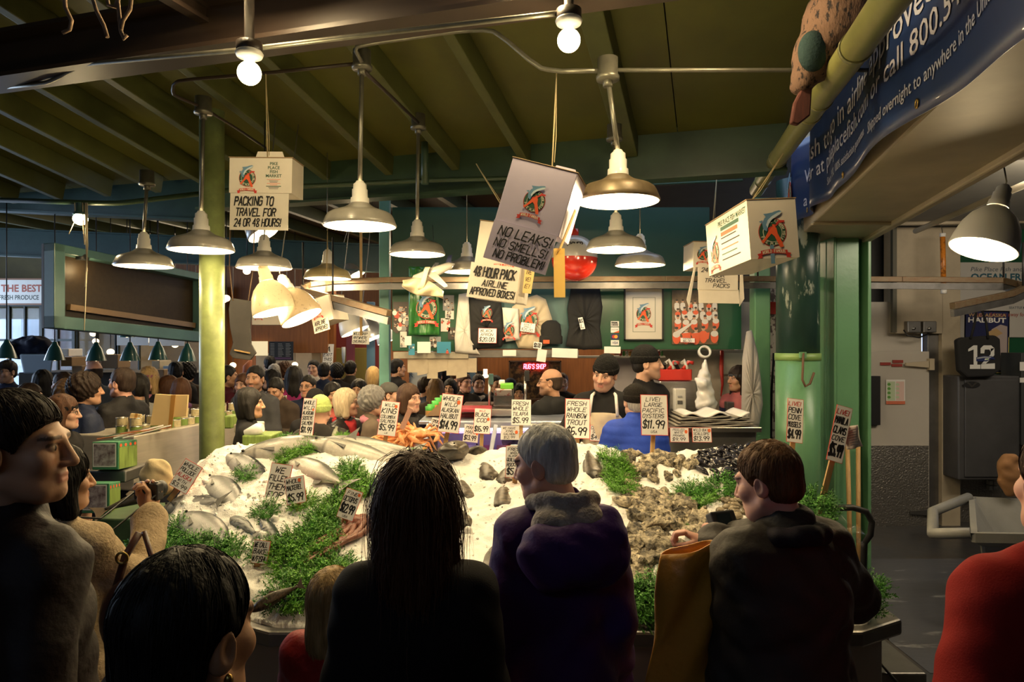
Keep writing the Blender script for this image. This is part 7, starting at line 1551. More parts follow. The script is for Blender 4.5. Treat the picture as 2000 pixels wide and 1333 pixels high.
for i in range(7):
    mb = MB(); x = xl + .14 + i * .145; mb.grid(lambda u, v: (x + .12 * u, dc + .1 + .4 * v, .965 + .03 * math.sin(3.14 * u) * math.sin(3.14 * v) ** .5 + .1 * v), 8, 10); tag(mb.build('fish_fillet', FIL[i % 3], solid=.015), 'fish fillet laid out inside the lilac lit case', 'fillet', 'fillets in the glass case')
# stainless counter to the right
o = thing('steel_counter', 'stainless kiosk counter right of the glass case', 'counter', P(1290, 1000, 5.5)); x2, x3 = P(1104, 0, 5.3).x, P(1478, 0, 5.3).x; zc = P(0, 830, 5.4).z
mb = MB(); mb.box(((x2 + x3) / 2, 5.62, zc / 2), (x3 - x2, .62, zc - .06)); mb.build('cabinet', STEELD, o, bevel=.006); mb = MB(); mb.box(((x2 + x3) / 2, 5.6, zc - .02), (x3 - x2 + .04, .72, .04)); mb.build('worktop', STEEL, o, bevel=.006)
mb = MB(); mb.box(((x2 + x3) / 2, 5.29, .98), (x3 - x2, .02, .16)); mb.build('lilac_tray_front', mat('lilac_plastic', (.42, .36, .58), .3, nz=(3, .3)), o)
NEWS = mat('newsprint', (.36, .33, .28), .85, nz=(30, .35), stretch=(.5, 3, 14)); c = P(1382, 818, 5.45)
for i in range(6):
    mb = MB(); q = Vector((c.x + .01 * (i % 3), c.y, zc + .008 + i * .016)); mb.grid(lambda u, v: (q.x + (u - .5) * (.6 - .02 * i), q.y + (v - .5) * .38, q.z + .006 * math.sin(u * 9 + i * 2) + (.02 * math.sin(u * 14) if i == 5 else 0)), 24, 4)
    tag(mb.build('newspaper', NEWS if i < 5 else WHITEP, solid=.012), 'folded newspaper in the flat pile on the steel counter' if i < 5 else 'loose white sheet lying on top of the newspaper pile', 'newspaper', 'newspapers in the flat pile' if i < 5 else None)
k = mpp(5.4); mb = MB(); q = P(1133, 822, 5.3); mb.prism([q + Vector((-.12, -.1, .005)), q + Vector((.28, -.1, .005)), q + Vector((.3, .2, .005)), q + Vector((-.1, .2, .005))], (0, 0, .003)); tag(mb.build('paper', WHITEP), 'white wrapping paper spread in front of the fishmonger in the apron', 'paper')
mb = MB(); q = P(1160, 822, 5.3); mb.grid(lambda u, v: (q.x + .1 * u, q.y + .05 * v, q.z + .02 + .015 * math.sin(3 * u)), 6, 4); tag(mb.build('salmon_steak', FIL[0], solid=.02), 'orange salmon steak under the hand of the fishmonger in the apron', 'fillet')
for lb, x in (('white paper cup left on the counter beside the blue jacket', 1206), ('second white cup behind the first beside the blue jacket', 1218)): mb = MB(); mb.lathe([(0, 0), (.03, 0), (.04, .1), (.036, .1), (.028, .01)], 18, Matrix.Translation(P(x, 826, 5.5 + .05 * (x > 1210)))); tag(mb.build('paper_cup', WHITEP), lb, 'cup')
# back wall of the kiosk on the right
wallbox('wall_kiosk_back', 1288, 1480, 684, 900, 7.1, .08, mat('stained_cream_wall', (.46, .41, .34), .6, nz=(4, .35)))
board('pale lilac grey panel behind the two knit caps', 1200, 1250, 697, 850, 7.15, .05, mat('lilac_grey_panel', (.42, .39, .42), .5), 'panel', 'panel')
board('long shelf under the right half of the green boards', 1085, 1300, 696, 700, 6.75, .3, STEELD, 'shelf', 'shelf')
JARC = [mat('jar_red', (.4, .05, .03), .4), mat('jar_green', (.06, .2, .04), .4), mat('jar_white', (.6, .56, .48), .4), mat('jar_amber', (.45, .22, .05), .4)]
for i in range(14):
    x = 1212 + i * 6.2; q = P(x, 695.5, 6.82); mb = MB(); mb.lathe([(0, 0), (.013, 0), (.014, .04), (.009, .048), (.0, .05)], 12, Matrix.Translation(q), i % 4); tag(mb.build('spice_jar', JARC), 'small spice jar on the long shelf under the green boards', 'jar', 'spice jars on the long shelf')
o = wallbox('steel_cabinet', 1288, 1362, 745, 826, 6.4, .4, STEEL, .01, None); tag(o, 'stainless cabinet behind the newspapers', 'cabinet')
o = thing('soap_dispenser', 'white soap dispenser on the stainless cabinet', 'dispenser', P(1328, 803, 6.38)); mb = MB(); a, b = P(1317, 803, 6.33), P(1340, 759, 6.33); mb.box(((a.x + b.x) / 2, 6.36, (a.z + b.z) / 2), (b.x - a.x, .08, b.z - a.z)); mb.build('housing', mat('white_plastic', (.62, .6, .55), .3), o, bevel=.012)
mb = MB(); q = P(1328, 786, 6.315); mb.box(q, (.045, .01, .03)); mb.build('sight_window', STEELD, o); mb = MB(); q = P(1328, 775, 6.315); mb.box(q, (.04, .006, .015)); mb.build('badge', mat('grey_badge', (.3, .3, .3), .5), o)
o = thing('red_basket', 'red plastic basket of odds and ends on the stainless cabinet', 'basket', P(1320, 744, 6.5)); a, b = P(1288, 742, 6.42), P(1352, 722, 6.42); mb = MB()
for x0, y0, x1, y1 in ((a.x, 6.42, b.x, 6.44), (a.x, 6.66, b.x, 6.68), (a.x, 6.42, a.x + .02, 6.68), (b.x - .02, 6.42, b.x, 6.68)): mb.box(((x0 + x1) / 2, (y0 + y1) / 2, (a.z + b.z) / 2), (x1 - x0, y1 - y0, b.z - a.z))
mb.box(((a.x + b.x) / 2, 6.55, a.z), (b.x - a.x, .26, .015)); mb.build('basket', mat('red_plastic', (.5, .03, .02), .35), o, bevel=.006)
for i in range(6): mb = MB(); q = P(1298 + i * 9, 722, 6.5); mb.tube([q, q + Vector((.06 * math.sin(i * 2), .03, .05 + .02 * (i % 3))), q + Vector((.1 * math.sin(i * 2), .0, .06))], .018, 8); tag(mb.build('bottle', [BLACK, mat('glossy_red'), mat('white_plastic')][i % 3]), 'bottle lying in the red basket on the stainless cabinet', 'bottle', 'bottles in the red basket')
s = Solid(); q = P(1378, 790, 6.1); s.cone(tuple(P(1378, 704, 6.1)), tuple(P(1376, 735, 6.1)), .014, .045, .02); s.cone(tuple(P(1376, 735, 6.1)), tuple(P(1379, 785, 6.1)), .05, .085, .03); s.cone(tuple(P(1368, 790, 6.1)), tuple(P(1390, 792, 6.1)), .05, .05, .03); s.cone(tuple(P(1360, 742, 6.06)), tuple(P(1372, 750, 6.05)), .02, .05, .03); s.post = wrinkle(.007, 40, 2)
tag(link('carrier_bag', npmesh('carrier_bag', [s.mesh(.01)], mat('white_film', (.62, .6, .57), .25, spec=.6))), 'white carrier bag hanging beside the stainless cabinet', 'bag')
mb = MB(); mb.tube([P(1410, 686, 7.05), P(1409, 720, 7.0), P(1411, 752, 7.02), P(1408, 775, 7.0)], [.02, .022, .014, .006], 8); tag(mb.build('red_strap', mat('red_plastic')), 'red strap hanging down the cream wall', 'strap')
board('pale notice board on the cream wall above the grey cap', 1414, 1452, 690, 732, 7.05, .02, mat('ivory_mount'), 'notice', 'notice'); board('grey tin mug on the ledge beside the striped top', 1420, 1434, 786, 806, 6.6, .09, STEELD, 'mug', 'mug')
mb = MB(); q = P(1376, 688, 6.5); mb.lathe([(.045, -.02), (.062, -.02), (.062, .02), (.045, .02)], 20, Matrix.Translation(q) @ Matrix.Rotation(R(70), 4, 'X'), close=True); tag(mb.build('tape_roll', WHITEP), 'white roll hanging above the carrier bag', 'roll')
# jars, scale and boxes on the glass case
mb = MB()
for x, y, d in ((842, 796, 5.9), (850, 789, 6.05), (856, 783, 6.2), (866, 778, 6.35), (872, 775, 6.5), (838, 800, 5.8)): q = P(x, y, d); mb.hexa([Vector((q.x + a * .05, q.y + b * .05, z)) for z in (1.2, q.z - .121) for a, b in ((-1, -1), (1, -1), (1, 1), (-1, 1))])
tag(mb.build('jar_rack', STEELD), 'stepped steel rack under the jars with green lids', 'rack')
for i, (x, y, d) in enumerate(((842, 796, 5.9), (850, 789, 6.05), (856, 783, 6.2), (866, 778, 6.35), (872, 775, 6.5), (838, 800, 5.8))):
    q = P(x, y, d); o = thing('jar', 'jar with a bright green lid on the cardboard stand', 'jar', q, group='jars with green lids'); mb = MB(); mb.lathe([(0, -.12), (.032, -.12), (.032, -.01), (.025, 0)], 18); mb.build('glass', mat('jar_amber'), o, local=True); mb = MB(); mb.lathe([(.031, -.012), (.033, .025), (.0, .028)], 18); mb.build('lid', mat('lime_green_lid', (.06, .42, .06), .4), o, local=True)
mb = MB(); mb.prism([P(831, 813, 5.6), P(865, 813, 5.6), P(872, 783, 5.6), P(862, 786, 5.6)], (0, .5, 0)); tag(mb.build('cardboard_stand', BOXC), 'brown cardboard wedge behind the halibut card', 'cardboard')
for i, (x0, x1, y0, y1, m) in enumerate(((880, 960, 798, 806, FIL[2]), (890, 962, 808, 818, mat('red_tray', (.28, .05, .05), .3)), (905, 965, 790, 797, mat('dark_tray', (.08, .04, .03), .3)))): shelfbox(('dark red slab of fish on the glass case', 'flat red tray on the glass case', 'dark tray at the back of the glass case')[i], x0, x1, y0, y1, 5.45 + .15 * i, m, .25, 'tray', 'tray')
o = thing('counter_scale', 'clear topped counter scale with boxes on it, in front of the bald fishmonger', 'scale', P(985, 820, 5.7)); mb = MB(); mb.box(P(985, 803, 5.7), (.27, .3, .06)); mb.build('scale_base', STEEL, o, bevel=.008)
mb = MB(); a, b = P(964, 795, 5.68), P(1004, 762, 5.68); mb.box(((a.x + b.x) / 2, 5.75, (a.z + b.z) / 2), (b.x - a.x, .22, b.z - a.z)); mb.build('clear_bin', mat('smoky_plastic', (.2, .2, .2), .1, trans=.6, alpha=.7, nz=(9, .6)), o, bevel=.01)
for lb, a, m in (('red and white carton on the counter scale', (966, 1000, 761, 774, 5.66), mat('red_white_print', (.6, .5, .45), .5, nz=(18, .8, .5, .56), col2=(.4, .04, .03))), ('lime green box on top of the red and white carton', (977, 1003, 750, 761, 5.68), mat('lime_box', (.16, .5, .05), .4)), ('white carton on top left of the counter scale', (974, 986, 744, 752, 5.75), WHITEP)): shelfbox(lb, *a, m, .16)
for lb, x, y0, y1 in (('thin teal steel pole with a display at the left of the counter scale', 956, 735, 800), ('slim steel pole with a dark head at the right of the counter scale', 1026, 728, 800)):
    o = thing('scale_pole', lb, 'pole', P(x, y1, 5.7)); mb = MB(); mb.tube([P(x, y1, 5.7), P(x, y0 + 8, 5.7)], .012, 10); mb.build('pole', STEEL, o); mb = MB(); mb.box(P(x + 3, y0 + 6, 5.69), (.04, .05, .09)); mb.build('display_head', TEAL if x < 1000 else BLACK, o, bevel=.006)
mb = MB(); mb.box(P(1000, 835, 5.5), (.5, .01, .12)); 
mb = MB(); mb.beam(P(785, 838, 4.7), P(802, 798, 4.7), .035, .015, up=(0, 1, 0)); tag(mb.build('wooden_paddle', mat('pink_brown_wood', (.35, .2, .15), .6)), 'reddish wooden paddle leaning in front of the woman with the brown bob', 'paddle')
# ---------------------------------------------------------------- left steel counter with tins
o = thing('tin_counter', 'low stainless counter behind the column with tins on it', 'counter', P(400, 1000, 5.2)); A0, A1 = P(262, 858, 4.95), P(478, 838, 6.3)
u = (A1 - A0); u.z = 0; u.normalize(); nn = Vector((-u.y, u.x, 0)); zc = 1.26; Ln = 1.75
def tc(a, b, z): q = A0 + u * a + nn * b; return Vector((q.x, q.y, z))
mb = MB(); mb.hexa([tc(0, 0, .86), tc(Ln, 0, .86), tc(Ln, .6, .86), tc(0, .6, .86), tc(0, 0, zc), tc(Ln, 0, zc), tc(Ln, .6, zc), tc(0, .6, zc)]); mb.build('steel_front', mat('brushed_counter', (.5, .45, .37), .4, .35, nz=(6, .2), stretch=(.4, .4, 5)), o, bevel=.01)
mb = MB(); mb.hexa([tc(.04, .06, 0), tc(Ln - .04, .06, 0), tc(Ln - .04, .54, 0), tc(.04, .54, 0), tc(.04, .06, .86), tc(Ln - .04, .06, .86), tc(Ln - .04, .54, .86), tc(.04, .54, .86)]); mb.build('base', BLACK, o)
TIN = [mat('tin_steel', (.6, .58, .52), .25, 1.), mat('tin_label_green', (.16, .24, .05), .4, nz=(30, .4)), mat('tin_label_ivory', (.55, .46, .26), .4, nz=(40, .5))]
def tin(seed):
    mb = MB(); mb.lathe([(0, 0), (.042, 0), (.042, .004)], 24, None, 0); mb.lathe([(.0405, .004), (.0405, .056)], 24, None, 1 + seed % 2); mb.lathe([(.042, .056), (.042, .06), (.038, .06), (.037, .057), (0, .057)], 24, None, 0); return mb.mesh('fish_tin', TIN)
TM2 = [tin(0), tin(1)]
for i in range(26):
    for lay_ in range(2 if i % 3 != 1 else 1):
        for row in range(2):
            if row == 1 and i % 2: continue
            q = tc(.1 + i * .086, .07 + row * .12, zc + lay_ * .061); t = link('fish_tin', TM2[(i + lay_) % 2]); t.location = q; t.rotation_euler = (0, 0, rnd.uniform(0, 6)); tag(t, 'round fish tin stacked on the low stainless counter', 'tin', 'fish tins on the low counter')
def lean_board(label, pts, d, m, strip=None, name='cardboard_sheet'):
    o = thing(name, label, 'cardboard', P(sum(p[0] for p in pts) / 4, max(p[1] for p in pts), d)); mb = MB(); mb.prism([P(x, y, d) for x, y in pts][::-1], (0, .02, 0)); mb.build('panel', m, o, bevel=.002)
    if strip: mb = MB(); mb.prism([P(x, y, d - .003) for x, y in strip][::-1], (0, .003, 0)); mb.build('tape_strip', mat('brown_tape', (.4, .2, .05), .3), o)
PALEC = mat('pale_tan_card', (.62, .45, .22), .6, nz=(3, .15))
lean_board('large pale cardboard panel with brown tape standing on the tins', [(293, 832), (328, 832), (336, 772), (303, 770)], 5.1, PALEC, [(328, 836), (336, 836), (343, 772), (334, 772)]); lean_board('second pale cardboard panel behind the taped one', [(332, 816), (364, 814), (367, 772), (336, 772)], 5.15, PALEC)
lean_board('small slanted pale board with brown tape on the tins', [(246, 838), (266, 840), (275, 810), (255, 808)], 5.05, PALEC, [(257, 840), (261, 840), (269, 809), (264, 808)])
# picture boxes
GRN = mat('green_box_print', (.05, .2, .1), .5); ASP = mat('asparagus_print', (.22, .32, .07), .5, nz=(16, .5), stretch=(4, 4, .4)); PIC = mat('fish_bowl_print', (.5, .46, .48), .4, nz=(24, .9, .35, .65), col2=(.1, .06, .07))
def picbox(label, x0, x1, x2, y0, y1, d, sh=0):
    k = mpp(d); o = thing('picture_box', label, 'box', P((x0 + x1) / 2, y1, d)); a, b, e = P(x0, y1, d), P(x1, y1, d), P(x2, y1 - 8, d + .25); t = (y1 - y0) * k; up = Vector((0, 0, t)); q4 = a + (e - b); mb = MB()
    mb.hexa([a, b, e, q4, a + up, b + up, e + up, q4 + up]); fl = Flat(a + up, b - a, (0, 0, -1)); w_ = (b - a).length; rect(mb, fl, w_ * .03, t * .04, w_ * .9, t * .86, 2, .002); rect(mb, fl, w_ * .07, t * .08, w_ * .82, t * .78, 3, .003); f3 = Flat(b + up, e - b, (0, 0, -1)); l3 = (e - b).length; rect(mb, f3, l3 * .03, t * .2, l3 * .95, t * .78, 1, .002)
    for i in range(4): disc(mb, f3, l3 * (.12 + .25 * i), t * .13, l3 * .06, t * .06, 4)
    mb.build('carton', [GRN, ASP, WHITEP, PIC, LORANGE], o, bevel=.003)
picbox('green edged box with a bowl picture, upper one of the two at the left counter', 180, 231, 268, 864, 918, 4.3); picbox('green edged box with a bowl picture, lower one of the two at the left counter', 160, 213, 235, 945, 1003, 4.0)
shelfbox('grey metal ledge between the two picture boxes', 165, 245, 920, 944, 4.35, STEELD, .3, 'metal_ledge', 'ledge')
o = shelfbox('box printed with green spears standing behind the back corner of the ice', 472, 530, 851, 888, 4.95, ASP, .25, 'picture_box'); shelfbox('white paper box on the low counter right of the column', 456, 499, 829, 846, 5.2, CARTON, .2); shelfbox('small green tin box standing right beside the column', 436, 452, 813, 838, 5.5, ASP, .15)
mb = MB(); mb.tube([P(480, 848, 5.0), P(505, 838, 5.0), P(514, 836, 5.0)], [.03, .045, .03], 14); tag(mb.build('paper_roll', WHITEP), 'rolled white paper lying on the green spear box', 'paper')
for i, (x, y, a) in enumerate(((190, 858, 8), (205, 853, -6), (222, 856, 14), (235, 848, 3), (215, 860, -12), (240, 856, 20))):
    mb = MB(); q = P(x, y, 4.45); mb.beam(q, q + Vector((.28 * math.cos(R(a)), .1, .03 + .02 * (i % 3))), .02, .006); tag(mb.build('smoked_strip', [mat('dry_salmon', (.4, .13, .05), .4), STEEL, WHITEP][i % 3]), 'thin strip in the loose pile on the upper picture box', 'strip', 'thin strips on the upper picture box')
s = Solid(); 
for x, y, r2 in ((290, 935, .05), (300, 920, .06), (316, 925, .055), (322, 950, .045), (302, 945, .05)): s.ell(tuple(P(x, y, 4.0)), (r2, .05, r2 * 1.2), .04)
s.post = wrinkle(.006, 45); tag(link('crumpled_cloth', npmesh('crumpled_cloth', [s.mesh(.01)], CLOTH), color=(.6, .48, .28)), 'crumpled cream cloth hanging behind the pollock card', 'cloth')
mb = MB(); mb.box(P(300, 1062, 4.1), (.5, .4, .4)); tag(mb.build('crate', mat('green_crate', (.05, .1, .04), .6, nz=(9, .5)), bevel=.01), 'dark green crate left of the ice', 'crate')
# ---------------------------------------------------------------- right hand side
c = P(1567, 700, 5.55); o = thing('hook', 'rusty steel hook hanging on the round column', 'hook', c); mb = MB(); pts = [P(1569, 690, 5.55), P(1568, 720, 5.53), P(1567, 742, 5.52), P(1573, 755, 5.52), P(1582, 750, 5.52), P(1590, 728, 5.52)]; mb.tube(pts, .01, 8); mb.build('shank', mat('rust', (.12, .06, .03), .7), o); mb = MB(); mb.box(P(1568, 694, 5.56), (.05, .03, .05)); mb.build('bracket', COLG, o)
o = wallbox('wall_cabinet', 1872, 1992, 735, 938, 6.95, .4, mat('dull_steel_cabinet', (.2, .2, .21), .4, .75, nz=(3, .25)), .012, None); tag(o, 'tall dull steel cabinet on the right below the black tote bag', 'cabinet')
mb = MB(); a, b = P(1884, 932, 6.94), P(1988, 742, 6.94); mb.box(((a.x + b.x) / 2, 6.94, (a.z + b.z) / 2), (b.x - a.x, .02, b.z - a.z)); mb.build('door', mat('dull_steel_cabinet'), o, bevel=.006)
mb = MB(); fl = facing(1898, 752, 6.925, .18, .07); disc(mb, fl, .09, .035, .085, .034, 0, .001, 28); mb.poly([fl(.03, .012, .003), fl(.09, .062, .003), fl(.15, .012, .003), fl(.12, .012, .003), fl(.09, .045, .003), fl(.06, .012, .003)], 1); mb.build('maker_badge', [BLACK, STEEL], o)
d = 7.38; k = mpp(d); W, Hh = 88 * k, 122 * k; fl = facing(1927, 668, d, W, Hh, 1)
def hal(mb):
    rect(mb, fl, .012, .012, W - .024, Hh - .024, 1, .001); print_text(mb, fl, 'WILD ALASKA', W * .5, Hh * .09, Hh * .06, W * .86, 2, .02, .004, 'l', None) if 0 else print_text(mb, fl, 'WILD ALASKA', W * .08, Hh * .1, Hh * .055, W * .84, 2, .02, .003); print_text(mb, fl, 'HALIBUT', W * .08, Hh * .19, Hh * .075, W * .84, 3, .03, .003)
    mb.poly([fl(W * .6, Hh * .3, .003), fl(W * .72, Hh * .95, .003), fl(W * .95, Hh * .95, .003), fl(W * .95, Hh * .25, .003), fl(W * .8, Hh * .22, .003)], 4); mb.poly([fl(W * .5, Hh * .35, .004), fl(W * .62, Hh * .45, .004), fl(W * .85, Hh * .36, .004), fl(W * .7, Hh * .28, .004)], 2); mb.poly([fl(W * .85, Hh * .72, .005), fl(W * .8, Hh * .94, .005), fl(W * .96, Hh * .94, .005)], 5)
sheet('poster', 'navy halibut poster with a pale border behind the black tote bag', 'poster', fl, W, Hh, [mat('gold_border', (.4, .32, .1), .5), mat('navy_poster', (.02, .025, .09), .4), mat('tan_print', (.45, .3, .14), .5), WHITEP, mat('grey_pink_print', (.4, .33, .32), .5), mat('dark_red_print', (.25, .03, .03), .5)], hal)
d = 7.4; k = mpp(d); W, Hh = 240 * k, 146 * k; fl = facing(1980, 586, d - .02, W, Hh)
def oc(mb):
    print_text(mb, fl, 'Pike Place Fish and Seattle Aquarium', W * .15, Hh * .12, Hh * .06, W * .82, 1, 0, .002, shear=.2); print_text(mb, fl, 'OCEAN FRIENDLY', W * .15, Hh * .24, Hh * .09, W * .7, 2, .03, .002); print_text(mb, fl, 'SEATTLE MARKET', W * .46, Hh * .62, Hh * .03, W * .22, 1, .01, .002); print_text(mb, fl, 'just a fish toss away for more', W * .2, Hh * .72, Hh * .05, W * .5, 3, .01, .002, shear=.1)
sheet('wall_sign', 'white sign about ocean friendly fish behind the curved rail end', 'sign', fl, W, Hh, [mat('off_white_sign', (.45, .43, .4), .5), mat('slate_print', (.06, .09, .12), .5), mat('teal_print', (.02, .09, .13), .5), mat('faded_red_print', (.3, .07, .05), .5)], oc)
# tote bag with the number twelve and a bird head
d = 6.85; k = mpp(d); o = thing('tote_bag', 'black tote bag with a white number twelve hanging on the steel cabinet', 'bag', P(1913, 738, d)); mb = MB(); out = [(1871, 664), (1880, 660), (1945, 655), (1955, 662), (1957, 722), (1940, 736), (1890, 738), (1875, 725)]
mb.prism([P(x, y, d) for x, y in out][::-1], (0, .08, 0)); mb.build('pouch', BCL, o, bevel=.02)
mb = MB()
for x0, x1 in ((1900, 1896), (1922, 1930)): mb.tube([P(x1, 662, d - .01), P(x0 + 4, 630, d - .0), P(1908 + (x0 - 1900) * .3, 596, d + .3)], .012, 6)
mb.build('strap', BCL, o); mb = MB(); fl = facing(1917, 698, d - .008, 52 * k, 46 * k); W, Hh = 52 * k, 46 * k
def pl(pts, mi, l): mb.poly([fl(x * W, y * Hh, l) for x, y in pts][::-1], mi)
for q in ([(.0, .16), (.2, .0), (.34, .0), (.34, .82), (.2, .82), (.2, .18), (.0, .26)], [(.06, .82), (.46, .82), (.46, 1), (.06, 1)], [(.46, .12), (.58, .0), (.86, .0), (.98, .12), (.84, .3), (.8, .18), (.62, .18), (.6, .34), (.46, .34)], [(.84, .14), (.98, .12), (.98, .42), (.66, .78), (.5, .78), (.84, .38)], [(.48, .8), (1.0, .76), (1.0, 1), (.48, 1)]): pl(q, 0, .001)
for q, mi, l in (([(.3, .5), (.6, .44), (.9, .46), (1.02, .6), (.86, .58), (.7, .68), (.3, .68)], 1, .002), ([(.32, .52), (.6, .47), (.88, .49), (.8, .54), (.6, .53), (.33, .58)], 2, .003), ([(.62, .56), (.78, .55), (.74, .62), (.6, .63)], 0, .004), ([(.68, .57), (.73, .57), (.72, .61), (.67, .61)], 3, .005)): pl(q, mi, l)
mb.build('printed_number', [mat('white_print', (.6, .6, .58), .6), mat('navy_print'), mat('grey_print', (.3, .32, .35), .6), mat('lime_print', (.2, .5, .05), .6)], o)
for lb, x in (('grey switch box on the cream wall, left of the pair', 1782), ('grey switch box on the cream wall, right of the pair', 1812)):
    o = thing('switch_box', lb, 'switch', P(x, 650, 7.17)); mb = MB(); mb.box(P(x, 639, 7.17), (.14, .08, .12)); mb.build('housing', STEELD, o, bevel=.008); mb = MB(); mb.lathe([(.0, .02), (.014, .02), (.016, 0)], 14, Matrix.Translation(P(x + 2, 642, 7.13)) @ Matrix.Rotation(R(90), 4, 'X')); mb.build('knob', STEEL, o)
mb = MB(); mb.tube([P(1765, 645, 7.15), P(1772, 656, 7.12), P(1795, 660, 7.12), P(1815, 652, 7.14)], .008, 6); tag(mb.build('cable', BLACK), 'black cable looping under the two grey switch boxes', 'cable')
o = thing('fly_strip_tube', 'orange tube with white ends hanging behind the rail', 'tube', P(1842, 572, 6.9)); mb = MB(); mb.tube([P(1841, 462, 6.9), P(1843, 568, 6.9)], .024, 14); mb.build('tube', mat('orange_tube', (.6, .2, .02), .35, nz=(24, .6, .5, .6)), o); mb = MB(); mb.tube([P(1841, 456, 6.9), P(1841, 463, 6.9)], .028, 14); mb.tube([P(1843, 566, 6.9), P(1843, 574, 6.9)], .028, 14); mb.build('cap', WHITEP, o); mb = MB(); mb.tube([P(1841, 456, 6.9), P(1836, 432, 6.9)], .003, 5); mb.build('string', BLACK, o)
o = board('black panel on the cold room door behind the steel column', 1686, 1720, 735, 831, 7.14, .05, BLACK, 'wall_panel', 'panel'); fl = facing(1691, 781, 7.135, .05, .1); mb = MB(); rect(mb, fl, 0, 0, .05, .1, 0); mb.build('sticker', WHITEP, o)
o = board('dark fuse box at the right edge above the steel cabinet', 1995, 2060, 690, 870, 7.0, .3, mat('fuse_box_grey', (.05, .055, .055), .5), 'fuse_box', 'box'); mb = MB(); fl = facing(2003, 716, 6.99, .12, .09); rect(mb, fl, 0, 0, .12, .09, 0); fl = facing(2003, 743, 6.99, .12, .05); rect(mb, fl, 0, 0, .12, .05, 0); mb.build('sticker', WHITEP, o)
mb = MB()
for i in range(4): mb.box(P(1933 + 9 * (i % 2), 943 + 10 * (i // 2), 7.3), (.04, .05, .045))
tag(mb.build('wall_outlet', mat('outlet_ivory', (.35, .33, .3), .5), bevel=.004), 'double wall outlet under the steel cabinet', 'outlet')
# grey tilt truck
o = thing('utility_cart', 'large grey plastic cart with a looped handle at the right', 'cart', (P(1960, 0, 4.3).x, 4.4, 0)); CART = mat('grey_cart_plastic', (.25, .25, .235), .45, nz=(4, .25), bump=(60, .15, .003)); d = 4.3
rim = [P(1892, 970, d + .9), P(2220, 985, d + .9), P(2260, 1048, d), P(1896, 1042, d)]; ins = []
b0, b1, b2, b3 = P(1960, 1085, d + .75), P(2180, 1085, d + .75), P(2160, 1230, d + .1), P(1925, 1190, d + .1); mb = MB()
def ringq(a, b): mb.add(a + b, [(i, (i + 1) % 4, 4 + (i + 1) % 4, 4 + i) for i in range(4)])
cen = sum(rim, Vector()) / 4; inn = [cen + (p - cen) * .93 for p in rim]; top = [p + Vector((0, 0, .0)) for p in rim]; low = [p + Vector((0, 0, -.06)) for p in rim]; nar = [cen + (p - cen) * .9 + Vector((0, 0, -.1)) for p in rim]; bb = [b0, b1, b2, b3]; bi = [p.lerp(sum(bb, Vector()) / 4, .06) + Vector((0, 0, .04)) for p in bb]
ringq(low, top); ringq(top, inn); ringq(nar, low); ringq(bb, nar); ringq(inn, bi); mb.poly(bi); mb.poly(bb[::-1]); mb.build('tub', CART, o, bevel=.03)
mb = MB(); h0, h1, h2, h3 = P(1892, 972, d + .85), P(1822, 1000, d + .6), P(1822, 1043, d + .15), P(1896, 1042, d + .02); mb.tube([h0, h0.lerp(h1, .8), h1, h2, h2.lerp(h3, .3), h3], .035, 12); mb.build('handle', CART, o)
mb = MB(); f1 = nar[3].lerp(nar[2], .1); f2 = nar[3].lerp(nar[2], .6); fl = Flat(f1 + Vector((0, -.012, -.03)), f2 - f1, b3 - nar[3]); print_text(mb, fl, 'Rubbermaid', .06, .09, .05, .2, 0, .01, .004)
for x, y, a, b in ((.03, .02, .27, .006), (.03, .115, .27, .006), (.03, .02, .006, .1), (.295, .02, .006, .1)): rect(mb, fl, x, y, a, b, 0, .004)
mb.build('maker_badge', mat('pale_grey_print', (.3, .3, .29), .5), o)
mb = MB()
for x in (1960, 2120): q = P(x, 1100, d + .4); mb.tube([(q.x - .03, q.y, .09), (q.x + .03, q.y, .09)], .09, 20); mb.beam((q.x, q.y, .09), (q.x, q.y, .42), .05, .05, up=(0, 1, 0))
mb.build('wheel_set', BLACK, o)
s = Solid(); s.ell(tuple(P(1972, 926, 5.15)), (.09, .06, .17), .03); s.plane(tuple(P(1972, 886, 5.15)), (0, 0, 1), .01); s.post = wrinkle(.008, 30); tag(link('paper_bag', npmesh('paper_bag', [s.mesh(.012)], CLOTH), color=(.25, .13, .06)), 'brown paper bag on the edge of the grey cart', 'bag')
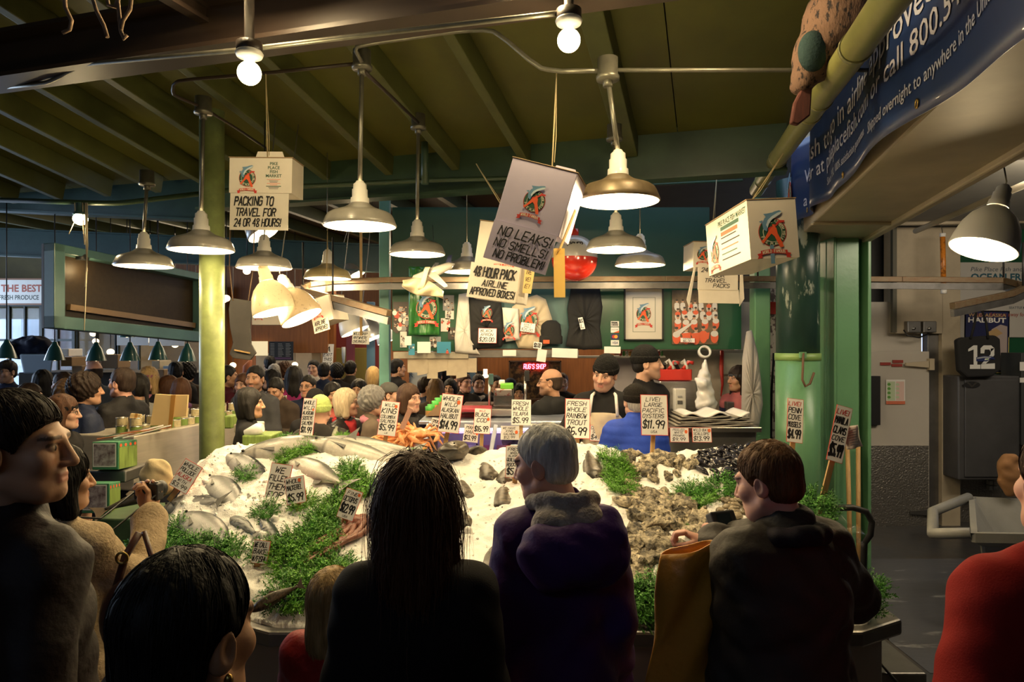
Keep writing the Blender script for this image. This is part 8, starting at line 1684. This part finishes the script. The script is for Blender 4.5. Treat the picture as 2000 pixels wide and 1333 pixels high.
# poles, hand truck, wrap, floor things
for lb, x0, x1, y0 in (('wooden broom handle leaning on the steel column, left of the two', 1655, 1662, 868), ('wooden broom handle leaning on the steel column, right of the two', 1676, 1677, 868)):
    mb = MB(); a = P(x0, y0, 5.75); b = P(x1, 1060, 5.6); b.z = .02; mb.tube([a, b], .018, 10); tag(mb.build('broom_handle', WOODS), lb, 'broom')
o = thing('hand_truck', 'black hand truck standing behind the man with the camera', 'hand truck', P(1680, 1100, 3.9)); mb = MB(); mb.tube([P(1625, 993, 3.9), P(1665, 992, 3.9), P(1692, 1000, 3.9), P(1703, 1020, 3.9), P(1700, 1045, 3.9), P(1688, 1062, 3.92), P(1680, 1330, 4.0)], .018, 10); mb.tube([P(1625, 993, 3.9), P(1622, 1330, 4.0)], .018, 10); mb.build('frame', BLACK, o); mb = MB(); q = P(1660, 1300, 3.95); mb.box((q.x, q.y, .03), (.35, .25, .02)); mb.build('toe_plate', STEELD, o)
mb = MB(); s0 = P(1600, 985, 3.3)
mb.grid(lambda u, v: P(1598 + 85 * u + 6 * math.sin(v * 9), 970 + 70 * u + 45 * v * (1 - .3 * u) + 4 * math.sin(u * 12), 3.25 - .1 * v + .04 * math.sin(u * 9 + v * 7)), 18, 12); tag(mb.build('plastic_wrap', mat('clear_film', (.9, .9, .9), .08, trans=.9, alpha=.22)), 'clear plastic film wrapped round the right end of the counter', 'film')
mb = MB(); fl = facing(1664, 855, 3.36, .07, .11, -14); mb.grid(lambda u, v: fl(.075 * u, .11 * v, .008 * math.sin(u * 8 + v * 5)), 8, 10); 
for i in range(7): rect(mb, fl, .012, .015 + .012 * i, .045, .003, 1, .012)
tag(mb.build('paper_label', [mat('translucent_label', (.55, .52, .47), .4), mat('grey_print')], solid=.002), 'crumpled plastic label behind the clam card', 'label')
o = thing('platform_scale', 'low steel platform on the floor at the right end of the counter', 'platform', (1.98, 3.75, 0)); mb = MB(); mb.box((1.98, 3.8, .12), (.36, .5, .2)); mb.build('platform', STEELD, o, bevel=.01); mb = MB(); mb.tube([(1.85, 3.5, .05), (1.9, 3.6, .3), (2.05, 3.45, .1)], .012, 8); mb.build('strut', BLACK, o)
# tall red and black things between the columns
board('tall dark display with red and white labels between the green posts', 1500, 1516, 560, 900, 6.9, .1, mat('label_stack', (.3, .28, .25), .5, nz=(7, .9, .5, .54), col2=(.05, .03, .03), stretch=(3, 1, 2)), 'label_rack', 'rack'); board('red box high between the green posts', 1500, 1518, 590, 614, 6.8, .1, mat('red_plastic'), 'red_box', 'box')
mb = MB(); mb.tube([P(1511, 690, 6.6), P(1507, 760, 6.6), P(1505, 900, 6.6)], .012, 8); tag(mb.build('black_pole', BLACK), 'black pole leaning between the green posts', 'pole')
bpy.context.view_layer.update()
